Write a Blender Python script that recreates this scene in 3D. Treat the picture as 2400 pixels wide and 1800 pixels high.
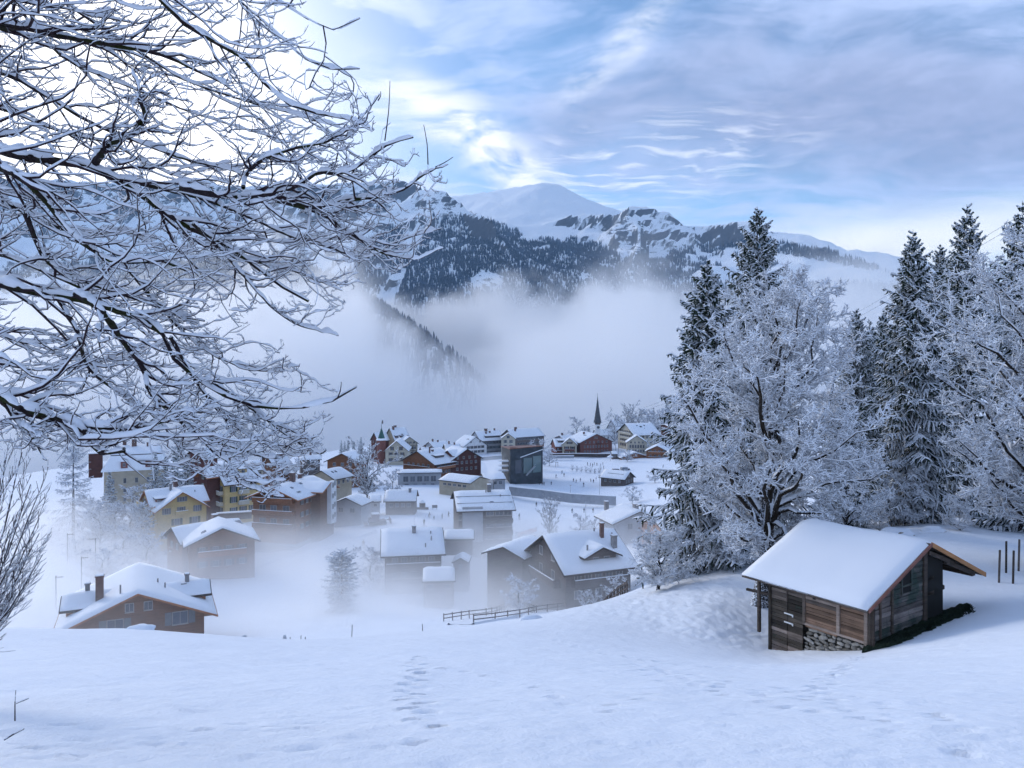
import bpy, bmesh, math, random
import numpy as np
from mathutils import Vector, Matrix, noise as mnoise
R = math.radians
random.seed(7)
rng = np.random.default_rng(7)
scene = bpy.context.scene
for o in list(bpy.data.objects):
    bpy.data.objects.remove(o)

# ------------------------------------------------------------------ camera
# eye at the origin, looking along +Y; focal length 1803 px on a 2400 px wide frame
F = 1803.0
HY = 840.0
cam_d = bpy.data.cameras.new('camera')
cam_d.sensor_width = 36.0
cam_d.lens = 36.0 * F / 2400.0
cam_d.shift_y = -(900.0 - HY) / 2400.0
cam_d.clip_start = 0.1
cam_d.clip_end = 30000.0
cam = bpy.data.objects.new('camera', cam_d)
cam.rotation_euler = (R(90), 0, 0)
scene.collection.objects.link(cam)
scene.camera = cam

# ------------------------------------------------------------------ render settings
scene.render.engine = 'CYCLES'
scene.cycles.use_denoising = True
try:
    scene.cycles.denoiser = 'OPENIMAGEDENOISE'
except Exception:
    pass
scene.cycles.max_bounces = 9
scene.cycles.diffuse_bounces = 3
scene.cycles.glossy_bounces = 2
scene.cycles.transmission_bounces = 2
scene.cycles.transparent_max_bounces = 6
scene.cycles.volume_bounces = 8
scene.cycles.caustics_reflective = False
scene.cycles.caustics_refractive = False
scene.cycles.use_adaptive_sampling = True
scene.cycles.adaptive_threshold = 0.03
scene.view_settings.view_transform = 'Standard'
scene.view_settings.look = 'None'
scene.view_settings.gamma = 1.0
scene.view_settings.use_curve_mapping = False
scene.view_settings.exposure = 0.36

# ------------------------------------------------------------------ sun
SUN_AZ = R(-47)      # from +Y towards +X
SUN_EL = R(21)
sd = bpy.data.lights.new('sun', 'SUN')
sd.energy = 1.4
sd.angle = R(22)
sd.color = (1.0, 0.95, 0.90)
sun = bpy.data.objects.new('sun', sd)
sun_dir = Vector((math.sin(SUN_AZ) * math.cos(SUN_EL), math.cos(SUN_AZ) * math.cos(SUN_EL), math.sin(SUN_EL)))
sun.rotation_euler = (-sun_dir).to_track_quat('-Z', 'Y').to_euler()
scene.collection.objects.link(sun)

# ------------------------------------------------------------------ node helper
class NT:
    def __init__(s, tree):
        s.t = tree; s.n = tree.nodes; s.l = tree.links
    def node(s, typ, **kw):
        nd = s.n.new(typ)
        for k, v in kw.items():
            setattr(nd, k, v)
        return nd
    def put(s, sock, v):
        if isinstance(v, bpy.types.NodeSocket):
            s.l.new(v, sock)
        else:
            if sock.type == 'RGBA' and not isinstance(v, (int, float)) and len(v) == 3:
                v = (*v, 1)
            sock.default_value = v
    def math(s, op, a, b=0.0, c=0.0, clamp=False):
        nd = s.node('ShaderNodeMath', operation=op, use_clamp=clamp)
        s.put(nd.inputs[0], a); s.put(nd.inputs[1], b); s.put(nd.inputs[2], c)
        return nd.outputs[0]
    def vmath(s, op, a, b=(0, 0, 0), out=0):
        nd = s.node('ShaderNodeVectorMath', operation=op)
        s.put(nd.inputs[0], a)
        if op == 'SCALE':
            s.put(nd.inputs['Scale'], b)
        else:
            s.put(nd.inputs[1], b)
        return nd.outputs[out]
    def mix(s, f, a, b, blend='MIX'):
        nd = s.node('ShaderNodeMix', data_type='RGBA', blend_type=blend)
        s.put(nd.inputs[0], f); s.put(nd.inputs[6], a); s.put(nd.inputs[7], b)
        return nd.outputs[2]
    def noise(s, vec=None, scale=5.0, detail=3.0, rough=0.5, out=0, dist=0.0):
        nd = s.node('ShaderNodeTexNoise')
        nd.inputs['Scale'].default_value = scale
        nd.inputs['Detail'].default_value = detail
        nd.inputs['Roughness'].default_value = rough
        nd.inputs['Distortion'].default_value = dist
        if vec is not None:
            s.l.new(vec, nd.inputs['Vector'])
        return nd.outputs[out]
    def ramp(s, f, stops, interp='LINEAR'):
        nd = s.node('ShaderNodeValToRGB')
        cr = nd.color_ramp
        cr.interpolation = interp
        while len(cr.elements) < len(stops):
            cr.elements.new(0.5)
        for e, (p, c) in zip(cr.elements, stops):
            e.position = p
            e.color = (c, c, c, 1) if isinstance(c, (int, float)) else (*c, 1)
        s.put(nd.inputs[0], f)
        return nd.outputs[0]
    def maprange(s, v, a, b, c=0.0, d=1.0, smooth=False):
        nd = s.node('ShaderNodeMapRange', interpolation_type='SMOOTHSTEP' if smooth else 'LINEAR')
        nd.clamp = True
        s.put(nd.inputs[0], v)
        for i, q in enumerate((a, b, c, d)):
            nd.inputs[1 + i].default_value = q
        return nd.outputs[0]
    def sep(s, v):
        nd = s.node('ShaderNodeSeparateXYZ'); s.put(nd.inputs[0], v)
        return nd.outputs
    def comb(s, x, y, z):
        nd = s.node('ShaderNodeCombineXYZ')
        for i, q in enumerate((x, y, z)):
            s.put(nd.inputs[i], q)
        return nd.outputs[0]

# ------------------------------------------------------------------ sky
def pxdir(px, py):
    return Vector(((px - 1200) / F, 1.0, (HY - py) / F)).normalized()

world = bpy.data.worlds.new('World')
scene.world = world
world.use_nodes = True
W = NT(world.node_tree)
for nd in list(W.n):
    W.n.remove(nd)
sky = W.node('ShaderNodeTexSky', sky_type='NISHITA')
sky.sun_disc = False
sky.sun_elevation = SUN_EL
sky.sun_rotation = SUN_AZ
sky.altitude = 1300
sky.air_density = 1.0
sky.dust_density = 0.6
sky.ozone_density = 1.6
tc = W.node('ShaderNodeTexCoord')
D = W.vmath('NORMALIZE', tc.outputs['Generated'])
dx, dy, dz = W.sep(D)
hz = W.math('MAXIMUM', dz, 0.0)
den = W.math('ADD', hz, 0.14)
cp = W.comb(W.math('DIVIDE', dx, den), W.math('DIVIDE', dy, den), 0.0)
wn = W.node('ShaderNodeTexNoise'); wn.inputs['Scale'].default_value = 1.3; wn.inputs['Detail'].default_value = 3.0; wn.inputs['Roughness'].default_value = 0.55
W.l.new(cp, wn.inputs['Vector'])
wv0 = W.vmath('SUBTRACT', wn.outputs[1], (0.5, 0.5, 0.5))
cpw = W.vmath('ADD', cp, W.vmath('SCALE', wv0, 0.55))
rot = W.node('ShaderNodeMapping')
rot.inputs['Rotation'].default_value = (0, 0, R(52))
rot.inputs['Scale'].default_value = (1.3, 3.2, 1.0)
W.l.new(cpw, rot.inputs['Vector'])
streak = W.noise(rot.outputs[0], 1.6, 5, 0.6)
puff = W.noise(cpw, 6.5, 4, 0.62)
def blob(px, py, hw, hh, tilt, s0=1.0, warp_amt=0.10, inner=0.2):
    """soft elliptical cloud mass around one direction of the sky"""
    c = pxdir(px, py)
    right = Vector((c.y, -c.x, 0)).normalized()
    up = right.cross(c).normalized()
    a = R(tilt)
    r2 = right * math.cos(a) + up * math.sin(a)
    u2 = -right * math.sin(a) + up * math.cos(a)
    q = W.vmath('ADD', W.vmath('SUBTRACT', D, tuple(c)), W.vmath('SCALE', wv0, warp_amt * 2))
    e = W.comb(W.math('MULTIPLY', W.vmath('DOT_PRODUCT', q, tuple(r2), out=1), F / hw), W.math('MULTIPLY', W.vmath('DOT_PRODUCT', q, tuple(u2), out=1), F / hh), W.math('MULTIPLY', W.vmath('DOT_PRODUCT', q, tuple(c), out=1), F / hw))
    return W.maprange(W.vmath('LENGTH', e, out=1), 1.3, inner, 0.0, s0, smooth=True)
SKY_K = 0.135
base = W.mix(1.0, W.vmath('SCALE', sky.outputs[0], SKY_K), (0.88, 0.98, 1.07), 'MULTIPLY')
glow = W.vmath('DOT_PRODUCT', D, tuple(pxdir(150, 330)), out=1)
glow1 = W.maprange(glow, 0.87, 0.99, 0.0, 1.0)
glow1 = W.math('MULTIPLY', glow1, glow1)
cloud_lit = W.mix(glow1, (0.48, 0.60, 0.90), (1.55, 1.52, 1.52))
veil = W.maprange(W.math('ADD', streak, W.math('MULTIPLY', puff, 0.35)), 0.50, 0.86, 0.0, 0.95, smooth=True)
veil = W.math('MAXIMUM', veil, W.math('MULTIPLY', W.math('POWER', glow1, 0.6), 0.97))
col = W.mix(veil, base, cloud_lit)
# heavier grey-violet cloud high on the right
dk = W.math('MAXIMUM', blob(2060, 270, 760, 175, -5, 1.0, 0.07), blob(1540, 240, 420, 130, 14, 0.80, 0.07))
dkc = W.mix(W.maprange(puff, 0.3, 0.7), (0.23, 0.292, 0.475), (0.36, 0.425, 0.64))
col = W.mix(W.math('MULTIPLY', dk, W.maprange(puff, 0.2, 0.5, 0.72, 1.0)), col, dkc)
# bright streak above the white dome and the bright gap low on the right
bs = W.math('MULTIPLY', blob(1130, 340, 330, 70, -36, 1.0, 0.03), W.maprange(puff, 0.34, 0.60))
bs = W.math('MAXIMUM', bs, W.math('MULTIPLY', blob(1440, 125, 170, 40, 38, 0.5, 0.04), W.maprange(puff, 0.36, 0.60)))
col = W.mix(bs, col, (0.98, 0.99, 1.02))
rip = W.node('ShaderNodeMapping'); rip.inputs['Rotation'].default_value = (0, 0, R(-20)); rip.inputs['Scale'].default_value = (2.2, 7.5, 1.0)
W.l.new(cpw, rip.inputs['Vector'])
rp_ = W.math('MULTIPLY', blob(1460, 400, 420, 120, 8, 0.75, 0.03), W.maprange(W.noise(rip.outputs[0], 2.2, 3, 0.6), 0.50, 0.66))
col = W.mix(rp_, col, (0.86, 0.90, 1.0))
bg = blob(2090, 580, 520, 85, 2, 0.95, 0.02)
col = W.mix(bg, col, (0.95, 0.95, 0.90))
bgn = W.node('ShaderNodeBackground')
W.l.new(col, bgn.inputs[0])
bgn.inputs[1].default_value = 1.0
world.cycles.sampling_method = "MANUAL"; world.cycles.sample_map_resolution = 512
wo = W.node('ShaderNodeOutputWorld')
W.l.new(bgn.outputs[0], wo.inputs[0])

# ------------------------------------------------------------------ helpers
COL = scene.collection
def P(px, py, Y):
    return Vector(((px - 1200) / F * Y, Y, (HY - py) / F * Y))

def mesh_obj(name, verts, faces, mat=None, parent=None, smooth=False, mats=None, mat_idx=None):
    me = bpy.data.meshes.new(name)
    me.from_pydata(verts, [], faces)
    if mats:
        for m in mats:
            me.materials.append(m)
        if mat_idx is not None:
            me.polygons.foreach_set('material_index', np.asarray(mat_idx, dtype=np.int32))
    elif mat:
        me.materials.append(mat)
    if smooth:
        me.polygons.foreach_set('use_smooth', np.ones(len(me.polygons), dtype=bool))
    me.update()
    o = bpy.data.objects.new(name, me)
    COL.objects.link(o)
    if parent:
        o.parent = parent
    return o

def np_mesh(name, verts, quads, mat=None, parent=None, smooth=True, mats=None, mat_idx=None):
    """fast mesh from numpy arrays; quads is (n,3) or (n,4)"""
    me = bpy.data.meshes.new(name)
    verts = np.asarray(verts, dtype=np.float32); quads = np.asarray(quads, dtype=np.int32)
    n, k = quads.shape
    me.vertices.add(len(verts)); me.vertices.foreach_set('co', verts.ravel())
    me.loops.add(n * k); me.loops.foreach_set('vertex_index', quads.ravel())
    me.polygons.add(n)
    me.polygons.foreach_set('loop_start', np.arange(0, n * k, k, dtype=np.int32))
    if mats:
        for m in mats:
            me.materials.append(m)
        if mat_idx is not None:
            me.polygons.foreach_set('material_index', np.asarray(mat_idx, dtype=np.int32))
    elif mat:
        me.materials.append(mat)
    me.polygons.foreach_set('use_smooth', np.full(n, bool(smooth)))
    me.update(calc_edges=True)
    o = bpy.data.objects.new(name, me)
    COL.objects.link(o)
    if parent:
        o.parent = parent
    return o

def tag(o, label=None, cat=None, group=None, kind=None):
    if label: o['label'] = label
    if cat: o['category'] = cat
    if group: o['group'] = group
    if kind: o['kind'] = kind
    return o

def thing(name, loc, label, cat, group=None, rz=0.0):
    o = bpy.data.objects.new(name, None)
    o.empty_display_size = 0.3
    COL.objects.link(o)
    o.location = loc
    o.rotation_euler = (0, 0, rz)
    return tag(o, label, cat, group)

def link_copy(src, parent, loc=None, rot=None, scale=None, name=None):
    c = src.copy()
    if name: c.name = name
    COL.objects.link(c)
    c.parent = parent
    if loc is not None: c.location = loc
    if rot is not None: c.rotation_euler = rot
    if scale is not None: c.scale = scale
    return c

# ------------------------------------------------------------------ materials
def new_mat(name, rough=0.8, spec=0.3):
    m = bpy.data.materials.new(name)
    m.use_nodes = True
    T = NT(m.node_tree)
    b = T.n['Principled BSDF']
    b.inputs['Roughness'].default_value = rough
    b.inputs['Specular IOR Level'].default_value = spec
    return m, T, b

def plain(name, c, var=0.25, scale=3.0, rough=0.8, spec=0.3, bump=0.0, bscale=30.0, stretch=None):
    """a colour with soft uneven variation (and fine relief)"""
    m, T, b = new_mat(name, rough, spec)
    tcn = T.node('ShaderNodeTexCoord')
    v = tcn.outputs['Object']
    if stretch:
        mp = T.node('ShaderNodeMapping'); mp.inputs['Scale'].default_value = stretch
        T.l.new(v, mp.inputs[0]); v = mp.outputs[0]
    n = T.noise(v, scale, 5, 0.6)
    lo = tuple(x * (1 - var) for x in c); hi = tuple(min(1, x * (1 + var)) for x in c)
    T.put(b.inputs['Base Color'], T.mix(T.maprange(n, 0.3, 0.7), lo, hi))
    if bump:
        bn = T.node('ShaderNodeBump'); bn.inputs['Strength'].default_value = bump
        bn.inputs['Distance'].default_value = 0.05
        T.l.new(T.noise(v, bscale, 4, 0.6), bn.inputs['Height'])
        T.l.new(bn.outputs[0], b.inputs['Normal'])
    return m

MAT = {}
def snow_mat(name, c=(0.84, 0.88, 0.94), s1=2.0, s2=14.0, b1=0.45, b2=0.35, dist=0.15):
    m, T, b = new_mat(name, 0.75, 0.25)
    g = T.node('ShaderNodeNewGeometry')
    n0 = T.noise(g.outputs['Position'], s1 * 0.3, 4, 0.55)
    T.put(b.inputs['Base Color'], T.mix(T.maprange(n0, 0.3, 0.7), tuple(x * 0.965 for x in c), c))
    n1 = T.noise(g.outputs['Position'], s1, 5, 0.6)
    n2 = T.noise(g.outputs['Position'], s2, 3, 0.6)
    bn1 = T.node('ShaderNodeBump'); bn1.inputs['Strength'].default_value = b1; bn1.inputs['Distance'].default_value = dist
    T.l.new(n1, bn1.inputs['Height'])
    bn2 = T.node('ShaderNodeBump'); bn2.inputs['Strength'].default_value = b2; bn2.inputs['Distance'].default_value = dist * 0.2
    T.l.new(n2, bn2.inputs['Height']); T.l.new(bn1.outputs[0], bn2.inputs['Normal'])
    bn3 = T.node('ShaderNodeBump'); bn3.inputs['Strength'].default_value = b2; bn3.inputs['Distance'].default_value = dist * 0.05
    T.l.new(T.noise(g.outputs['Position'], s2 * 5.5, 2, 0.7), bn3.inputs['Height']); T.l.new(bn2.outputs[0], bn3.inputs['Normal'])
    T.l.new(bn3.outputs[0], b.inputs['Normal'])
    return m
MAT['snow'] = snow_mat('snow')
MAT['roofsnow'] = snow_mat('roof_snow', (0.88, 0.90, 0.93), 0.7, 6.0, 0.12, 0.06)
MAT['branchsnow'] = snow_mat('branch_snow', (0.84, 0.87, 0.92), 12, 60, 0.3, 0.2, 0.03)
# ------------------------------------------------------------------ terrain
# ground heights: smooth surface through surveyed points (column, row, distance)
GP = [
 # foreground slope
 (-300,1790,6),(0,1795,6),(600,1800,6),(1200,1800,6),(1800,1800,6),(2400,1800,6),(2700,1790,6),
 (-200,1590,13),(300,1600,13),(1200,1605,13),(1800,1610,13),(2400,1600,13),(2700,1570,13),
 (-200,1500,22),(300,1516,22),(700,1534,22),(1200,1526,22),(1600,1545,22),(2000,1555,22),(2400,1500,22),(2700,1440,22),
 (-200,1470,28),(0,1472,29),(300,1474,30),(500,1488,30),(700,1502,30),(900,1490,32),(1200,1462,37),(1400,1470,34),(1620,1525,29),
 (-200,1530,44),(0,1525,44),(300,1530,44),(600,1530,44),(800,1500,44),(1000,1480,44),(1150,1465,44),
 # mound under the big tree, barn
 (1350,1425,44),(1480,1400,46),(1600,1392,42),(1720,1395,40),(1650,1440,36),(1560,1470,35),
 (1805,1521,32.2),(1900,1524,30.5),(2030,1527,28.3),(2130,1490,29),(2275,1420,33),(2400,1420,31),(2150,1530,24),
 (1790,1400,40),(1850,1300,48),(2000,1290,46),(2200,1300,44),(2350,1348,38),(2500,1330,40),
 (2200,1232,58),(2350,1240,60),(2050,1240,60),(1900,1230,68),(1700,1300,60),(2600,1230,60),
 (1600,1330,60),(1500,1380,62),(1380,1425,62),
 (2300,1160,90),(2000,1150,100),(1750,1180,120),(2600,1130,100),
 # drop to the village
 (0,1560,65),(300,1560,65),(700,1520,65),(1000,1490,65),(1200,1475,65),
 (0,1520,100),(330,1515,100),(700,1478,100),(900,1462,100),(1100,1452,100),(1300,1432,110),(1480,1405,110),
 (1560,1330,110),(-300,1500,100),
 (100,1390,140),(450,1365,150),(700,1420,130),(900,1420,130),(960,1380,150),(1150,1390,150),(1290,1405,135),(1450,1340,150),(1560,1280,150),
 (200,1285,190),(400,1285,190),(600,1290,190),(750,1270,190),(850,1270,185),(950,1245,190),(1130,1280,190),(1300,1275,190),(1450,1260,190),(1600,1230,200),(-200,1320,190),
 (100,1215,260),(400,1190,260),(700,1180,270),(1000,1165,270),(1200,1180,270),(1300,1200,260),(1450,1195,260),(1600,1160,260),(1800,1100,260),(2200,1050,260),
 (0,1165,330),(300,1150,330),(600,1130,350),(900,1112,350),(1100,1105,370),(1250,1120,370),(1400,1110,380),(1560,1085,400),(1750,1060,400),(2200,1000,400),
 (0,1120,450),(300,1095,450),(600,1085,450),(850,1068,470),(1100,1072,470),(1250,1077,450),(1400,1072,450),(1550,1050,470),(1750,1020,480),
 (300,1075,540),(850,1050,560),(1150,1055,560),(1420,1045,540),(1560,1020,540),(1750,985,560),(2200,940,560),
]
GU, GW, GQ = [], [], []
def _uw(x, y):
    s = np.maximum(y, -7.0) + 8.0
    return np.clip(x / s, -1.0, 1.0) * 2.2, np.log(s) * 1.1
for px, py, Y in GP:
    p = P(px, py, Y)
    a, b_ = _uw(np.float64(p.x), np.float64(p.y))
    GU.append(a); GW.append(b_); GQ.append(p.z / (Y + 8))
for x, y, z in [(0,0,-1.65),(-4,0,-1.75),(5,0,-1.5),(0,-5,-0.6),(-3,-5,-0.6),(3,-5,-0.5),
                (-300,760,-190),(0,760,-190),(250,760,-170),(600,760,-60),(-600,1000,-330),(-200,1000,-330),(200,1000,-330),(700,1000,-200),
                (-900,1600,-420),(0,1600,-420),(900,1600,-350),(-2000,3500,-430),(0,3500,-430),(2000,3500,-430),(-5000,9000,-430),(0,9000,-430),(5000,9000,-430)]:
    a, b_ = _uw(np.float64(x), np.float64(y))
    GU.append(a); GW.append(b_); GQ.append(z / (y + 8))
GU, GW, GQ = map(np.array, (GU, GW, GQ))
def _phi(r2):
    return 0.5 * r2 * np.log(r2 + 1e-12)
_n = len(GU)
_K = _phi((GU[:, None] - GU[None]) ** 2 + (GW[:, None] - GW[None]) ** 2) + np.eye(_n) * 2e-3
_Pm = np.stack([np.ones(_n), GU, GW], 1)
_A = np.block([[_K, _Pm], [_Pm.T, np.zeros((3, 3))]])
_sol = np.linalg.solve(_A, np.concatenate([GQ, np.zeros(3)]))
def ground_np(x, y):
    x = np.asarray(x, dtype=np.float64); y = np.asarray(y, dtype=np.float64)
    u, w = _uw(x, y)
    sh = u.shape
    u = u.ravel(); w = w.ravel()
    out = np.empty(u.size)
    for i in range(0, u.size, 20000):
        k = _phi((u[i:i+20000, None] - GU) ** 2 + (w[i:i+20000, None] - GW) ** 2)
        out[i:i+20000] = k @ _sol[:_n] + _sol[_n] + _sol[_n+1] * u[i:i+20000] + _sol[_n+2] * w[i:i+20000]
    s = np.maximum(y, -7.0) + 8.0
    return out.reshape(sh) * s
def ground(x, y):
    return float(ground_np(np.array([x]), np.array([y]))[0])
def PG(px, Y):
    """point on the ground in the given column at the given distance"""
    x = (px - 1200) / F * Y
    return Vector((x, Y, ground(x, Y)))

# value noise for numpy
_perm = rng.permutation(512)
_gr = rng.uniform(-1, 1, 4096)
def vnoise(x, y, seed=0):
    xi = np.floor(x).astype(np.int64); yi = np.floor(y).astype(np.int64)
    fx = x - xi; fy = y - yi
    fx = fx * fx * fx * (fx * (fx * 6 - 15) + 10); fy = fy * fy * fy * (fy * (fy * 6 - 15) + 10)
    def g(i, j):
        h = (i * 374761393 + j * 668265263 + seed * 974634777) & 0xffffffff
        h = ((h ^ (h >> 13)) * 1274126177) & 0xffffffff
        return ((h ^ (h >> 16)) & 0xffff) / 32767.5 - 1.0
    return (g(xi, yi) * (1 - fx) + g(xi + 1, yi) * fx) * (1 - fy) + (g(xi, yi + 1) * (1 - fx) + g(xi + 1, yi + 1) * fx) * fy
def fbm(x, y, oct=4, seed=0, gain=0.5):
    a = 1.0; s = np.zeros_like(np.asarray(x, dtype=np.float64)); t = 0
    for k in range(oct):
        s = s + a * vnoise(x * 2 ** k + 17.3 * k, y * 2 ** k - 9.1 * k, seed + k); t += a; a *= gain
    return s / t
def ridged(x, y, oct=5, seed=0):
    a = 1.0; s = np.zeros_like(x); t = 0
    for k in range(oct):
        s = s + a * (1 - np.abs(vnoise(x * 2 ** k + 7.7 * k, y * 2 ** k + 3.3 * k, seed + k)) * 2); t += a; a *= 0.5
    return s / t

def axis(segs):
    out = [segs[0][0]]
    for a, b_, st0, st1 in segs:
        x = a
        while x < b_ - 1e-6:
            f = (x - a) / (b_ - a)
            x += st0 + (st1 - st0) * f
            out.append(min(x, b_))
    return np.unique(np.round(np.array(out), 4))
gx = axis([(-9000,-1200,900,500),(-1200,-260,120,20),(-260,-40,10,2.5),(-40,-13,1.6,0.22),(-13,-8,0.16,0.14),(-8,14,0.11,0.11),(14,21,0.13,0.13),(21,34,0.2,0.5),(34,120,0.8,5),(120,420,6,20),(420,1400,30,160),(1400,9000,400,900)])
gy = axis([(-160,-6,25,4),(-6,5,1.0,0.3),(5,20,0.085,0.105),(20,34,0.14,0.20),(34,60,0.2,0.7),(60,260,1.2,3.2),(260,620,3.5,9),(620,1400,15,80),(1400,9000,150,800)])
GX, GY = np.meshgrid(gx, gy)
GZ = ground_np(GX, np.maximum(GY, -6.0)) + np.maximum(-6.0 - GY, 0) * 0.42
# uneven snow: soft swells, wind crust, trodden track, footprints
near = np.clip((60 - GY) / 40, 0, 1) * (GY > -6) * (np.abs(GX) < 60)
GZ += near * (0.10 * fbm(GX * 0.22, GY * 0.22, 3, 3) + 0.022 * fbm(GX * 1.1, GY * 0.8, 3, 11) + 0.010 * fbm(GX * 3.1, GY * 2.4, 2, 13))
GZ += np.clip((GY - 50) / 40, 0, 1) * np.clip((600 - GY) / 100, 0, 1) * 0.5 * fbm(GX * 0.06, GY * 0.06, 4, 5)
# rough hummocky bank left of the barn
def bank(px, py, Y, rx, ry):
    c = P(px, py, Y)
    return np.exp(-(((GX - c.x) / rx) ** 2 + ((GY - c.y) / ry) ** 2))
hm = np.clip(bank(1520,1430,44,5.5,6) + bank(1700,1480,33.5,2.4,2.2) + 0.8 * bank(1640,1430,38,4,4) + 0.5*bank(2000,1560,25,6,3), 0, 1)
GZ += hm * (0.10 * fbm(GX * 2.6, GY * 2.6, 4, 21, 0.6) + 0.05 * np.abs(fbm(GX * 5.5, GY * 5.5, 2, 31)))
def dent(x, y, r, dep, stretch=1.0, ang=0.0, rim=0.22):
    i0, i1 = np.searchsorted(gy, [y - 4 * r, y + 4 * r]); j0, j1 = np.searchsorted(gx, [x - 4 * r, x + 4 * r])
    if i1 <= i0 or j1 <= j0: return
    X = GX[i0:i1, j0:j1] - x; Yv = GY[i0:i1, j0:j1] - y
    ca, sa = math.cos(ang), math.sin(ang)
    a = (X * ca + Yv * sa) / (r * stretch); b_ = (-X * sa + Yv * ca) / r
    d2 = a * a + b_ * b_
    dep = dep * 1.5
    GZ[i0:i1, j0:j1] += -dep * np.exp(-d2 ** 2.2) + rim * dep * np.exp(-((np.sqrt(d2) - 1.7) ** 2) * 3)
def ground_hit(px, py, y0=5.0, y1=70.0):
    """where the sight line through a pixel meets the slope"""
    ys = np.linspace(y0, y1, 400)
    xs = (px - 1200) / F * ys
    zg = ground_np(xs, ys); zr = (HY - py) / F * ys
    k = np.argmax(zr < zg)
    return float(xs[k]), float(ys[k])
rs = random.Random(3)
def trail(pts, step, r, dep, jit, rim=0.22):
    hp = [ground_hit(*p) for p in pts]
    for (xa, ya), (xb, yb) in zip(hp, hp[1:]):
        L = math.hypot(xb - xa, yb - ya); n = max(1, int(L / step))
        for k in range(n):
            t = (k + rs.random() * 0.4) / n
            side = 0.11 if k % 2 else -0.11
            ang = math.atan2(yb - ya, xb - xa)
            x = xa + (xb - xa) * t - math.sin(ang) * side + rs.uniform(-jit, jit)
            y = ya + (yb - ya) * t + math.cos(ang) * side + rs.uniform(-jit, jit)
            dent(x, y, r * rs.uniform(0.8, 1.2), dep * rs.uniform(0.5, 1.15), 1.4, ang + rs.uniform(-0.3, 0.3), rim)
trail([(985,1540),(975,1590),(965,1640),(1000,1690),(1005,1750),(1015,1798)], 0.52, 0.085, 0.11, 0.05)
trail([(960,1560),(1100,1575),(1250,1610),(1330,1650),(1400,1675)], 0.75, 0.07, 0.08, 0.08)
trail([(1390,1680),(1480,1650),(1560,1625)], 0.55, 0.08, 0.07, 0.08)
for k in range(4):
    o_ = k * 17
    trail([(1480,1545+o_*.3),(1700,1595+o_*.6),(1900,1620+o_),(2100,1665+o_),(2300,1715+o_),(2420,1742+o_)], 0.58, 0.075, 0.075, 0.22, 0.06)
trail([(1900,1625),(1990,1560),(2010,1535)], 0.5, 0.1, 0.1, 0.1)
trail([(2010,1540),(1800,1560),(1660,1560),(1500,1545),(1300,1500)], 0.6, 0.1, 0.07, 0.15)
for k in range(300):
    px = rs.uniform(-50, 2450); py = 1490 + 320 * rs.random() ** 1.3
    x, y = ground_hit(px, py)
    dent(x, y, rs.uniform(0.05, 0.10), rs.uniform(0.008, 0.024), rs.uniform(1, 2.6), rs.uniform(-0.5, 0.5))
for k in range(60):
    px = rs.uniform(-20, 900); py = rs.uniform(1690, 1800)
    x, y = ground_hit(px, py)
    dent(x, y, rs.uniform(0.04, 0.08), rs.uniform(0.012, 0.03), rs.uniform(1.2, 2.5), rs.uniform(-0.4, 0.4))
nr, nc = GX.shape
_idx = np.arange(nr * nc).reshape(nr, nc)
quads = np.stack([_idx[:-1, :-1], _idx[:-1, 1:], _idx[1:, 1:], _idx[1:, :-1]], -1).reshape(-1, 4)
snow_ground = np_mesh('snow_ground', np.stack([GX, GY, GZ], -1).reshape(-1, 3), quads, MAT['snow'])
tag(snow_ground, kind='structure')

# ------------------------------------------------------------------ mountains
RIDGES = [
 # (points (column,row,distance), fall of the slope, name)
 ('far', [(900,470,6800),(1000,462,6600),(1080,458,6300),(1150,448,6200),(1215,436,6100),(1270,428,6000),(1310,432,6000),(1345,452,6050),(1380,480,6100),(1420,506,6200),(1480,540,6300)], 0.50),
 ('left', [(-700,470,4300),(-300,440,4400),(0,420,4500),(150,415,4600),(300,425,4700),(470,410,4800),(560,440,4700),(700,430,4700),(830,425,4700),(930,418,4600),(985,442,4500)], 0.72),
 ('spike', [(985,440,4200),(1030,448,4100),(1080,470,4000),(1105,500,3900),(1150,520,3800),(1190,580,3600),(1240,660,3300),(1290,730,3000)], 0.70),
 ('cliff', [(1230,530,4900),(1290,520,4900),(1330,500,4900),(1380,494,4850),(1440,508,4700),(1475,490,4500),(1515,490,4500),(1560,494,4450),(1600,520,4400),(1650,530,4300),(1700,525,4200),(1760,520,4100),(1800,540,4000)], 0.55),
 ('shoulder', [(1800,540,4000),(1870,548,3900),(1930,570,3700),(2000,605,3500),(2080,630,3400),(2200,650,3300),(2400,680,3200),(2800,700,3000)], 0.40),
 ('rib', [(1490,500,4450),(1500,560,4100),(1480,620,3700)], 0.75),
 ('spur', [(560,560,2600),(700,620,2200),(800,670,1900),(885,718,1700),(940,752,1600),(1000,795,1500),(1040,830,1430),(1080,865,1380)], 0.62),
 ('lowmid', [(1100,790,2300),(1180,770,2350),(1300,760,2400)], 0.45),
]
my = axis([(1150,2000,14,16),(2000,5200,16,24),(5200,8600,45,90)])
mu = np.linspace(-1.05, 0.95, 540)
MU, MY = np.meshgrid(mu, my)
MX = MU * MY
wx = MX + 90 * fbm(MX / 420, MY / 420, 3, 41); wy = MY + 90 * fbm(MX / 420, MY / 420, 3, 43)
CLIFFY = {'left': 70, 'spike': 60, 'cliff': 85, 'rib': 60}
_jag = fbm(MX / 70, MY / 70, 3, 91)
MZ = np.full(MX.shape, -480.0)
RID = np.full(MX.shape, -1)
_shape_a = ridged(wx / 650, wy / 650, 5, 51)
_shape_b = fbm(MX / 160, MY / 160, 4, 61)
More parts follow.
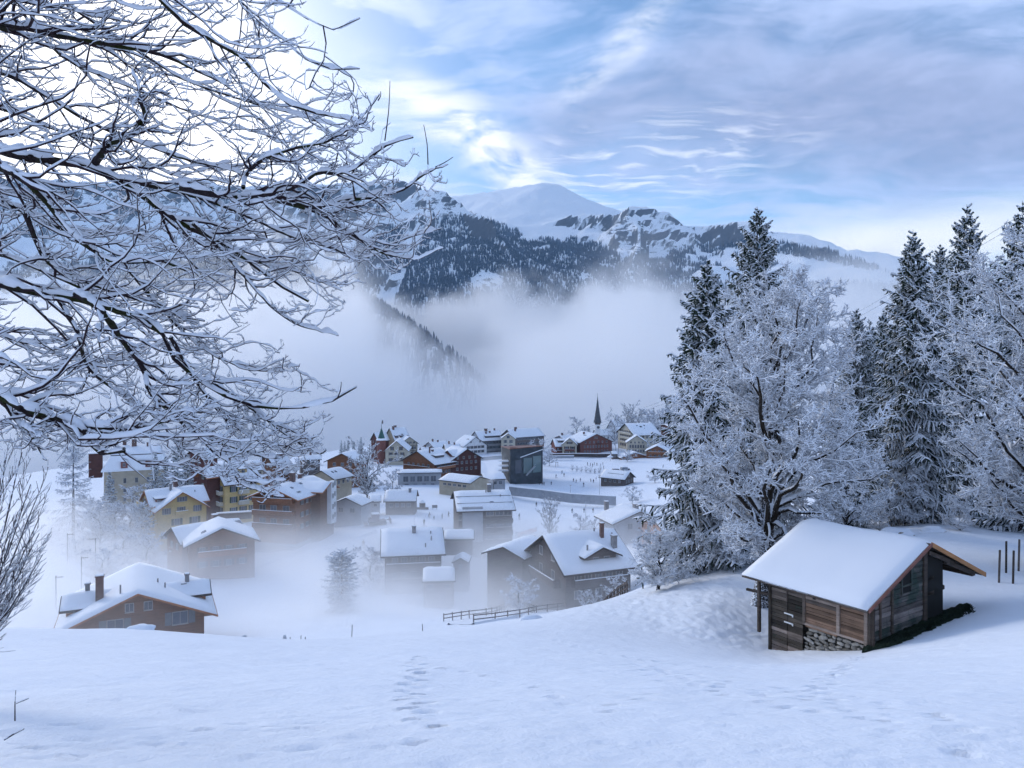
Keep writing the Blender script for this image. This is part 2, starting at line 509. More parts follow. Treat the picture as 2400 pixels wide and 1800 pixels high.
for ri, (nm, pts, fall) in enumerate(RIDGES):
    best = np.full(MX.shape, -1e9)
    pp = [P(*q) for q in pts]
    for a, b_ in zip(pp, pp[1:]):
        ex, ey = b_.x - a.x, b_.y - a.y
        L2 = ex * ex + ey * ey
        t = np.clip(((MX - a.x) * ex + (MY - a.y) * ey) / L2, 0, 1)
        d = np.hypot(MX - (a.x + t * ex), MY - (a.y + t * ey))
        zc = a.z + t * (b_.z - a.z)
        front = MY < (a.y + t * ey)
        fl = fall * np.where(front, 1.0, 1.3)
        z = zc - fl * d * (1 - 0.10 * np.clip(d / 1500, 0, 1)) + np.clip(d / 260, 0, 1) * (95 * (_shape_a - 0.45) * (0.35 if nm == 'far' else 1.0) + 30 * _shape_b * (0.4 if nm == 'far' else 1)) + 5 * _shape_b * (0.3 if nm == 'far' else 1.0)
        if nm in CLIFFY:
            w_ = np.clip((_shape_b + 0.35) * 1.6, 0.15, 1)
            z = z - np.where(front, 1.0, 0.5) * CLIFFY[nm] * w_ * np.clip(d / 45, 0, 1) ** 1.5 * np.clip(1.6 - d / 500, 0, 1)
            z = z + 12 * _jag * np.clip(1 - d / 120, 0, 1)
        best = np.maximum(best, z)
    RID = np.where(best > MZ, ri, RID)
    MZ = np.maximum(MZ, best)
# stepped rock bands on the high faces
band = np.clip((MZ - 350) / 250, 0, 1) * np.isin(RID, [1, 2, 3, 5])
MZ += band * 14 * np.sin((MZ + 40 * _shape_b) / 26.0)
nr, nc = MX.shape
_idx = np.arange(nr * nc).reshape(nr, nc)
quads = np.stack([_idx[:-1, :-1], _idx[:-1, 1:], _idx[1:, 1:], _idx[1:, :-1]], -1).reshape(-1, 4)

m, T, b = new_mat('mountain_snow_rock', 0.85, 0.2)
g = T.node('ShaderNodeNewGeometry')
nrm = T.sep(g.outputs['True Normal'])
pos = g.outputs['Position']
steep = T.math('ADD', nrm[2], T.math('MULTIPLY', T.math('SUBTRACT', T.noise(pos, 0.012, 6, 0.65), 0.5), 0.42))
ra = T.node('ShaderNodeAttribute'); ra.attribute_name = 'rock'
mpr = T.node('ShaderNodeMapping'); mpr.inputs['Scale'].default_value = (0.55, 0.4, 2.0); T.l.new(pos, mpr.inputs[0])
mpq = T.node('ShaderNodeMapping'); mpq.inputs['Scale'].default_value = (1.6, 0.8, 0.35); T.l.new(pos, mpq.inputs[0])
strata = T.math('SUBTRACT', T.noise(mpr.outputs[0], 0.030, 6, 0.7), 0.5)
gully = T.math('SUBTRACT', T.noise(mpq.outputs[0], 0.016, 6, 0.7), 0.5)
rn = T.math('ADD', T.math('MULTIPLY', ra.outputs['Fac'], 0.50), T.math('MULTIPLY', T.math('ADD', strata, gully), 2.4))
rockf = T.math('MAXIMUM', T.maprange(steep, 0.62, 0.54), T.math('MULTIPLY', T.maprange(rn, 0.50, 0.62), T.maprange(ra.outputs['Fac'], 0.03, 0.15)))
n3 = T.noise(pos, 0.05, 5, 0.6)
rock = T.mix(n3, (0.030, 0.038, 0.055), (0.13, 0.135, 0.155))
T.put(b.inputs['Base Color'], T.mix(rockf, (0.90, 0.92, 0.95), rock))
bn = T.node('ShaderNodeBump'); bn.inputs['Strength'].default_value = 0.7; bn.inputs['Distance'].default_value = 14
T.l.new(T.noise(pos, 0.02, 7, 0.65), bn.inputs['Height']); T.l.new(bn.outputs[0], b.inputs['Normal'])
MAT['mountain'] = m
PXM = 1200 + F * MX / MY; PYM = HY - F * MZ / MY
slp = np.hypot(np.gradient(MZ, axis=1) / np.gradient(MX, axis=1), np.gradient(MZ, axis=0) / np.gradient(MY, axis=0))
ROCKS = [(1032,478,40,34),(1456,548,34,50),(1492,575,34,34),(1602,506,26,26),(1700,548,44,16),(1765,545,50,16),(1142,662,46,28),(1372,652,16,12),(1430,530,20,20),(1480,590,60,8),(560,480,60,20),(700,470,50,18),(850,460,60,16),(400,470,70,18),(200,470,70,16),(900,490,30,14),(1105,505,14,16)]
rk = np.zeros(MX.shape)
for a_, b_, c_, d_ in ROCKS:
    e_ = np.sqrt(((PXM - a_) / c_) ** 2 + ((PYM - b_) / d_) ** 2)
    rk = np.maximum(rk, np.clip(1.35 - e_, 0, 1))
rk = np.clip(rk * 0.9 + np.clip((slp - 0.95) * 1.2, 0, 0.8) * (RID != 0), 0, 1)
mountains = np_mesh('mountains', np.stack([MX, MY, MZ], -1).reshape(-1, 3), quads, MAT['mountain'])
tag(mountains, kind='structure')
_at = mountains.data.attributes.new('rock', 'FLOAT', 'POINT'); _at.data.foreach_set('value', rk.ravel().astype(np.float32))

# ------------------------------------------------------------------ forest on the slopes (tens of thousands of spruces)
def cone_tree(name, mat):
    vs, fs = [], []
    for (z0, z1, r, n, ph) in ((0.0, 0.55, 0.20, 6, 0.0), (0.28, 0.80, 0.15, 6, 0.5), (0.55, 1.0, 0.10, 5, 0.2)):
        s = len(vs)
        for k in range(n):
            a = 2 * math.pi * k / n + ph
            rr = r * (0.75 if k % 2 else 1.1)
            vs.append((rr * math.cos(a), rr * math.sin(a), z0))
        vs.append((0, 0, z1))
        for k in range(n):
            fs.append((s + k, s + (k + 1) % n, s + n))
    return mesh_obj(name, vs, fs, mat)
m, T, b = new_mat('far_spruce', 0.9, 0.1)
oi = T.node('ShaderNodeObjectInfo')
g = T.node('ShaderNodeNewGeometry')
nz = T.sep(g.outputs['Normal'])[2]
nn = T.noise(g.outputs['Position'], 0.22, 4, 0.7)
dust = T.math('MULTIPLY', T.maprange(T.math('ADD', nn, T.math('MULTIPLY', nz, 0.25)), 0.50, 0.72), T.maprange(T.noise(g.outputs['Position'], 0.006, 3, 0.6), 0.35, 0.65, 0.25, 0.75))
T.put(b.inputs['Base Color'], T.mix(dust, (0.008, 0.024, 0.050), (0.36, 0.46, 0.62)))  # blue of the distant haze is mixed into needle and snow colours
MAT['far_spruce'] = m
slope_z = np.gradient(MZ, axis=0) / np.gradient(MY, axis=0)
def bil(A, u, y):
    iu = np.clip(np.interp(u, mu, np.arange(len(mu))), 0, len(mu) - 1.001); iy = np.clip(np.interp(y, my, np.arange(len(my))), 0, len(my) - 1.001)
    i = iy.astype(int); j = iu.astype(int); fi = iy - i; fj = iu - j
    return (A[i, j] * (1 - fj) + A[i, j + 1] * fj) * (1 - fi) + (A[i + 1, j] * (1 - fj) + A[i + 1, j + 1] * fj) * fi
NT_ = 260000
tu = rng.uniform(-0.72, 0.72, NT_)
ty = 1250 + 3900 * rng.random(NT_) ** 0.75
tx = tu * ty
tz = bil(MZ, tu, ty)
py_t = HY - tz / ty * F; px_t = 1200 + tu * F
dens = fbm(tx / 240, ty / 240, 4, 71) * 0.5 + fbm(tx / 70, ty / 70, 2, 77) * 0.35
line = np.interp(px_t, [0, 800, 1000, 1060, 1130, 1250, 1350, 1420, 1480, 1560, 1640, 1720, 1800, 1950, 2100, 2400],
                 [620, 590, 500, 490, 510, 560, 560, 580, 600, 600, 570, 560, 560, 590, 650, 700])
keep = (py_t > line + 40 * dens) & (dens > -0.20 - 0.34 * np.clip((py_t - line) / 120, -0.3, 1.3))
# open snowfields: ski meadow on the right, gully left of the forest
meadow = (px_t > 1640 + 90 * fbm(tx / 160, ty / 160, 3, 83) + 60 * fbm(tx / 60, ty / 60, 2, 85)) & (ty > 2300) & ~((py_t > 665) | ((py_t < np.interp(px_t, [1640, 1800, 2110], [560, 575, 632]) + 14)))
keep &= ~(meadow & (dens < 0.33))
gul = (np.abs(px_t - np.interp(py_t, [500, 600, 700, 760], [990, 950, 905, 880])) < np.interp(py_t, [500, 700], [26, 22])) & (ty > 2200)
keep &= ~(gul & (dens < 0.25))
gx_ = bil(slope_z, tu, ty)
keep &= (gx_ < 1.35) & (bil(rk, tu, ty) < 0.45)
keep &= ~((px_t < 830) & (ty > 2400) & (dens < 0.05))
extra = rng.random(NT_) < 0.85
keep &= extra & (tz > -420)
tx, ty, tz = tx[keep], ty[keep], tz[keep]
hh = (11 + 21 * rng.random(len(tx)) ** 1.2) * np.where(ty > 3400, 0.95, 1.0)
#print('far trees', len(tx))
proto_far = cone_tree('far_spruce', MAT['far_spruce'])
me = bpy.data.meshes.new('mountain_forest')
me.vertices.add(len(tx)); me.vertices.foreach_set('co', np.stack([tx, ty, tz - 1.0], -1).astype(np.float32).ravel())
at = me.attributes.new('h', 'FLOAT', 'POINT'); at.data.foreach_set('value', hh.astype(np.float32))
me.update()
forest = bpy.data.objects.new('mountain_forest', me); COL.objects.link(forest)
tag(forest, kind='stuff', label='dark snow-dusted spruce forest covering the mountain slopes', cat='forest')
ng = bpy.data.node_groups.new('scatter', 'GeometryNodeTree')
ng.interface.new_socket('Geometry', in_out='INPUT', socket_type='NodeSocketGeometry')
ng.interface.new_socket('Geometry', in_out='OUTPUT', socket_type='NodeSocketGeometry')
gi = ng.nodes.new('NodeGroupInput'); go = ng.nodes.new('NodeGroupOutput')
m2p = ng.nodes.new('GeometryNodeMeshToPoints')
iop = ng.nodes.new('GeometryNodeInstanceOnPoints')
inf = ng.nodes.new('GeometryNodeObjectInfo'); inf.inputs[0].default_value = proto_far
na = ng.nodes.new('GeometryNodeInputNamedAttribute'); na.data_type = 'FLOAT'; na.inputs[0].default_value = 'h'
rv = ng.nodes.new('FunctionNodeRandomValue'); rv.data_type = 'FLOAT_VECTOR'
rv.inputs[0].default_value = (-0.03, -0.03, 0); rv.inputs[1].default_value = (0.03, 0.03, 6.28)
ng.links.new(gi.outputs[0], m2p.inputs['Mesh'])
ng.links.new(m2p.outputs[0], iop.inputs['Points'])
ng.links.new(inf.outputs['Geometry'], iop.inputs['Instance'])
ng.links.new(rv.outputs[0], iop.inputs['Rotation'])
ng.links.new(na.outputs[0], iop.inputs['Scale'])
ng.links.new(iop.outputs[0], go.inputs[0])
md = forest.modifiers.new('scatter', 'NODES'); md.node_group = ng
# the one spruce that is repeated stands among the others on the far slope
_k = int(np.argmax((ty < 1700)))
proto_far.location = (tx[_k], ty[_k], tz[_k]); 
proto_far.scale = (20, 20, 20)
tag(proto_far, kind='stuff', label='single snow-dusted spruce inside the misty valley forest', cat='tree')
# ------------------------------------------------------------------ tree tools
def wood_mat(name, c1, c2, frost=0.0, scale=8.0, spec=0.2):
    m, T, b = new_mat(name, 0.9, spec)
    g = T.node('ShaderNodeNewGeometry')
    n = T.noise(g.outputs['Position'], scale, 5, 0.65)
    c = T.mix(T.maprange(n, 0.3, 0.7), c1, c2)
    if frost:
        nz = T.sep(g.outputs['Normal'])[2]
        n2 = T.noise(g.outputs['Position'], scale * 2.3, 3, 0.7)
        f = T.maprange(T.math('ADD', n2, T.math('MULTIPLY', nz, 0.35)), 0.62 - frost * 0.3, 0.72 - frost * 0.3)
        c = T.mix(f, c, (0.78, 0.82, 0.88))
    T.put(b.inputs['Base Color'], c)
    return m
MAT['bark'] = wood_mat('bark', (0.014, 0.011, 0.009), (0.042, 0.032, 0.024), 0.30, 6)
MAT['twig'] = wood_mat('twig_bark', (0.030, 0.024, 0.026), (0.07, 0.055, 0.055), 0.35, 9)
MAT['twigsnow'] = plain('twig_snow', (0.88, 0.90, 0.93), 0.05, 2.0, 0.8)
MAT['needle'] = wood_mat('spruce_needles', (0.009, 0.018, 0.012), (0.028, 0.046, 0.028), 0.16, 2.2)
MAT['palebark'] = wood_mat('frosted_fine_twig', (0.22, 0.23, 0.245), (0.48, 0.49, 0.52), 0.85, 11)
MAT['frosttwig'] = wood_mat('frosted_twig', (0.10, 0.10, 0.12), (0.30, 0.31, 0.36), 0.6, 5)
MAT['needlefrost'] = wood_mat('frosted_needles', (0.04, 0.05, 0.05), (0.10, 0.115, 0.12), 0.45, 1.6)

def nrmz(v):
    return v / np.maximum(np.linalg.norm(v, axis=-1, keepdims=True), 1e-9)

def tubes(pts, rad, sides=4, up=1.0, snow_p=0.0, gen=None, off=0, phase=None):
    """many tapered tubes at once. pts (m,n,3), rad (m,n). -> verts, quads, material index (1 = snow on the upper side)"""
    pts = np.asarray(pts, dtype=np.float64); rad = np.asarray(rad, dtype=np.float64)
    m_, n_, _ = pts.shape
    t = nrmz(np.gradient(pts, axis=1))
    upv = np.array([0, 0, 1.0])
    side = np.cross(t, upv)
    ln = np.linalg.norm(side, axis=-1, keepdims=True)
    side = np.where(ln > 0.05, side / np.maximum(ln, 1e-9), np.array([1.0, 0, 0]))
    nr_ = nrmz(np.cross(side, t))
    ph = 0.0 if phase is None else phase
    ang = 2 * np.pi * np.arange(sides) / sides + ph
    ca = np.cos(ang); sa = np.sin(ang)
    sa_s = np.where(sa > 0.1, sa * up, sa)
    ring = pts[:, :, None, :] + rad[:, :, None, None] * (ca[None, None, :, None] * side[:, :, None, :] + sa_s[None, None, :, None] * nr_[:, :, None, :])
    v = ring.reshape(-1, 3)
    base = (np.arange(m_ * n_).reshape(m_, n_) * sides)
    a = base[:, :-1, None] + np.arange(sides)
    b_ = base[:, :-1, None] + (np.arange(sides) + 1) % sides
    c = base[:, 1:, None] + (np.arange(sides) + 1) % sides
    d = base[:, 1:, None] + np.arange(sides)
    q = np.stack([a, b_, c, d], -1).reshape(-1, 4) + off
    mid = np.sin(ang + np.pi / sides)
    isup = np.broadcast_to((mid > 0.2)[None, None, :], (m_, n_ - 1, sides))
    hor = 1 - np.abs(t[:, :-1, 2])[:, :, None]
    if gen is None: gen = rng
    mi = isup & (gen.random((m_, n_ - 1, sides)) < snow_p * np.clip(0.35 + 1.3 * hor, 0, 1))
    return v, q, mi.reshape(-1).astype(np.int32)

class Bag:
    def __init__(s):
        s.v, s.q, s.m, s.o = [], [], [], 0
    def add(s, pts, rad, sides=4, up=1.0, snow_p=0.0, gen=None, mat=None):
        v, q, mi = tubes(pts, rad, sides, up, snow_p, gen, s.o)
        if mat is not None:
            mi[:] = mat
        s.v.append(v); s.q.append(q); s.m.append(mi); s.o += len(v)
    def raw(s, v, q, mat):
        s.v.append(np.asarray(v, float)); s.q.append(np.asarray(q) + s.o); s.m.append(np.full(len(q), mat, np.int32)); s.o += len(v)
    def build(s, name, mats, parent=None, smooth=True):
        return np_mesh(name, np.concatenate(s.v), np.concatenate(s.q), parent=parent, smooth=smooth, mats=mats, mat_idx=np.concatenate(s.m))

def resample(poly, n):
    poly = np.asarray(poly, float)
    d = np.r_[0, np.cumsum(np.linalg.norm(np.diff(poly, axis=0), axis=1))]
    # smooth (Catmull-Rom-like) through cubic interpolation of each coordinate
    t = np.linspace(0, d[-1], n)
    out = np.empty((n, 3))
    for c in range(3):
        m_ = np.gradient(poly[:, c], d)
        i = np.clip(np.searchsorted(d, t, side='right') - 1, 0, len(d) - 2)
        h = d[i + 1] - d[i]; s_ = (t - d[i]) / h
        out[:, c] = ((2*s_**3-3*s_**2+1)*poly[i, c] + (s_**3-2*s_**2+s_)*h*m_[i] + (-2*s_**3+3*s_**2)*poly[i+1, c] + (s_**3-s_**2)*h*m_[i+1])
    return out

def spawn(pp, prad, k, gen, t0=0.15, t1=1.0, ang=(30, 65), lr=(0.3, 0.6), npt=4, droop=0.0, tipup=0.3, jit=0.08, lmin=0.1, flat=0.6, bias=None, taper=True, rr=0.55, rend=0.35):
    """children growing from parent polylines pp (m,n,3)"""
    m_, n_, _ = pp.shape
    L = np.linalg.norm(np.diff(pp, axis=1), axis=-1).sum(1)
    par = np.repeat(np.arange(m_), k)
    t = t0 + (t1 - t0) * ((np.tile(np.arange(k), m_) + gen.random(m_ * k)) / k)
    f = t * (n_ - 1); i = np.clip(f.astype(int), 0, n_ - 2); fr = (f - i)[:, None]
    p0 = pp[par, i] * (1 - fr) + pp[par, i + 1] * fr
    tg = nrmz(pp[par, i + 1] - pp[par, i])
    r0 = prad[par, i] * (1 - fr[:, 0]) + prad[par, i + 1] * fr[:, 0]
    rnd = gen.normal(size=(m_ * k, 3)); rnd[:, 2] *= flat
    perp = nrmz(rnd - (rnd * tg).sum(-1, keepdims=True) * tg)
    if bias is not None:
        perp = nrmz(perp + np.asarray(bias))
    a = np.radians(gen.uniform(ang[0], ang[1], m_ * k))[:, None]
    d = nrmz(np.cos(a) * tg + np.sin(a) * perp)
    ln = np.maximum(L[par] * gen.uniform(lr[0], lr[1], m_ * k) * ((1 - 0.55 * t) if taper else 1.0), lmin)
    st = (ln / (npt - 1))[:, None]
    pts = [p0]; cur = p0.copy()
    for j in range(1, npt):
        s_ = j / (npt - 1)
        d = nrmz(d + gen.normal(size=d.shape) * jit + np.array([0, 0, 1.0]) * (tipup * s_ - droop * (1 - s_)) * (2.0 / npt))
        cur = cur + d * st
        pts.append(cur.copy())
    pts = np.stack(pts, 1)
    rad = (np.minimum(r0 * rr, 1e9))[:, None] * np.linspace(1, rend, npt)[None]
    return pts, rad

# ------------------------------------------------------------------ deciduous trees in snow
def decid_meshes(h, rx, seed, n1=18, k2=13, k3=11, k4=4, zc=0.56, zr=0.46, trunk_r=0.33, lean=(0, 0), low=0.16, tw=0.020, mats=None, snow=1.0, name='tree', fork=True, k1_up=0.5, ry=None, clear=None):
    g = np.random.default_rng(seed)
    ry = ry or rx
    mats = mats or [MAT['palebark'], MAT['twigsnow']]
    nt = 12
    zz = np.linspace(0, h * 0.86, nt)
    tr = np.stack([lean[0] * (zz / h) ** 1.3 + 0.16 * np.cumsum(g.normal(size=nt)) * 0.5, lean[1] * (zz / h) ** 1.3 + 0.16 * np.cumsum(g.normal(size=nt)) * 0.5, zz], -1)
    trr = trunk_r * np.linspace(1, 0.12, nt) ** 0.9
    trr[0] *= 1.35
    tp, trad = tr[None], trr[None]
    bt = Bag(); bt.add(tp, trad, 9, 1.0, 0.35, g)
    # limbs towards points spread over the crown's outline
    idx = np.arange(n1) + 0.5
    el = np.arcsin(np.clip(1 - 2 * idx / n1 * 0.93 - 0.02, -1, 1)); az = idx * 2.39996 + g.uniform(0, 6)
    tgt = np.stack([rx * np.cos(el) * np.cos(az), ry * np.cos(el) * np.sin(az), h * zc + h * zr * np.sin(el)], -1) * np.array([1, 1, 1.0])
    tgt[:, :2] *= g.uniform(0.72, 1.02, (n1, 1))
    tgt[:, :2] += np.array(lean) * (tgt[:, 2:3] / h)
    z0 = np.clip(tgt[:, 2] - h * zr * (0.25 + 0.35 * g.random(n1)) - 0.10 * h, h * low, h * 0.78)
    z0 = np.maximum(h * low * g.uniform(0.8, 1.4, n1), np.minimum(z0, tgt[:, 2] * 0.85))
    fi = z0 / (h * 0.86) * (nt - 1); i = np.clip(fi.astype(int), 0, nt - 2); fr = (fi - i)[:, None]
    s = tr[i] * (1 - fr) + tr[i + 1] * fr
    npt = 8
    u = np.linspace(0, 1, npt)[None, :, None]
    rise = np.linalg.norm(tgt - s, axis=-1)[:, None, None]
    p = s[:, None] * (1 - u) + tgt[:, None] * u
    p[:, :, 2] += (np.sin(np.pi * u[..., 0]) * rise[..., 0] * g.uniform(-0.02, 0.13, (n1, 1)))
    p += np.cumsum(g.normal(size=p.shape), 1) * 0.035 * rise * np.minimum(u * 3, 1)
    lr_ = np.clip(trr[i] * 0.55, 0.05, None)[:, None] * np.linspace(1, 0.16, npt)[None]
    bt.add(p, lr_, 6, 1.25, 0.75, g)
    bc = Bag()
    p2, r2 = spawn(p, lr_, k2, g, 0.12, 1.0, (30, 70), (0.26, 0.48), 6, 0.05, 0.35, 0.16, 0.5, rr=0.5, rend=0.3)
    r2 = np.clip(r2, 0.018, 0.06)
    def keepers(q):
        if clear is None: return np.ones(len(q), bool)
        m_ = q.mean(1); dd = np.hypot(m_[:, 0] - clear[0], (m_[:, 2] - clear[1]) * clear[3])
        return ~((dd < clear[2] * g.uniform(0.6, 1.2, len(q))) & (m_[:, 1] < 0.4))
    kk = keepers(p2); p2, r2 = p2[kk], r2[kk]
    bc.add(p2, r2, 4, 1.5, snow, g)
    p3, r3 = spawn(p2, r2, k3, g, 0.1, 1.0, (30, 75), (0.25, 0.55), 4, 0.05, 0.3, 0.2, 0.35)
    kk = keepers(p3); p3, r3 = p3[kk], r3[kk]
    r3 = np.broadcast_to(tw * 1.2 * np.linspace(1, 0.7, 4), r3.shape)
    bc.add(p3, r3, 4, 1.6, snow, g)
    if k4:
        p4, r4 = spawn(p3, r3, k4, g, 0.2, 1.0, (30, 75), (0.3, 0.7), 3, 0.0, 0.25, 0.22, 0.2)
        kk = keepers(p4); p4, r4 = p4[kk], r4[kk]
        r4 = np.broadcast_to(tw * np.array([1.0, 0.9, 0.55]), r4.shape)
        bc.add(p4, r4, 4, 1.7, snow, g)
    t_o = bt.build('trunk', [MAT['bark'], MAT['twigsnow']])
    c_o = bc.build('crown', mats, smooth=False)
    return t_o, c_o

def put_tree(name, parts, loc, label, group=None, rz=0.0, sc=1.0, first=True, cat='tree', scz=None):
    root = thing(name, loc, label, cat, group, rz)
    root.scale = (sc, sc, scz or sc)
    for p in parts:
        if first:
            p.parent = root
        else:
            link_copy(p, root)
    return root

# ------------------------------------------------------------------ spruces
def spruce_meshes(h, r, seed, whorl=0.45, per=7, ktw=9, segs=3, top_r=0.10, snow=0.62, mats=None, droop=0.35, low=0.05, tw=0.075, hang=True, shape=0.85, dome=False, cone=0.0):
    g = np.random.default_rng(seed)
    mats = mats or [MAT['needle'], MAT['twigsnow']]
    bt = Bag()
    zz = np.linspace(0, h, 8)
    bt.add(np.stack([np.zeros(8), np.zeros(8), zz], -1)[None], (0.016 * h * np.linspace(1, 0.03, 8))[None], 7, 1.0, 0.1, g)
    hs, az, ln = [], [], []
    z = h * low
    while z < h * 0.985:
        f = (z / h)
        R_ = r * (1 - f) ** shape + 0.22 * min(1, h / 12)
        if cone: R_ = r * (1 - math.exp(-cone * (h - z) / r)) + 0.06
        if dome: R_ = r * math.sqrt(max(0.02, 1 - (2 * abs(f - 0.42) / 1.18) ** 2.2))
        n = max(4, int(per * (0.6 + 0.5 * (1 - f))))
        a0 = g.uniform(0, 6.28)
        for k in range(n):
            hs.append(z + g.uniform(-0.5, 0.5) * whorl); az.append(a0 + 6.283 * k / n + g.normal() * 0.2)
            ln.append(R_ * g.uniform(0.62, 1.14))
        z += whorl * (0.55 + 0.6 * (1 - f))
    hs, az, ln = map(np.array, (hs, az, ln))
    m_ = len(hs)
    npt = 6
    u = np.linspace(0, 1, npt)
    f = hs / h
    dr = (droop * (1.15 - f) + 0.05)[:, None]
    out = ln[:, None] * u[None]
    zz = hs[:, None] + ln[:, None] * ((0.45 * f[:, None] + 0.05) * u[None] - dr * u[None] ** 1.4 + 0.20 * u[None] ** 3)
    wob = np.cumsum(g.normal(size=(m_, npt)), 1) * 0.03 * ln[:, None]
    ax = np.stack([np.cos(az)[:, None] * out - np.sin(az)[:, None] * wob, np.sin(az)[:, None] * out + np.cos(az)[:, None] * wob, zz], -1)
    bc = Bag()
    rad = np.clip(tw * 0.75 * np.linspace(1, 0.5, npt), 0.02, None)[None] * np.ones((m_, 1))
    bc.add(ax, rad, 4, 1.4, snow, g)
    # side twigs in the plane of the bough, hanging a little
    par = np.repeat(np.arange(m_), ktw * 2)
    t = (np.tile(np.repeat(np.arange(ktw), 2), m_) + g.random(m_ * ktw * 2)) / ktw * 0.92 + 0.08
    sgn = np.tile(np.array([1, -1]), m_ * ktw)
    fi = t * (npt - 1); i = np.clip(fi.astype(int), 0, npt - 2); fr = (fi - i)[:, None]
    p0 = ax[par, i] * (1 - fr) + ax[par, i + 1] * fr
    tg = nrmz(ax[par, i + 1] - ax[par, i])
    sd = nrmz(np.cross(tg, np.array([0, 0, 1.0]))) * sgn[:, None]
    a = np.radians(g.uniform(35, 65, len(par)))[:, None]
    d = nrmz(np.cos(a) * tg + np.sin(a) * sd + np.array([0, 0, -1.0]) * g.uniform(0.0, 0.55, (len(par), 1)))
    l_ = (ln[par] * (0.50 * (1 - t) + 0.12) * g.uniform(0.7, 1.2, len(par)))[:, None]
    l_ = np.maximum(l_, 0.12)
    n3 = segs
    pts = [p0]; cur = p0.copy()
    for j in range(1, n3):
        d = nrmz(d + np.array([0, 0, -0.22]) + g.normal(size=d.shape) * 0.08)
        cur = cur + d * l_ / (n3 - 1)
        pts.append(cur.copy())
    pts = np.stack(pts, 1)
    rr = tw * g.uniform(0.7, 1.2, (len(par), 1)) * np.linspace(1, 0.3, n3)[None]
    bc.add(pts, rr, 4, 1.0, snow, g)
    if hang:
        sel = g.random(len(par)) < 0.55
        q0 = pts[sel][:, n3 // 2]
        hl = np.minimum(l_[sel] * 0.8, 0.55) * g.uniform(0.5, 1.2, (sel.sum(), 1))
        hp = np.stack([q0, q0 + np.concatenate([g.normal(size=(sel.sum(), 2)) * 0.12, -np.ones((sel.sum(), 1))], -1) * hl], 1)
        bc.add(hp, np.stack([np.full(sel.sum(), tw * 0.8), np.full(sel.sum(), tw * 0.25)], -1), 4, 1.0, 0.10, g)
    t_o = bt.build('trunk', [MAT['bark'], MAT['twigsnow']])
    c_o = bc.build('crown', mats, smooth=False)
    return t_o, c_o

# spruces behind the barn and at the right edge
spA = spruce_meshes(27, 4.4, 101, per=7, tw=0.085, cone=0.58, whorl=0.62, snow=0.5, droop=0.45, shape=0.72, ktw=10)
spB = spruce_meshes(26, 3.9, 202, per=7, cone=0.50, whorl=0.55, droop=0.55, snow=0.60, tw=0.09, shape=0.68, ktw=10)
spC = spruce_meshes(25, 4.2, 303, per=6, cone=0.55, whorl=0.75, snow=0.5, droop=0.30, tw=0.085, shape=0.75, ktw=10)
def at_px(px, top_py, Y, hgt):
    """base point so that the top of something hgt tall reaches row top_py"""
    p = P(px, top_py, Y); return Vector((p.x, p.y, p.z - hgt))
SPR = [
 (spA, 1775, 484, 60, 28.5, 1.0, 'tall dark spruce rising behind the big frosted tree', 0.3),
 (spB, 1658, 608, 50, 25.5, 1.12, 'snow-laden spruce on the left side of the big frosted tree', 1.9),
 (spB, 2140, 538, 62, 25.5, 1.0, 'slim snow-laden spruce standing behind the barn ridge', 0.0),
 (spC, 2266, 478, 70, 28.5, 1.05, 'tallest spruce of the right-hand group with open upper boughs', 1.1),
 (spA, 2205, 572, 74, 26.0, 0.85, 'half-hidden spruce squeezed between the two taller right-hand spruces', 2.2),
 (spC, 2396, 470, 58, 27.0, 1.0, 'spruce whose top shows at the right edge of the picture', 0.5),
 (spA, 2008, 722, 78, 23.0, 0.82, 'mid-height spruce behind the barn, left one of three in a row', 4.0),
 (spC, 2038, 748, 88, 21.0, 0.72, 'smallest and farthest spruce of the row behind the barn', 3.0),
 (spB, 2072, 722, 84, 24.0, 0.80, 'mid-height spruce behind the barn, right one of three in a row', 5.0),
 (spB, 1975, 905, 62, 15.5, 0.70, 'short wide spruce low behind the barn roof', 2.6),
]
_used = set()
for prt, px, py, Y, hgt, sc, lab, rz in SPR:
    hm_ = {id(spA): 27, id(spB): 26, id(spC): 25}[id(prt)]
    b0 = at_px(px, py, Y, hgt)
    put_tree('spruce_tree', prt, b0, lab, 'spruces around the barn', rz, sc, id(prt) not in _used, scz=hgt / hm_)
    _used.add(id(prt))

# the big frosted tree beside the barn, and the one at the right edge
big = decid_meshes(17.6, 4.5, 11, n1=36, k2=15, k3=11, k4=4, zc=0.54, zr=0.46, trunk_r=0.42, lean=(1.2, 0), low=0.20, tw=0.021, clear=(0.5, 5.0, 1.15, 0.5))
put_tree('frosted_maple_tree', big, PG(1783, 38.5) - Vector((0, 0, 0.15)), 'big frosted broadleaf tree with dark trunk beside the barn', 'frosted broadleaf trees')
rt = decid_meshes(18.5, 6.0, 23, n1=42, k2=14, k3=9, k4=4, zc=0.54, zr=0.46, trunk_r=0.40, lean=(-0.6, 0), low=0.10, tw=0.021)
put_tree('frosted_maple_tree', rt, PG(2455, 41) - Vector((0, 0, 0.15)), 'huge frosted broadleaf tree filling the right edge of the picture', 'frosted broadleaf trees', rz=0.4)
sm = decid_meshes(7.0, 2.6, 37, n1=16, k2=9, k3=8, k4=3, zc=0.55, zr=0.45, trunk_r=0.14, low=0.10, tw=0.020)
put_tree('frosted_tree', sm, PG(1985, 56) - Vector((0, 0, 0.4)), 'pale round frosted tree behind the barn roof', 'frosted broadleaf trees', sc=1.12)
put_tree('frosted_tree', sm, PG(2120, 60) - Vector((0, 0, 0.4)), 'fine frosted tree at the foot of the slim spruce behind the barn', 'frosted broadleaf trees', rz=2.0, sc=0.78, first=False)
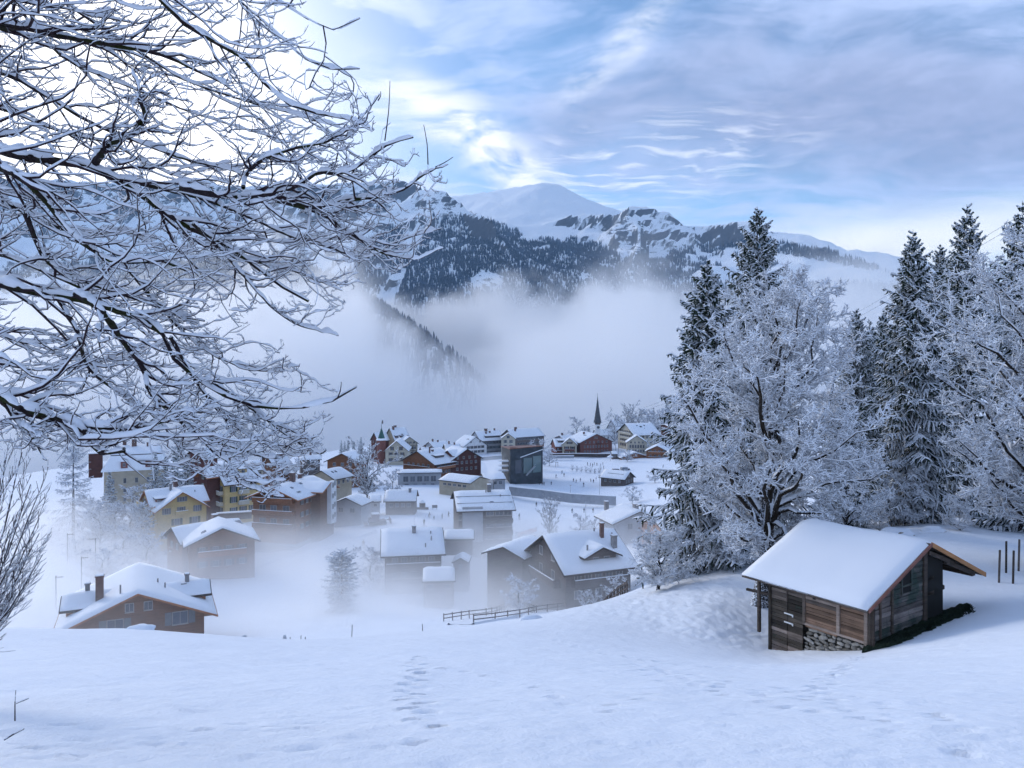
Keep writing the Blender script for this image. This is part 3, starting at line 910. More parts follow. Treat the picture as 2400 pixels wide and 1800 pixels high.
put_tree('frosted_shrub', sm, PG(1545, 46) - Vector((0, 0, 0.2)), 'rounded frosted shrub on the mound left of the big tree', 'frosted broadleaf trees', rz=1.0, sc=0.85, first=False, cat='shrub', scz=0.62)
put_tree('frosted_shrub', sm, PG(2062, 57) - Vector((0, 0, 0.3)), 'small feathery shrub just above the middle of the barn ridge', 'frosted broadleaf trees', rz=3.0, sc=0.36, first=False, cat='shrub')
put_tree('frosted_shrub', sm, PG(2250, 55) - Vector((0, 0, 0.3)), 'spreading frosted shrub on the bank right of the barn ridge', 'frosted broadleaf trees', rz=4.0, sc=0.42, first=False, cat='shrub')
put_tree('frosted_tree', sm, PG(1725, 47) - Vector((0, 0, 0.5)), 'low frosted tree tangled under the left boughs of the big tree', 'frosted broadleaf trees', rz=4.4, sc=0.80, first=False)
# ------------------------------------------------------------------ building tools
def local_box(bm_v, bm_f, c, ax, ay, az, hx, hy, hz_):
    s = len(bm_v)
    for sz in (-1, 1):
        for sy in (-1, 1):
            for sx in (-1, 1):
                bm_v.append(tuple(c + ax * (sx * hx) + ay * (sy * hy) + az * (sz * hz_)))
    for f in ((0,2,3,1),(4,5,7,6),(0,1,5,4),(2,6,7,3),(0,4,6,2),(1,3,7,5)):
        bm_f.append(tuple(s + k for k in f))
def parent_loc(p):
    l = Vector((0, 0, 0))
    while p is not None:
        l = l + p.location; p = p.parent
    return l
class MB:
    """collects boxes and sheets in world axes; built relative to a parent's origin"""
    def __init__(s):
        s.v, s.f, s.m = [], [], []
    def box(s, c, ax, ay, az, hx, hy, hz_, mi=0):
        n = len(s.f); local_box(s.v, s.f, Vector(c), Vector(ax), Vector(ay), Vector(az), hx, hy, hz_); s.m += [mi] * (len(s.f) - n)
    def bar(s, a, b_, w, h, mi=0):
        a = Vector(a); b_ = Vector(b_); d = b_ - a; L = d.length; d.normalize()
        up = Vector((0, 0, 1))
        if abs(d.z) > 0.95: up = Vector((1, 0, 0))
        sd_ = d.cross(up).normalized(); u2 = sd_.cross(d).normalized()
        s.box((a + b_) / 2, d, sd_, u2, L / 2, w / 2, h / 2, mi)
    def poly(s, pts, mi=0):
        n = len(s.v); s.v += [tuple(p) for p in pts]; s.f.append(tuple(range(n, n + len(pts)))); s.m.append(mi)
    def prism(s, prof, d, mi=0):
        """closed profile (list of points) pushed along vector d"""
        n = len(s.v); k = len(prof); d = Vector(d)
        s.v += [tuple(p) for p in prof] + [tuple(Vector(p) + d) for p in prof]
        s.f.append(tuple(range(n + k - 1, n - 1, -1))); s.f.append(tuple(range(n + k, n + 2 * k)))
        for i in range(k):
            j = (i + 1) % k
            s.f.append((n + i, n + j, n + k + j, n + k + i))
        s.m += [mi] * (k + 2)
    def cyl(s, a, b_, r, n=10, mi=0, r2=None):
        a = Vector(a); b_ = Vector(b_); d = (b_ - a).normalized()
        x = d.orthogonal().normalized(); y = d.cross(x)
        r2 = r if r2 is None else r2
        k = len(s.v)
        for (c, rr) in ((a, r), (b_, r2)):
            for i in range(n):
                t = 2 * math.pi * i / n
                s.v.append(tuple(c + x * (rr * math.cos(t)) + y * (rr * math.sin(t))))
        for i in range(n):
            j = (i + 1) % n
            s.f.append((k + i, k + j, k + n + j, k + n + i))
        s.f.append(tuple(range(k + n - 1, k - 1, -1))); s.f.append(tuple(range(k + n, k + 2 * n)))
        s.m += [mi] * (n + 2)
    def build(s, name, mat, parent=None, origin=None, smooth=False):
        o0 = Vector(origin) if origin is not None else parent_loc(parent)
        vs = [tuple(Vector(v) - o0) for v in s.v]
        mats = mat if isinstance(mat, list) else [mat]
        o = mesh_obj(name, vs, s.f, parent=parent, smooth=smooth, mats=mats, mat_idx=s.m)
        return o
def bevel(o, w, seg=2):
    b_ = o.modifiers.new('bevel', 'BEVEL'); b_.width = w; b_.segments = seg; b_.limit_method = 'ANGLE'; b_.angle_limit = R(35)
    return o

def timber(name, c, var=0.45, along=0.35, across=5.0, stripe=0.0, rough=0.85, moss=0.0):
    """weathered wood: grain, knots; optional board joints for walls too far off to build board by board"""
    m, T, b = new_mat(name, rough, 0.25)
    g = T.node('ShaderNodeNewGeometry')
    oi = T.node('ShaderNodeObjectInfo')
    mp = T.node('ShaderNodeMapping'); mp.inputs['Scale'].default_value = (along, along, across)
    T.l.new(g.outputs['Position'], mp.inputs[0])
    n = T.noise(mp.outputs[0], 2.0, 6, 0.65)
    n2 = T.noise(g.outputs['Position'], 1.1, 4, 0.6)
    k = T.math('ADD', T.math('MULTIPLY', n, 0.6), T.math('MULTIPLY', n2, 0.4))
    lo = tuple(x * (1 - var) for x in c); hi = tuple(min(1, x * (1 + var)) for x in c)
    cc = T.mix(T.maprange(k, 0.32, 0.68), lo, hi)
    vr = T.math('MULTIPLY_ADD', oi.outputs['Random'], 0.95, 0.50)
    cc = T.mix(1.0, cc, T.comb(vr, vr, vr), 'MULTIPLY')
    if moss:
        nm = T.noise(g.outputs['Position'], 1.7, 5, 0.65)
        cc = T.mix(T.math('MULTIPLY', T.maprange(nm, 0.62 - 0.22 * moss, 0.74 - 0.18 * moss), 0.75), cc, (0.022, 0.050, 0.038))
    if stripe:
        z = T.sep(g.outputs['Position'])[2]
        fr = T.math('FRACT', T.math('DIVIDE', z, stripe))
        j = T.maprange(fr, 0.0, 0.16, 0.45, 1.0)
        cc = T.mix(1.0, cc, T.comb(j, j, j), 'MULTIPLY')
    T.put(b.inputs['Base Color'], cc)
    bn = T.node('ShaderNodeBump'); bn.inputs['Strength'].default_value = 0.5; bn.inputs['Distance'].default_value = 0.02
    T.l.new(n, bn.inputs['Height']); T.l.new(bn.outputs[0], b.inputs['Normal'])
    return m
MAT['barn_grey'] = timber('barn_boards_grey', (0.25, 0.195, 0.16), 0.6)
MAT['barn_brown'] = timber('barn_boards_brown', (0.205, 0.128, 0.085), 0.75)
MAT['barn_dark'] = timber('barn_boards_dark', (0.070, 0.056, 0.043), 0.65, moss=0.15)
MAT['barn_green'] = timber('barn_logs_mossy', (0.105, 0.100, 0.092), 0.7, moss=1.0)
MAT['barn_log'] = timber('barn_logs', (0.20, 0.17, 0.155), 0.65, moss=0.3)
MAT['beam'] = timber('beam', (0.065, 0.050, 0.040), 0.5)
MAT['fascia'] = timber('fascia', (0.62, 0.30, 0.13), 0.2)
MAT['vergered'] = timber('verge_red', (0.16, 0.075, 0.06), 0.3)
MAT['stone'] = plain('rubble_stone', (0.33, 0.30, 0.255), 0.65, 2.2, 0.9, 0.2, 0.6, 25)
_m, _T, _b = new_mat('rubble_stone', 0.9, 0.2)
_oi = _T.node('ShaderNodeObjectInfo'); _g = _T.node('ShaderNodeNewGeometry')
_nz = _T.noise(_g.outputs['Position'], 9, 5, 0.65)
_cz = _T.mix(_oi.outputs['Random'], (0.16, 0.145, 0.12), (0.50, 0.46, 0.40))
_kz = _T.maprange(_nz, 0.25, 0.75, 0.45, 1.25)
_T.put(_b.inputs['Base Color'], _T.mix(1.0, _cz, _T.comb(_kz, _kz, _kz), 'MULTIPLY'))
MAT['stone_var'] = _m
MAT['mortar'] = plain('mortar', (0.27, 0.25, 0.21), 0.3, 6, 0.95, 0.1)
MAT['metal'] = plain('galvanised_metal', (0.45, 0.46, 0.48), 0.15, 6, 0.45, 0.5)
MAT['whitepaint'] = plain('white_paint', (0.78, 0.78, 0.76), 0.06, 5, 0.5)
MAT['mossbank'] = plain('moss_bank', (0.020, 0.030, 0.020), 0.7, 3.0, 0.95, 0.1, 0.8, 14)
MAT['darkin'] = plain('dark_inside', (0.012, 0.011, 0.010), 0.2, 2)

# ------------------------------------------------------------------ barn
E1 = P(2033, 1430.5, 28.0)
U = Vector((-0.558, 0.830, 0)); V = Vector((0.830, 0.558, 0)); Z = Vector((0, 0, 1))
LE, HWD, RISE = 5.67, 4.36, 1.87
def B(u, v, z):      # metres along eave, across towards the far eave, above the near eave
    return E1 + U * u + V * v + Z * z
gz = ground((B(1.5, 2, 0)).x, (B(1.5, 2, 0)).y)
barn = thing('barn', B(2.5, 3.2, 0) * 1.0, 'weathered log barn under a thick snow roof on the slope', 'barn')
barn.location.z = gz
def roof_z(v):       # underside of the roof above the near eave level
    return RISE * (1 - abs(v - HWD) / HWD)
# roof: boards on purlins, orange verge boards, thick snow
rb = MB()
th = 0.10
for (va, vb) in ((0.0, HWD), (HWD, 2 * HWD)):
    n_b = 14
    pass
rb.prism([B(0, 0, -0.12), B(0, 0, -0.02), B(0, HWD, RISE - 0.02), B(0, 2 * HWD, -0.02), B(0, 2 * HWD, -0.12), B(0, HWD, RISE - 0.12)], U * LE)
roof = rb.build('roof', MAT['beam'], barn)
# verge boards on both gables: warm light put into the far half's orange wood
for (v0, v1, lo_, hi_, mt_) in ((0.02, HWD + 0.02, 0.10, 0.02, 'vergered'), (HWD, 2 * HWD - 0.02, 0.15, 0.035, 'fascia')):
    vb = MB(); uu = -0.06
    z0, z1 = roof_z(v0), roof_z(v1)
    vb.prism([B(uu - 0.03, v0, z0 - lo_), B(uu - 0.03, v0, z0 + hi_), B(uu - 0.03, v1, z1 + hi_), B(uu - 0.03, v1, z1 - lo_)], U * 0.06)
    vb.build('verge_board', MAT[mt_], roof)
# snow: rounded slab, bulging over the eaves
def snow_slab(name, parent, corner_fn, L, half, rise, thick, ov, seed, nu=16, nv=20, mat=None, gable=1.0):
    g = np.random.default_rng(seed)
    us = np.linspace(-ov, L + ov, nu); vs = np.linspace(-ov, 2 * half + ov, nv)
    top, bot = [], []
    for i, u in enumerate(us):
        for j, v in enumerate(vs):
            zr_ = rise * (1 - abs(v - half) / half)
            e = min((u + ov) / gable, (L + ov - u) / gable, (v + ov), (2 * half + ov - v))
            rnd = 1 - (1 - min(e / (thick * 0.9), 1)) ** 2
            soft = thick * 0.25 * max(0, 1 - abs(v - half) / 0.35)      # ridge rounded off
            wob = thick * 0.45 * mnoise.noise(Vector((u * 0.45, v * 0.55, seed))) + thick * 0.2 * mnoise.noise(Vector((u * 1.6, v * 1.4, seed + 5)))
            top.append(corner_fn(u, v, zr_ + thick * (0.25 + 0.75 * rnd) - soft + wob * rnd))
            bot.append(corner_fn(u, v, zr_ - 0.015 - (0.05 if e < 0.01 else 0)))
    vs_ = [tuple(p - parent_loc(parent)) for p in top + bot]
    n = nu * nv; fs = []
    for i in range(nu - 1):
        for j in range(nv - 1):
            a = i * nv + j
            fs.append((a, a + 1, a + nv + 1, a + nv)); fs.append((n + a, n + a + nv, n + a + nv + 1, n + a + 1))
    for i in range(nu - 1):
        for j in (0, nv - 1):
            a = i * nv + j; f = (a, a + nv, n + a + nv, n + a)
            fs.append(f if j == 0 else f[::-1])
    for j in range(nv - 1):
        for i in (0, nu - 1):
            a = i * nv + j; f = (a, n + a, n + a + 1, a + 1)
            fs.append(f if i == 0 else f[::-1])
    return mesh_obj(name, vs_, fs, mat or MAT['roofsnow'], parent, smooth=True)
def parent_loc(p):
    l = Vector((0, 0, 0))
    while p is not None:
        l = l + p.location; p = p.parent
    return l
snow_slab('roof_snow', roof, lambda u, v, z: B(u, v, z), LE, HWD, RISE, 0.135, 0.0, 5, gable=0.15)
# purlins and ridge beam
for v in (0.55, 2.4, HWD, 6.2, 8.0):
    pb = MB(); z_ = roof_z(v) - 0.24
    pb.box(B(LE / 2, v, z_), U, V, Z, LE / 2 - 0.10, 0.10, 0.11)
    bevel(pb.build('purlin', MAT['beam'], roof), 0.015, 1)
U0, U1 = 0.30, 4.60           # wall planes along the eave
V0, V1 = 0.50, 5.90           # wall planes across
def wall_bottom(u, v):
    p = B(u, v, 0); return ground(p.x, p.y) - E1.z
# near (eave) wall: vertical posts with horizontal boards between, door leaf of dark boards, stone footing
def board(mb_c, ax, ay, az, hx, hy, hz_, mat, nm='plank', par=None):
    b_ = MB(); b_.box(mb_c, ax, ay, az, hx, hy, hz_)
    if nm in ('plank', 'log'):
        b_.v = [tuple(Vector(q) + Z * (rb_.uniform(-0.012, 0.012)) + ay * rb_.uniform(-0.008, 0.008)) for q in b_.v]
    o = b_.build(nm, mat, par or barn); bevel(o, min(hy, hz_) * 0.35, 1); return o
rb_ = random.Random(9)
walln = MB()
zb = min(wall_bottom(U0, V0), wall_bottom(U1, V0)) - 0.4
walln.prism([B(U0, V0 + 0.10, zb), B(U0, V0 + 0.10, roof_z(V0) - 0.1), B(U0, HWD, RISE - 0.25), B(U0, V1, roof_z(V1) - 0.1), B(U0, V1, zb)][::1], U * 0.02)
walln.prism([B(U1 - 0.02, V0 + 0.10, zb), B(U1 - 0.02, V0 + 0.10, roof_z(V0) - 0.1), B(U1 - 0.02, HWD, RISE - 0.25), B(U1 - 0.02, V1, roof_z(V1) - 0.1), B(U1 - 0.02, V1, zb)], U * 0.02)
walln.box(B((U0 + U1) / 2, V0 + 0.12, (zb + roof_z(V0) - 0.1) / 2), U, V, Z, (U1 - U0) / 2, 0.02, (roof_z(V0) - 0.1 - zb) / 2)
walln.box(B((U0 + U1) / 2, V1 - 0.02, (zb + roof_z(V1) - 0.1) / 2), U, V, Z, (U1 - U0) / 2, 0.02, (roof_z(V1) - 0.1 - zb) / 2)
walln.build('wall_core', MAT['darkin'], barn)
UD = 3.05                      # boundary between the dark door part (far) and the brown boards (near)
def ztop(): return roof_z(V0) - 0.10
# dark door part: vertical-edged panels of horizontal boards
z = ztop()
rowh = 0.145
while z > -2.95:
    h_ = rowh * rb_.uniform(0.85, 1.15)
    for (ua, ub) in ((UD + 0.03, 3.78), (3.80, U1)):
        zc_ = z - h_ / 2
        if zc_ < wall_bottom((ua + ub) / 2, V0) - 0.25: continue
        low = zc_ < -2.0
        m_ = MAT['barn_grey'] if (ub < 3.79 + 0.02 and z > ztop() - 0.5) or (low and rb_.random() < 0.6) or (ua > 3.7 and z > ztop() - 0.75 and rb_.random() < 0.7) else MAT['barn_dark']
        board(B((ua + ub) / 2, V0 + 0.05 + rb_.uniform(-0.008, 0.008), zc_), U, V, Z, (ub - ua) / 2, 0.022, h_ / 2 - 0.006, m_)
    z -= h_
# brown boards
z = ztop()
while z > -1.62:
    h_ = 0.135 * rb_.uniform(0.75, 1.3)
    for (ua, ub, m_) in ((U0 + 0.14, 1.42, MAT['barn_brown']), (1.58, UD - 0.10, MAT['barn_grey'] if z > ztop() - 0.55 else MAT['barn_brown'])):
        zc_ = z - h_ / 2
        if zc_ < -1.30 - 0.12 * ((ua + ub) / 2): continue
        board(B((ua + ub) / 2, V0 + 0.045 + rb_.uniform(-0.012, 0.012), zc_), U, V, Z, (ub - ua) / 2, 0.022, h_ / 2 - 0.006, m_)
    z -= h_
# sill plate and posts
board(B((U0 + UD) / 2, V0 + 0.03, -1.42), U, V, Z, (UD - U0) / 2, 0.06, 0.045, MAT['barn_grey'], 'sill_beam')
for (u, w_, m_, zl) in ((U0 + 0.06, 0.075, MAT['barn_grey'], -1.75), (U0 + 0.26 - 0.44, 0.09, MAT['beam'], -1.75), (1.50, 0.07, MAT['barn_grey'], -1.40), (UD - 0.05, 0.06, MAT['barn_grey'], -1.45), (3.79, 0.025, MAT['barn_grey'], -0.75), (U1 + 0.03, 0.07, MAT['barn_dark'], -3.1)):
    board(B(u, V0 + 0.015, (ztop() + 0.05 + zl) / 2), U, V, Z, w_, 0.05, (ztop() + 0.05 - zl) / 2, m_, 'post')
# two white painted latch bars on the dark boards
for dz_ in (0.0, -0.36):
    lb = MB(); c_ = B(3.72, V0 - 0.01, -1.25 + dz_)
    lb.box(c_, U, V, Z, 0.20, 0.015, 0.025); lb.box(c_ - U * 0.20 - Z * 0.03, U, V, Z, 0.022, 0.016, 0.05)
    lb.build('latch_bar', MAT['whitepaint'], barn)
for (u, zz_) in ((2.55, -0.32), (2.05, -0.10), (1.05, -0.22)):
    vh = MB(); vh.box(B(u, V0 + 0.018, zz_), U, V, Z, 0.06, 0.01, 0.04); vh.build('vent_hole', MAT['darkin'], barn)
# rubble footing: mortar core with separate stones
fb = MB()
fb.prism([B(U0 - 0.1, V0 + 0.10, -1.46), B(UD, V0 + 0.10, -1.46), B(UD, V0 + 0.10, -3.0), B(U0 - 0.1, V0 + 0.10, -2.6)], V * 0.3)
foot = fb.build('stone_footing', MAT['mortar'], barn)
stone_mesh = None
z = -1.55; row = 0
while z > -2.9:
    u = U0 - 0.08 + (0.12 if row % 2 else 0)
    h_ = rb_.uniform(0.09, 0.22)
    while u < UD - 0.05:
        w_ = rb_.uniform(0.12, 0.46)
        if z - h_ / 2 > wall_bottom(u, V0) - 0.2 and u + w_ < UD + 0.03:
            c_ = B(u + w_ / 2, V0 + 0.08, z - h_ / 2)
            if stone_mesh is None:
                bm = bmesh.new(); bmesh.ops.create_icosphere(bm, subdivisions=1, radius=1.0)
                for vv in bm.verts:
                    vv.co *= rb_.uniform(0.85, 1.12)
                    vv.co = Vector([max(-0.86, min(0.86, q)) for q in vv.co])
                stone_mesh = bpy.data.meshes.new('stone'); bm.to_mesh(stone_mesh); bm.free(); stone_mesh.materials.append(MAT['stone_var'])
            so = bpy.data.objects.new('stone', stone_mesh); COL.objects.link(so); so.parent = foot
            so.location = c_ - barn.location
            so.rotation_euler = (0, 0, math.atan2(U.y, U.x) + (math.pi if rb_.random() < 0.5 else 0))
            so.scale = (w_ / 2 * rb_.uniform(1.0, 1.35), 0.05, h_ / 2 * rb_.uniform(0.95, 1.5)); so.rotation_euler.y = rb_.uniform(-0.3, 0.3)
        u += w_ + 0.02
    z -= h_ + 0.015; row += 1
# gable wall: round-edged squared logs, mossy green towards the middle, grey boards near the corner
z = RISE - 0.32
k = 0
while z > -2.6:
    h_ = 0.19 * rb_.uniform(0.85, 1.15)
    zc_ = z - h_ / 2
    # extent across at this height, under the roof
    v_lo = V0 + 0.02
    if zc_ > roof_z(V0) - 0.25:
        v_lo = max(V0, HWD * (zc_ + 0.30) / RISE)
    v_hi = V1
    if zc_ > roof_z(V1) - 0.3:
        v_hi = min(V1, 2 * HWD - HWD * (zc_ + 0.30) / RISE)
    segs_ = []
    if zc_ < 0.55:
        segs_ = [(v_lo, 1.9, MAT['barn_log'] if zc_ > -0.95 else MAT['barn_green']), (1.9, 4.18, MAT['barn_green'] if (zc_ > -0.35 or zc_ < -0.95) else MAT['barn_log']), (4.42, v_hi, MAT['barn_green'])]
    else:
        segs_ = [(v_lo, 4.18, MAT['barn_green']), (4.42, v_hi, MAT['barn_green'])]
    for (va, vb, m_) in segs_:
        if vb - va < 0.15: continue
        if zc_ < wall_bottom(U0, (va + vb) / 2) - 0.15: continue
        dep = 0.0 if vb < 4.3 else 0.35
        board(B(U0 - 0.04 + dep + rb_.uniform(-0.012, 0.012), (va + vb) / 2, zc_), V, U, Z, (vb - va) / 2, 0.05, h_ / 2 - 0.008, m_, 'log')
    z -= h_; k += 1
# posts, door-like panel and window on the gable
for (v, w_, z1_, zl, m_) in ((4.30, 0.13, RISE - 0.35, -2.2, MAT['beam']), (1.15, 0.05, 0.25, -1.35, MAT['beam']), (1.95, 0.06, 0.55, -1.3, MAT['barn_dark']), (V0 + 0.04, 0.10, ztop(), -1.75, MAT['beam'])):
    board(B(U0 - 0.10, v, (z1_ + zl) / 2), V, U, Z, w_, 0.06, (z1_ - zl) / 2, m_, 'post')
for (v, z1_, zl, w_) in ((2.62, 1.02, 0.05, 0.035), (3.30, 1.30, 0.05, 0.035)):
    board(B(U0 - 0.115, v, (z1_ + zl) / 2), V, U, Z, w_, 0.03, (z1_ - zl) / 2, MAT['barn_green'], 'window_post')
for zz_ in (0.06, 0.38):
    board(B(U0 - 0.118, 2.96, zz_), V, U, Z, 0.36, 0.028, 0.035, MAT['barn_green'], 'window_rail')
wb = MB(); wb.box(B(U0 - 0.098, 2.96, 0.55), V, U, Z, 0.31, 0.006, 0.48); wb.build('window_opening', MAT['darkin'], barn)
# log ends sticking out on the right, and the lean-to beams
for zz_, ln_ in ((0.95, 0.5), (0.72, 0.35), (-0.35, 0.55), (-0.55, 0.40)):
    board(B(U0 + 0.28, V1 + ln_ / 2 - 0.1, zz_), V, U, Z, ln_ / 2 + 0.1, 0.09, 0.095, MAT['beam'], 'log_end')
for zz_ in (-0.30, 0.30):
    board(B(U0 + 0.12, 4.85, zz_), V, U, Z, 0.42, 0.12, 0.12, MAT['beam'], 'cross_beam')
for (va, vb, zoff) in ((HWD + 0.15, 6.6, -0.42), (5.9, 8.2, -0.40)):
    gb = MB(); gb.bar(B(U0 - 0.12, va, roof_z(va) + zoff + 0.05), B(U0 - 0.12, vb, roof_z(vb) + zoff + 0.20), 0.14, 0.16)
    gb.build('rafter', MAT['beam'], barn)
# far end under the overhang: a post with a brace
board(B(5.25, V0 + 0.10, -1.2), U, V, Z, 0.07, 0.07, 1.25, MAT['beam'], 'post')
gb = MB(); gb.bar(B(4.6, V0 + 0.1, -0.72), B(5.9, V0 + 0.1, -0.80), 0.1, 0.1); gb.build('brace', MAT['beam'], barn)

# snow-free mossy strip under the gable overhang
mb_v, mb_f = [], []
nsx, nsy = 60, 9
rg = np.random.default_rng(4)
for i in range(nsx):
    f = i / (nsx - 1)
    v = V0 - 0.35 + f * (8.15 - V0 + 0.35)
    wdt = 0.95 * math.sin(min(f * 7, 1) * 1.57) * min(1, (1.02 - f) * 3.2) * (1.0 if v < V1 else 0.8) + rg.normal() * 0.09
    for j in range(nsy):
        t = j / (nsy - 1)
        u = U0 + 0.02 - t * max(0.03, wdt + 0.02) + (0.9 * (v > V1) * (1 - t) * 0.3)
        p = B(u, v, 0)
        zz_ = ground(p.x, p.y) + 0.04 * math.sin(math.pi * (1 - t)) + rg.normal() * 0.03 + 0.04 + 0.12 * (1 - t)
        if j == nsy - 1: zz_ -= 0.16
        if i in (0, nsx - 1): zz_ -= 0.2
        mb_v.append((p.x, p.y, zz_))
for i in range(nsx - 1):
    for j in range(nsy - 1):
        a = i * nsy + j; mb_f.append((a, a + nsy, a + nsy + 1, a + 1))
gs = mesh_obj('grass_strip', mb_v, mb_f, MAT['mossbank'], smooth=True)
tag(gs, label='dark snow-free grass strip along the barn gable', cat='grass', kind='stuff')
# grass blades along it
gb_ = Bag(); k_ = 900
vv = rg.uniform(V0 - 0.2, 7.9, k_); tt = rg.random(k_) ** 0.7
pts = []
for v, t in zip(vv, tt):
    p = B(U0 - t * 1.0 * min(1, (8.1 - v) * 0.6), v, 0); z_ = ground(p.x, p.y) + 0.10
    d_ = Vector((rg.normal() * 0.06, rg.normal() * 0.06, 0.05 + 0.07 * rg.random()))
    pts.append([(p.x, p.y, z_), tuple(p * 0 + Vector((p.x, p.y, z_)) + d_)])
gb_.add(np.array(pts), np.tile(np.array([[0.02, 0.004]]), (k_, 1)), 3)
tf = gb_.build('grass_tufts', [MAT['mossbank'], MAT['mossbank']])
tag(tf, label='dark wet grass tufts below the barn gable', cat='grass', kind='stuff')
# ------------------------------------------------------------------ village materials
MAT['tim_brown'] = timber('chalet_timber_brown', (0.25, 0.112, 0.058), 0.4, stripe=0.45)
MAT['tim_red'] = timber('chalet_timber_red', (0.17, 0.070, 0.056), 0.3, stripe=0.5)
MAT['tim_warm'] = timber('chalet_timber_warm', (0.27, 0.125, 0.068), 0.4, stripe=0.4)
MAT['tim_dark'] = timber('chalet_timber_dark', (0.13, 0.105, 0.096), 0.35, stripe=0.5)
MAT['tim_grey'] = timber('chalet_timber_grey', (0.20, 0.165, 0.15), 0.35, stripe=0.45)
MAT['ren_yellow'] = plain('render_yellow', (0.56, 0.41, 0.18), 0.14, 0.6)
MAT['ren_cream'] = plain('render_cream', (0.52, 0.47, 0.37), 0.12, 0.6)
MAT['ren_beige'] = plain('render_beige', (0.42, 0.36, 0.27), 0.15, 0.6)
MAT['ren_white'] = plain('render_white', (0.74, 0.74, 0.74), 0.08, 0.6)
MAT['ren_grey'] = plain('render_grey', (0.34, 0.35, 0.37), 0.15, 0.5)
MAT['roofwood'] = plain('roof_edge_timber', (0.045, 0.034, 0.030), 0.3, 2)
MAT['rooforange'] = plain('roof_edge_larch', (0.36, 0.15, 0.07), 0.25, 2)
MAT['brick'] = plain('chimney_masonry', (0.16, 0.10, 0.085), 0.3, 3)
MAT['chimgrey'] = plain('chimney_concrete', (0.24, 0.23, 0.23), 0.25, 3)
MAT['winframe'] = plain('window_frame_pale', (0.42, 0.40, 0.38), 0.05, 3, 0.5)
MAT['shutgreen'] = plain('shutter_green', (0.035, 0.060, 0.045), 0.2, 3)
MAT['shutbrown'] = plain('shutter_brown', (0.060, 0.030, 0.024), 0.2, 3)
MAT['shutgrey'] = plain('shutter_grey', (0.16, 0.17, 0.18), 0.2, 3)
MAT['slate'] = plain('dark_slate_panels', (0.055, 0.062, 0.070), 0.3, 0.5)
MAT['copper'] = plain('copper_sheet', (0.20, 0.085, 0.055), 0.25, 0.8, 0.55, 0.4)
MAT['spireslate'] = plain('spire_shingle', (0.085, 0.088, 0.095), 0.3, 1.2)
MAT['coppergreen'] = plain('verdigris', (0.055, 0.13, 0.11), 0.25, 1.2)
def glass_mat(name, c=(0.03, 0.035, 0.045)):
    m, T, b = new_mat(name, 0.08, 0.6)
    oi = T.node('ShaderNodeObjectInfo')
    T.put(b.inputs['Base Color'], T.mix(oi.outputs['Random'], c, tuple(x * 4 + 0.03 for x in c)))
    return m
MAT['glass'] = glass_mat('window_glass')
MAT['glassgreen'] = glass_mat('facade_glass', (0.045, 0.065, 0.065))

WM = {}
def window_mesh(ww, wh, shut, frame):
    key = (round(ww, 2), round(wh, 2), shut, frame)
    if key in WM: return WM[key]
    mb = MB(); X = Vector((1, 0, 0)); Yv = Vector((0, 1, 0))
    t = 0.07
    for sx in (-1, 1):
        mb.box((sx * (ww / 2), -0.03, 0), X, Yv, Z, t / 2, 0.045, wh / 2 + t / 2)
    for sz in (-1, 1):
        mb.box((0, -0.032, sz * (wh / 2)), X, Yv, Z, ww / 2 - t / 2, 0.043, t / 2)
    mb.box((0, -0.028, 0), X, Yv, Z, t * 0.35, 0.03, wh / 2 - t / 2)
    mb.box((0, -0.06, -wh / 2 - t * 0.9), X, Yv, Z, ww / 2 + t, 0.08, 0.035)
    mats = [MAT[frame]]
    if shut:
        mats.append(MAT[shut])
        for sx in (-1, 1):
            mb.box((sx * (ww / 2 + ww * 0.27), -0.035, 0), X, Yv, Z, ww * 0.22, 0.025, wh / 2 + 0.03, 1)
    w_ = mb.build('window', mats)
    pm = MB(); pm.poly([(-ww / 2, -0.012, -wh / 2), (ww / 2, -0.012, -wh / 2), (ww / 2, -0.012, wh / 2), (-ww / 2, -0.012, wh / 2)])
    p_ = pm.build('pane', MAT['glass'])
    WM[key] = [w_.data, p_.data]
    bpy.data.objects.remove(w_); bpy.data.objects.remove(p_)
    return WM[key]
def add_window(root, pos, nrm, ww, wh, shut=None, frame='winframe', nm='window'):
    a, b_ = window_mesh(ww, wh, shut, frame)
    o = bpy.data.objects.new(nm, a); COL.objects.link(o); o.parent = root
    o.location = Vector(pos) - root.location
    o.rotation_euler = (0, 0, math.atan2(nrm.y, nrm.x) + math.pi / 2)
    p_ = bpy.data.objects.new('pane', b_); COL.objects.link(p_); p_.parent = o
    return o

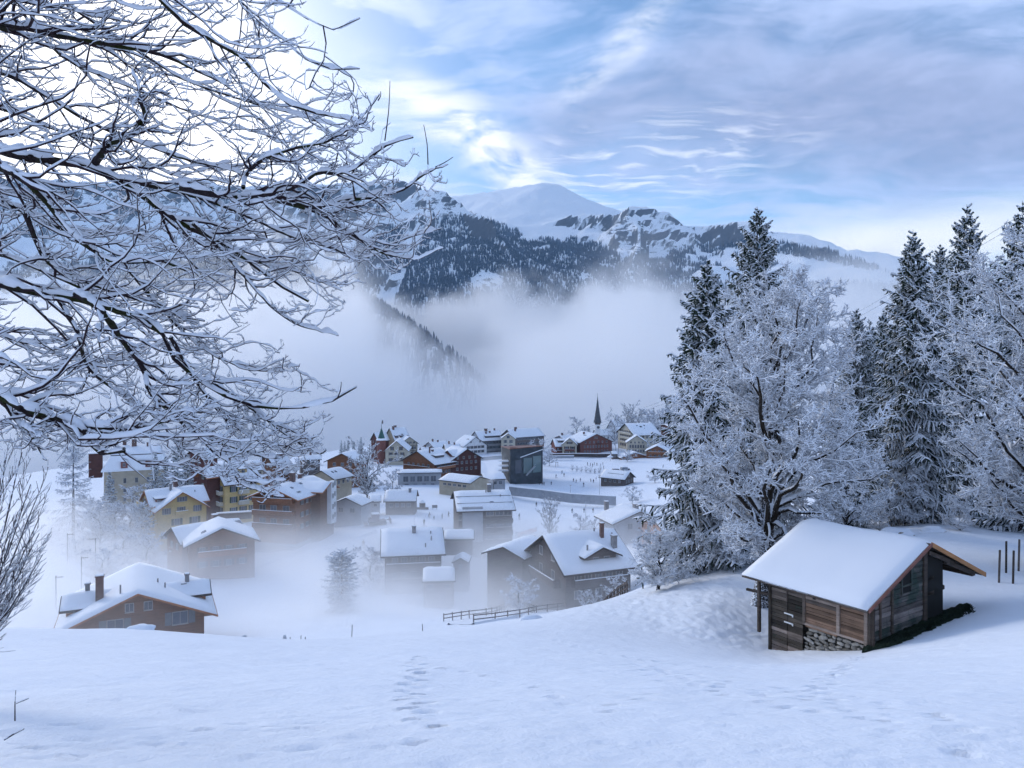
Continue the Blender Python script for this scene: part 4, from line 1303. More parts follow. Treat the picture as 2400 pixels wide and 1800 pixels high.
class Block:
    """one gabled body of a house: ridge given by its two end points"""
    def __init__(s, root, r1, d, L, w, pitch, hw, wall, roof='roofwood', ove=0.9, ovg=0.9, snow=0.32, base=None, seed=1, asym=None, nm=('wall', 'roof', 'roof_snow')):
        s.root, s.r1, s.d, s.L, s.w = root, Vector(r1), Vector(d).normalized(), L, w
        s.n = Vector((s.d.y, -s.d.x, 0))       # right-hand side of the ridge
        s.tan = math.tan(R(pitch)); s.hw = hw; s.ove, s.ovg = ove, ovg
        zr = s.r1.z; s.zr = zr
        hl = w / 2; s.hl = hl
        s.ze = zr - s.tan * hl                 # roof edge height
        s.zw = zr - s.tan * (hl - ove) - 0.12  # top of wall at the eaves
        s.zb = (s.zw - hw) if base is None else base
        hww = hl - ove; s.hww = hww
        # wall
        mb = MB()
        a0 = s.r1 + s.d * ovg
        def q(u, v, z): 
            p = s.r1 + s.d * u + s.n * v; return Vector((p.x, p.y, z))
        s.q = q
        mb.prism([q(ovg, -hww, s.zb), q(ovg, -hww, s.zw), q(ovg, 0, zr - 0.14), q(ovg, hww, s.zw), q(ovg, hww, s.zb)], s.d * (L - 2 * ovg))
        s.wall = mb.build(nm[0], MAT[wall], root)
        rb_ = MB(); t = 0.22
        e = s.ze
        rb_.prism([q(0, -hl, e - t), q(0, -hl, e), q(0, 0, zr), q(0, hl, e), q(0, hl, e - t), q(0, 0, zr - t)], s.d * L)
        s.roof = rb_.build(nm[1], MAT[roof], root)
        s.snow = snow
        if snow:
            snow_slab(nm[2], s.roof, lambda u, v, z: q(u, v - hl, zr + z - s.tan * hl), L, hl, s.tan * hl, snow, -0.10, seed, 9, 11)
    def side(s, k):
        """outer wall plane: origin at the middle of the wall top line, direction along, outward normal"""
        if k == 'A': return s.q(s.ovg, 0, s.zw), -s.n, -s.d
        if k == 'B': return s.q(s.L - s.ovg, 0, s.zw), s.n, s.d
        if k == 'R': return s.q(s.L / 2, s.hww, s.zw), -s.d, s.n
        if k == 'L': return s.q(s.L / 2, -s.hww, s.zw), s.d, -s.n
    def win(s, k, offs, zs, ww=1.0, wh=1.3, shut=None, frame='winframe'):
        o, a, n = s.side(k)
        for z in zs:
            for t in offs:
                add_window(s.root, o + a * t + Z * z + n * 0.005, n, ww, wh, shut, frame)
        return s
    def grid(s, k, n, zs, ww=1.0, wh=1.3, shut=None, frame='winframe', span=None):
        W_ = span or ((2 * s.hww if k in 'AB' else s.L - 2 * s.ovg) * 0.80)
        offs = [(-0.5 + (i + 0.5) / n) * W_ for i in range(n)]
        return s.win(k, offs, zs, ww, wh, shut, frame)
    def balcony(s, k, a0, a1, z, dep=1.2, mat='tim_brown', rail=1.0, nm='balcony', snow=True):
        o, a, n = s.side(k)
        mb = MB(); c = o + a * ((a0 + a1) / 2) + Z * z
        mb.box(c + n * (dep / 2), a, n, Z, (a1 - a0) / 2, dep / 2, 0.09)
        mb.box(c + n * dep + Z * (rail / 2 + 0.1), a, n, Z, (a1 - a0) / 2, 0.04, rail / 2)
        for t in (a0, a1):
            mb.box(o + a * t + Z * (z + rail / 2 + 0.1) + n * (dep / 2), a, n, Z, 0.04, dep / 2 - 0.045, rail / 2)
        b_ = mb.build(nm, MAT[mat], s.root)
        if snow:
            sb = MB(); sb.box(c + n * dep + Z * (rail + 0.17), a, n, Z, (a1 - a0) / 2, 0.07, 0.055)
            sb.build('rail_snow', MAT['roofsnow'], b_)
        return b_
    def chimney(s, u, v, h=1.4, w=0.7, mat='brick', cap=True):
        zt = s.zr - s.tan * abs(v) 
        mb = MB(); c = s.q(u, v, zt)
        mb.box(c + Z * (h / 2 - 0.3), s.d, s.n, Z, w / 2, w / 2, h / 2 + 0.3)
        mb.box(c + Z * (h + 0.06), s.d, s.n, Z, w / 2 + 0.08, w / 2 + 0.08, 0.06)
        o = mb.build('chimney', MAT[mat], s.root)
        if cap:
            sb = MB(); sb.box(c + Z * (h + 0.19), s.d, s.n, Z, w / 2 + 0.02, w / 2 + 0.02, 0.07)
            bevel(sb.build('chimney_snow', MAT['roofsnow'], o), 0.05, 2)
        return o
    def pipe(s, u, v, h=0.8, r=0.12):
        zt = s.zr - s.tan * abs(v)
        mb = MB(); c = s.q(u, v, zt); mb.cyl(c - Z * 0.2, c + Z * h, r, 8)
        return mb.build('vent_pipe', MAT['chimgrey'], s.root)
    def skylight(s, u, v, w=0.8, h=1.0):
        sg = 1 if v > 0 else -1
        al = (s.n * sg - Z * s.tan).normalized(); nn = s.d.cross(al) * (-sg)
        if nn.z < 0: nn = -nn
        c = s.q(u, v, s.zr - s.tan * abs(v)) + nn * (s.snow * 0.97 + 0.02)
        mb = MB(); mb.box(c, s.d, al, nn, w / 2, h / 2, 0.05)
        return mb.build('skylight', MAT['glass'], s.root)
    def shed_dormer(s, u, v, w, h, dep, wall='tim_brown', nwin=2, snow=0.25):
        """dormer with a lean-to roof on the right (+) or left (-) slope"""
        sg = 1 if v > 0 else -1
        zt = s.zr - s.tan * abs(v)
        out = s.n * sg
        f = s.q(u, v, zt)
        mb = MB()
        b0 = f - out * dep
        mb.prism([f - s.d * (w / 2) - Z * 0.2, f - s.d * (w / 2) + Z * h, f - s.d * (w / 2) - out * dep + Z * (h + dep * 0.12), f - s.d * (w / 2) - out * dep - Z * 0.2], s.d * w)
        dm = mb.build('dormer', MAT[wall], s.root)
        rf = MB()
        e0 = f + out * 0.45 - s.d * (w / 2 + 0.3) + Z * (h + 0.02); e1 = f - out * (dep + 0.2) - s.d * (w / 2 + 0.3) + Z * (h + dep * 0.14 + 0.06)
        rf.prism([e0, e0 + Z * 0.14, e1 + Z * 0.14, e1], s.d * (w + 0.6))
        rf.build('dormer_roof', MAT['roofwood'], dm)
        sn = MB(); sn.prism([e0 + Z * 0.145 - out * 0.05, e0 + Z * (0.14 + snow) - out * 0.10, e1 + Z * (0.16 + snow), e1 + Z * 0.145], s.d * (w + 0.5))
        sn.v = [tuple(Vector(p) + s.d * 0.05) for p in sn.v]
        bevel(sn.build('dormer_snow', MAT['roofsnow'], dm), 0.06, 2)
        for i in range(nwin):
            t = (-0.5 + (i + 0.5) / nwin) * w * 0.9
            add_window(s.root, f + s.d * t + Z * (h * 0.52) + out * 0.005, out, min(1.0, w / nwin * 0.55), h * 0.55)
        return dm

def house(name, label, r1, Y1, r2=None, d=None, L=None, w=9.0, pitch=24, hw=6.0, wall='tim_brown', roof='roofwood', group='chalets and houses of the village', cat='house', base_extra=1.5, **kw):
    p1 = P(r1[0], r1[1], Y1)
    if r2 is not None:
        Y2 = Y1 * (r1[1] - HY) / (r2[1] - HY)
        p2 = P(r2[0], r2[1], Y2)
        dv = Vector((p2.x - p1.x, p2.y - p1.y, 0)); L_ = dv.length
        if L is None: L = L_
        d = dv.normalized()
    else:
        d = Vector((d[0], d[1], 0)).normalized()
    mid = p1 + d * (L / 2)
    cs = [ground(*(mid + d * (sx * L / 2) + Vector((d.y, -d.x, 0)) * (sy * w / 2)).xy) for sx in (-1, 1) for sy in (-1, 1)]
    gmin = min(cs)
    eave = p1.z - math.tan(R(pitch)) * (w / 2)
    base = min(eave - hw, gmin) - 0.4 if eave - hw > gmin - 6 else eave - hw
    root = thing(name, (mid.x, mid.y, max(base, min(cs))), label, cat, group)
    b = Block(root, p1, d, L, w, pitch, hw, wall, roof, base=base, seed=int(abs(p1.x * 7 + Y1)) % 97, **kw)
    return root, b
def wing(root, r1, Y1, r2=None, d=None, L=None, w=6.0, pitch=24, hw=6.0, wall='tim_brown', roof='roofwood', base=None, **kw):
    p1 = P(r1[0], r1[1], Y1)
    if r2 is not None:
        Y2 = Y1 * (r1[1] - HY) / (r2[1] - HY); p2 = P(r2[0], r2[1], Y2)
        dv = Vector((p2.x - p1.x, p2.y - p1.y, 0)); L = L or dv.length; d = dv.normalized()
    else:
        d = Vector((d[0], d[1], 0)).normalized()
    return Block(root, p1, d, L, w, pitch, hw, wall, roof, base=base, seed=int(abs(p1.x * 3 + Y1)) % 89, **kw)

# ------------------------------------------------------------------ nearer houses
# bottom left: broad brown gable half hidden by the brow
h, b = house('chalet', 'broad brown chalet half hidden behind the snowy brow at lower left', (323, 1392), 90, (326, 1316), w=17.6, pitch=23, hw=7, wall='tim_warm', roof='rooforange', ove=1.5, ovg=1.3, snow=0.30)
b.win('A', [-1.1, 0.9], [1.35], 0.9, 1.0, None); b.win('A', [2.4, -4.6], [-0.6], 1.7, 1.5, 'shutgrey')
b.chimney(5.2, -4.2, 3.0, 0.85, 'brick'); b.chimney(6.5, 5.2, 1.0, 0.5, 'chimgrey'); b.pipe(3.0, -1.9, 1.3, 0.10); b.pipe(5, 3.0, 0.9, 0.1); b.pipe(6.5, 2.2, 0.8, 0.1)
for sg in (1, -1):
    p0 = b.q(7.0, sg * 2.0, 0); zr_ = b.zr - 1.1
    wg = Block(h, Vector((p0.x, p0.y, zr_)), b.n * sg, 6.4, 5.6, 22, 3.0, 'tim_warm', 'roofwood', 0.6, 0.7, 0.26, base=zr_ - 4.0, nm=('cross_gable', 'cross_roof', 'cross_roof_snow'))
    wg.win('B', [0.0], [-0.9], 1.2, 1.0); wg.chimney(3.6, 0.3, 1.1, 0.5, 'chimgrey')
b.balcony('R', -4, 4, -1.6, 1.2, 'tim_warm')

# mid left chalet with crossing roofs
h, b = house('chalet', 'brown chalet with crossing snow roofs below the yellow house', (400, 1237), 158, (561, 1213.6), w=10.5, pitch=27, hw=6.5, wall='tim_brown', ove=0.9, ovg=0.8)
b.win('A', [-1.5, 1.5], [-1.4], 1.0, 1.2, 'shutbrown'); b.chimney(9.0, 0.2, 1.5, 1.1, 'brick'); b.skylight(13.5, 1.8, 1.2, 1.6); b.pipe(5.0, 3.2, 1.2, 0.12)
c2 = wing(h, (522, 1238), 152.5, d=(-0.42, 0.90), L=13, w=14.5, pitch=24, hw=6.5, wall='tim_brown', ove=1.1, ovg=1.0, base=b.zb)
c2.grid('A', 4, [-1.4, -4.2], 1.0, 1.1, 'shutbrown'); c2.balcony('A', -4.5, 4.5, -2.6, 1.1); c2.skylight(3.5, -3.2, 1.4, 1.0)

# yellow house
h, b = house('yellow_house', 'yellow rendered house with green shutters and balconies, left of the village', (337, 1150), 190, (478, 1136), w=10.5, pitch=33, hw=9.5, wall='ren_yellow', roof='rooforange', ove=0.9, ovg=0.7)
yg = wing(h, (429, 1153.6), 187.8, d=(-0.62, 0.785), L=8.6, w=13.0, pitch=34, hw=9.5, wall='ren_yellow', roof='rooforange', ove=0.9, ovg=0.8, base=b.zb)
yg.win('A', [0], [2.1], 1.2, 1.1, 'shutgrey'); yg.win('A', [-3.6, 0.2, 3.6], [-0.5], 1.0, 1.4, 'shutgrey'); yg.win('A', [-3.0, 1.2], [-3.3], 1.3, 1.5, 'shutgreen'); yg.win('A', [-3.0, 1.2, 3.8], [-6.3], 1.1, 1.4, 'shutgreen')
yg.balcony('A', -1.2, 1.6, -1.5, 0.8, 'ren_yellow', 0.7)
for zz_ in (-1.2, -4.0, -6.8):
    b.balcony('A', -4.2, 4.2, zz_, 1.4, 'ren_yellow')
b.grid('A', 3, [-0.2, -2.9, -5.7], 1.1, 1.6, 'shutbrown'); b.win('R', [5.2], [-2.0, -4.8], 1.0, 1.4, 'shutgreen')
b.chimney(7.5, -0.3, 1.6, 0.9, 'brick'); b.chimney(6.0, 1.0, 1.8, 0.5, 'chimgrey'); b.pipe(11.5, 2.3, 0.8)
b.shed_dormer(3.2, 4.2, 3.0, 0.9, 1.6, 'tim_red', 2)

# large brown chalet with white stair tower
h, b = house('chalet', 'large brown chalet with white stair tower in the middle of the left half', (635, 1143), 185, d=(0.25, 0.97), L=20.5, w=14.6, pitch=21, hw=9.5, wall='tim_brown', roof='rooforange', ove=1.5, ovg=1.5)
b.win('A', [-0.6, 1.6], [0.15], 1.5, 1.6); b.win('A', [-3.2, 0.2, 3.2], [-3.0], 1.7, 1.6); b.win('A', [-3.2, 0.2, 3.2], [-6.2], 1.6, 1.6)
for zz_ in (-1.35, -4.4, -7.5):
    b.balcony('A', -5.4, 5.4, zz_, 1.2, 'tim_brown')
b.grid('R', 6, [-1.6, -4.6, -7.4], 1.0, 1.1, 'shutbrown')
cg = Block(h, b.q(12.2, 0.4, 0) * 1 + Z * (b.zr - 0.15), b.n, 9.2, 9.0, 24, 9.5, 'tim_brown', 'rooforange', 1.0, 1.2, 0.30, base=b.zb, nm=('cross_gable', 'cross_roof', 'cross_roof_snow'))
cg.win('B', [2.0], [0.2], 1.2, 1.3)
tw_ = MB(); o_, a_, n_ = cg.side('B'); tw_.box(o_ - a_ * 1.3 + n_ * 0.6 + Z * (-3.6), a_, n_, Z, 1.35, 0.62, 5.3)
tower = tw_.build('stair_tower', MAT['ren_white'], h)
for zz_ in (0.8, -1.9, -4.6, -7.2):
    for tt in (-0.55, 0.45):
        add_window(h, o_ - a_ * (1.3 + tt) + n_ * 1.225 + Z * (zz_ + (0.4 if tt > 0 else 0)), n_, 0.55, 1.1, None, 'winframe')
b.chimney(9.5, 0.2, 2.2, 1.1, 'brick'); b.chimney(14, -0.3, 1.2, 0.8, 'brick'); b.chimney(3.5, -3.5, 2.2, 0.6, 'brick')
for u_ in (3.6, 5.0):
    b.skylight(u_ + 6.5, 2.0, 0.9, 0.8)
b.skylight(5.0, 2.6, 0.8, 0.7); b.skylight(4.4, 4.8, 1.4, 0.6)
bs_ = MB(); gb0 = b.zb; bs_.box(b.q(b.L / 2, 0, gb0 + 1.3), b.d, b.n, Z, b.L / 2 - b.ovg + 0.15, b.hww + 0.15, 1.6); bs_.build('plinth', MAT['ren_grey'], h)

# yellow hotel behind
h, b = house('yellow_hotel', 'tall yellow hotel with balcony front behind the yellow house', (500, 1090), 232, (592, 1081), w=15, pitch=36, hw=15, wall='ren_yellow', roof='roofwood', ove=0.8, ovg=0.7)
b.grid('R', 3, [-1.8, -5.0, -8.2], 1.2, 1.7, 'shutgreen'); b.grid('A', 4, [-1.8, -5.0, -8.2, -11.2], 1.1, 1.7, 'shutgreen')
for zz_ in (-3.4, -6.6, -9.8):
    b.balcony('A', -5.5, 5.5, zz_, 1.3, 'ren_cream')
    b.balcony('R', -1.6, 1.6, zz_, 0.9, 'ren_cream')
yg2 = wing(h, (470, 1098), 228, d=(0.62, 0.78), L=8, w=6.5, pitch=40, hw=9, wall='tim_red', roof='rooforange', ove=0.7, ovg=0.8, base=b.zb)
yg2.win('A', [0], [-0.2, -3.0], 1.0, 1.4, 'shutgreen')
b.chimney(5, -0.5, 1.8, 0.9); b.shed_dormer(7.5, 4.0, 2.4, 1.3, 2.0, 'ren_yellow', 1)

# mansard hotel at far left
h, b = house('mansard_hotel', 'grey-beige hotel with steep hipped snow roof at far left', (262, 1046), 285, (380, 1041), w=17, pitch=16, hw=3, wall='ren_beige', ove=0.3, ovg=0.3, snow=0.25)
# steep lower roof
lo = MB()
zt_, zb_ = b.ze - 0.25, b.ze - 5.2
def ring(e, z): return [b.q(-e, -b.hl - e, z), b.q(b.L + e, -b.hl - e, z), b.q(b.L + e, b.hl + e, z), b.q(-e, b.hl + e, z)]
r0, r1_ = ring(0.05, zt_), ring(2.6, zb_)
for i in range(4):
    j = (i + 1) % 4
    lo.poly([r1_[i], r1_[j], r0[j], r0[i]])
lo.poly(ring(2.9, zb_ - 0.02)); lo.poly(ring(2.9, zb_ - 0.35)[::-1])
ra, rb2 = ring(2.9, zb_ - 0.02), ring(2.9, zb_ - 0.35)
for i in range(4):
    j = (i + 1) % 4; lo.poly([rb2[i], rb2[j], ra[j], ra[i]])
lo.build('mansard_roof', MAT['roofsnow'], h)
wl = MB(); wl.box(b.q(b.L / 2, 0, zb_ - 7.3), b.d, b.n, Z, b.L / 2 + 2.0, b.hl + 2.0, 7.0)
wl.build('lower_wall', MAT['ren_beige'], h)
for k, n_w in (('R', 5), ('A', 4)):
    if k == 'R': o_, a_, nn_ = b.q(b.L / 2, b.hl + 2.0, zb_), -b.d, b.n; span = b.L + 2
    else: o_, a_, nn_ = b.q(-2.0, 0, zb_), -b.n, -b.d; span = 2 * b.hl + 2
    for zz_ in (-3.9, -7.2, -10.4):
        for i in range(n_w):
            add_window(h, o_ + a_ * ((-0.5 + (i + 0.5) / n_w) * span) + Z * zz_ + nn_ * 0.005, nn_, 0.9, 1.8, None)
for u_ in (4.5, 12.5):
    dm = MB(); c_ = b.q(u_, b.hl + 1.3, zb_ + 1.9); dm.box(c_, b.d, b.n, Z, 1.1, 1.2, 1.2); d_ = dm.build('dormer', MAT['tim_red'], h)
    ds = MB(); ds.prism([c_ + b.n * 1.5 + b.d * -1.4 + Z * 1.15, c_ + b.n * 1.5 + Z * 2.0, c_ + b.n * 1.5 + b.d * 1.4 + Z * 1.15], -b.n * 3.2); ds.build('dormer_snow', MAT['roofsnow'], d_)
    add_window(h, c_ + b.n * 1.205, b.n, 0.8, 1.2)
b.chimney(7.5, 1.0, 2.6, 1.6); b.chimney(4.2, -1.5, 2.2, 1.2); b.chimney(1.6, 1.0, 1.8, 1.0); b.chimney(12, 2.0, 1.6, 0.6)
tb = MB(); tb.box(b.q(-5.5, -4, zb_ + 0.5), b.d, b.n, Z, 2.2, 2.2, 4.5); tb.build('side_tower', MAT['tim_red'], h)
tbs = MB(); tbs.box(b.q(-5.5, -4, zb_ + 5.2), b.d, b.n, Z, 2.4, 2.4, 0.2); tbs.build('tower_snow', MAT['roofsnow'], h)

# apartment block with balconies
h, b = house('apartment_block', 'pale apartment block with stacked balconies and ribbed snow roof at centre', (1062, 1151.7), 185, (1196, 1148), w=17.6, pitch=20, hw=10.5, wall='tim_dark', ove=1.4, ovg=0.7, snow=0.22)
o_, a_, n_ = b.side('R')      # faces the camera; a_ points to the left
wp = MB(); wp.box(o_ + a_ * 3.1 + n_ * 0.35 + Z * (-3.6), a_, n_, Z, 2.35, 0.4, 4.0); wp.build('white_panel', MAT['ren_grey'], h)
for zz_ in (-1.4, -4.1, -6.8):
    b.win('R', [-5.2, -3.2, -1.0], [zz_ + 0.35], 1.8, 1.5)
    b.balcony('R', -6.3, 0.5, zz_ - 2.0, 0.9, 'tim_dark', 0.8, snow=False)
b.win('R', [5.9], [-2.0, -5.0], 0.6, 1.2)
for v_ in (2.9, 5.8):
    sg_ = MB(); al = (b.n - Z * b.tan).normalized()
    c_ = b.q(b.L / 2, v_, b.zr - b.tan * v_) + Z * (0.245)
    sg_.box(c_, b.d, al, b.d.cross(al), b.L / 2 - 0.4, 0.07, 0.05); sg_.build('snow_guard', MAT['chimgrey'], h)
b.chimney(8.6, 0.7, 1.7, 0.9, 'chimgrey'); b.pipe(7.8, 1.2, 0.8); b.pipe(11.0, 3.2, 0.7); b.skylight(8.6, 5.5, 0.9, 0.5)
ab = wing(h, (1040, 1243), 163, d=(1, 0.05), L=6.5, w=7, pitch=18, hw=3.4, wall='tim_dark', ove=0.4, ovg=0.4)

# brown chalet left of it
h, b = house('chalet', 'dark chalet with wide plain snow roof below the ski slope', (892, 1241), 150, (1038, 1235.8), w=16.4, pitch=22, hw=6.0, wall='tim_dark', ove=1.2, ovg=0.8)
b.grid('R', 5, [-1.5, -4.2], 1.1, 1.2); b.balcony('R', -5, 5, -2.9, 1.1, 'tim_dark'); b.chimney(6.4, 1.7, 1.4, 0.7, 'chimgrey'); b.pipe(9.6, 2.3, 0.8); b.pipe(9.6, 4.3, 1.1); b.pipe(8.4, 6.2, 1.0)
b.win('B', [-2, 2], [-1.5], 1.0, 1.2)
# small shed in front, little hut
h, b = house('shed', 'small flat-looking snow-roofed shed in front of the dark chalet', (990, 1334), 136, (1067, 1332), w=8.4, pitch=14, hw=2.2, wall='tim_grey', ove=0.3, ovg=0.3, cat='shed'); b.win('R', [-1.5, 1.5], [-0.9], 0.8, 0.7)
h, b = house('hut', 'tiny gabled garden hut beside the small snow-roofed shed', (1079, 1308), 148, d=(0.05, 1), L=4.5, w=3.4, pitch=28, hw=2.2, wall='tim_dark', ove=0.3, ovg=0.3, cat='hut'); b.win('A', [0], [-0.9], 0.6, 0.8)

# big dark chalet with dormer gable
h, b = house('chalet', 'big dark chalet with gabled dormer half lost in mist', (1270, 1255), 120, (1440, 1238.7), w=15.6, pitch=29, hw=6.5, wall='tim_dark', ove=1.3, ovg=0.9, snow=0.30)
b.win('A', [-2.2, 2.2], [0.9, -1.9], 1.1, 1.3); b.balcony('A', -4.6, 4.6, -3.2, 1.1, 'tim_dark'); b.grid('R', 5, [-1.4, -4.0], 1.1, 1.2)
b.balcony('R', -4.5, 4.5, -2.7, 1.1, 'tim_dark')
dg = Block(h, b.q(7.2, 1.2, 0) * 1 + Z * (b.zr - 1.0), b.n, 5.6, 6.6, 24, 3.5, 'tim_dark', 'roofwood', 0.7, 0.9, 0.26, base=b.zr - 5.0, nm=('dormer_gable', 'dormer_roof', 'dormer_roof_snow'))
dg.win('B', [-1.0, 0.9], [-0.9], 0.9, 1.1)
b.chimney(9.6, 1.8, 2.4, 0.55, 'brick'); b.chimney(10.6, 3.9, 2.0, 0.75, 'chimgrey'); b.pipe(5.3, 5.1, 2.0, 0.14); b.pipe(9.0, 0.4, 0.7); b.pipe(11.6, 1.5, 0.6)
lw = wing(h, (1178, 1282), 126, (1252, 1254), w=8.5, pitch=20, hw=4.5, wall='tim_dark', ove=0.8, ovg=0.6, base=b.zb)
# two chalets to its right
h, b = house('chalet', 'grey-walled chalet with low snow roof left of the big tree', (1501, 1199), 180, (1455, 1180), w=14.5, pitch=20, hw=6.0, wall='ren_grey', ove=1.1, ovg=1.0)
b.win('A', [-2.5, 2.2], [-1.2], 1.3, 1.3); b.chimney(12.0, -3.2, 1.5, 0.9, 'chimgrey'); b.chimney(3.5, 0.5, 1.2, 1.1, 'chimgrey'); b.chimney(6.0, 1.5, 1.2, 0.6, 'chimgrey'); b.balcony('A', -4.6, 0, -2.6, 1.1, 'tim_brown')
h, b = house('chalet', 'reddish chalet partly covered by the big tree', (1522, 1207), 168, (1570, 1203), w=11, pitch=24, hw=5.5, wall='tim_brown', ove=0.9, ovg=0.8)
b.win('A', [-1.6, 1.6], [-1.3], 1.1, 1.2); b.grid('R', 3, [-1.4], 1.0, 1.2)
# roofs right of the brown chalet
h, b = house('garage', 'low grey building with gabled snow roof right of the brown chalet', (810, 1167), 205, (838, 1156), w=9.5, pitch=22, hw=3.6, wall='ren_grey', ove=0.6, ovg=0.6, snow=0.25, cat='garage'); b.grid('A', 2, [-1.6], 1.4, 1.2)
h, b = house('shed', 'small pale snow-roofed shed behind the groomer', (865, 1162), 218, (893, 1161), w=6.5, pitch=20, hw=2.6, wall='ren_grey', ove=0.4, ovg=0.4, cat='shed'); b.win('R', [0], [-1.0], 0.9, 0.8)
h, b = house('hut', 'long snow-roofed ski hut with dark gable end above the groomer', (903, 1149), 222, (979, 1148.5), w=9.5, pitch=27, hw=3.0, wall='tim_grey', ove=0.6, ovg=0.6, cat='hut'); b.grid('R', 4, [-1.3], 1.0, 1.0); b.chimney(7.2, 1.2, 1.2, 0.7, 'chimgrey'); b.win('B', [0], [-0.8], 1.0, 1.0)

# ------------------------------------------------------------------ middle distance
h, b = house('chalet', 'brown gabled chalet left of the wide frosted tree', (800, 1063), 305, d=(0.15, 0.98), L=14, w=15, pitch=25, hw=6.5, wall='tim_brown', ove=1.2, ovg=1.2); b.grid('A', 3, [-1.4, -4.2], 1.2, 1.3)
h, b = house('house', 'snow-roofed house with two skylights behind the large brown chalet', (752, 1103), 255, (800, 1094), w=12, pitch=24, hw=5.0, wall='ren_beige', ove=0.8, ovg=0.8); b.skylight(3.0, 2.2); b.skylight(4.6, 2.2); b.grid('R', 3, [-1.4], 1.0, 1.2)
h, b = house('chalet', 'brown chalet with long dormer above the yellow hotel', (622, 1064), 335, (668, 1060), w=15, pitch=30, hw=7.0, wall='tim_brown', ove=1.0, ovg=0.9); b.shed_dormer(5.0, 3.4, 4.0, 1.6, 2.2, 'tim_red', 3); b.grid('A', 3, [-1.4, -4.2], 1.1, 1.3); b.chimney(7.5, -0.3, 1.8, 0.8)
h, b = house('house', 'grey-brown flat house under the branch tips', (700, 1068), 335, (752, 1066), w=12, pitch=12, hw=7.0, wall='tim_grey', ove=0.8, ovg=0.8); b.grid('R', 4, [-1.4, -4.2], 1.1, 1.3); b.chimney(2.5, 0, 2.2, 0.5); b.chimney(5.0, 0.3, 1.2, 0.8)
h, b = house('house', 'snow-roofed house tucked between the yellow hotel and the long dormer chalet', (560, 1082), 300, (610, 1078), w=12, pitch=28, hw=7, wall='ren_cream', ove=0.8, ovg=0.8); b.grid('R', 3, [-1.6, -4.4], 1.0, 1.3, 'shutbrown'); b.grid('A', 3, [-1.6, -4.4], 1.0, 1.3, 'shutbrown')
h, b = house('house', 'house with pointed snow roof behind the left spruces', (450, 1052), 300, (490, 1046), w=11, pitch=38, hw=8, wall='tim_red', ove=0.7, ovg=0.7); b.grid('A', 3, [-1.4, -4.2], 0.9, 1.3)
# half-timbered castle-like hotel with turret
h, b = house('turreted_hotel', 'half-timbered hotel with green pointed turret and flag pole', (912, 1003), 430, (950, 1001), w=20, pitch=42, hw=9, wall='ren_beige', ove=0.7, ovg=0.6, snow=0.2, cat='hotel')
g2 = wing(h, (960, 1024), 418, d=(-0.35, 0.94), L=14, w=11, pitch=36, hw=11, wall='ren_cream', ove=0.9, ovg=0.9, snow=0.25, base=b.zb)
g2.grid('A', 4, [0.3], 0.8, 1.1); g2.grid('A', 4, [-2.6, -5.4], 0.9, 1.5, 'shutbrown')
for zz_ in (-1.3, -4.1):
    for off in (0.05,):
        tm = MB(); o_, a_, n_ = g2.side('A'); tm.box(o_ + n_ * 0.06 + Z * zz_, a_, n_, Z, g2.hww, 0.05, 0.16); tm.build('timber_band', MAT['tim_dark'], h)
for t_ in (-4.2, -2.1, 0, 2.1, 4.2):
    tm = MB(); tm.box(o_ + a_ * t_ + n_ * 0.065 + Z * (-2.5), a_, n_, Z, 0.13, 0.045, 3.2); tm.build('timber_post', MAT['tim_dark'], h)
g3 = wing(h, (929, 1034), 398, d=(-0.05, 1), L=20, w=13, pitch=40, hw=9, wall='ren_cream', ove=0.8, ovg=0.8, snow=0.25, base=b.zb)
g3.grid('A', 2, [1.0], 0.9, 1.8, 'shutbrown'); g3.grid('A', 3, [-1.8, -4.8], 1.0, 1.6, 'shutbrown'); g3.balcony('A', -3.5, 3.5, -3.4, 1.2, 'ren_cream')
g4 = wing(h, (876, 1014), 425, (905, 1012), w=9, pitch=45, hw=8, wall='tim_red', ove=0.6, ovg=0.6, snow=0.2, base=b.zb); g4.grid('A', 2, [-1.0], 0.8, 1.2)
c_ = P(894, 1031, 412)
tt = MB(); tt.cyl(Vector((c_.x, c_.y, b.zb)), c_, 2.3, 8); tt.build('turret', MAT['tim_red'], h)
tt = MB(); tt.cyl(c_ - Z * 0.1, c_ + Z * 0.9, 3.0, 8, r2=2.3); tt.build('turret_snow', MAT['roofsnow'], h)
tt = MB(); tt.cyl(c_ + Z * 0.85, P(894, 1002, 412), 1.9, 8, r2=0.06); tt.build('turret_spire', MAT['coppergreen'], h)
tt = MB(); tt.cyl(P(894, 1003, 412), P(895.5, 984, 412), 0.11, 6); tt.box(P(896.5, 989, 412), Vector((1, 0, 0)), Vector((0, 1, 0)), Z, 0.35, 0.03, 0.9); tt.build('flag_pole', MAT['tim_dark'], h)
b.chimney(4.0, -1.0, 2.0, 1.3); b.chimney(2.0, 1.0, 1.8, 1.0); b.chimney(5.5, 5.2, 1.4, 0.8); b.chimney(6.8, 7.2, 1.2, 0.7)
for u_ in (2.0, 5.0, 8.0):
    b.shed_dormer(u_, 6.0, 1.8, 1.3, 1.2, 'tim_red', 1, 0.2)
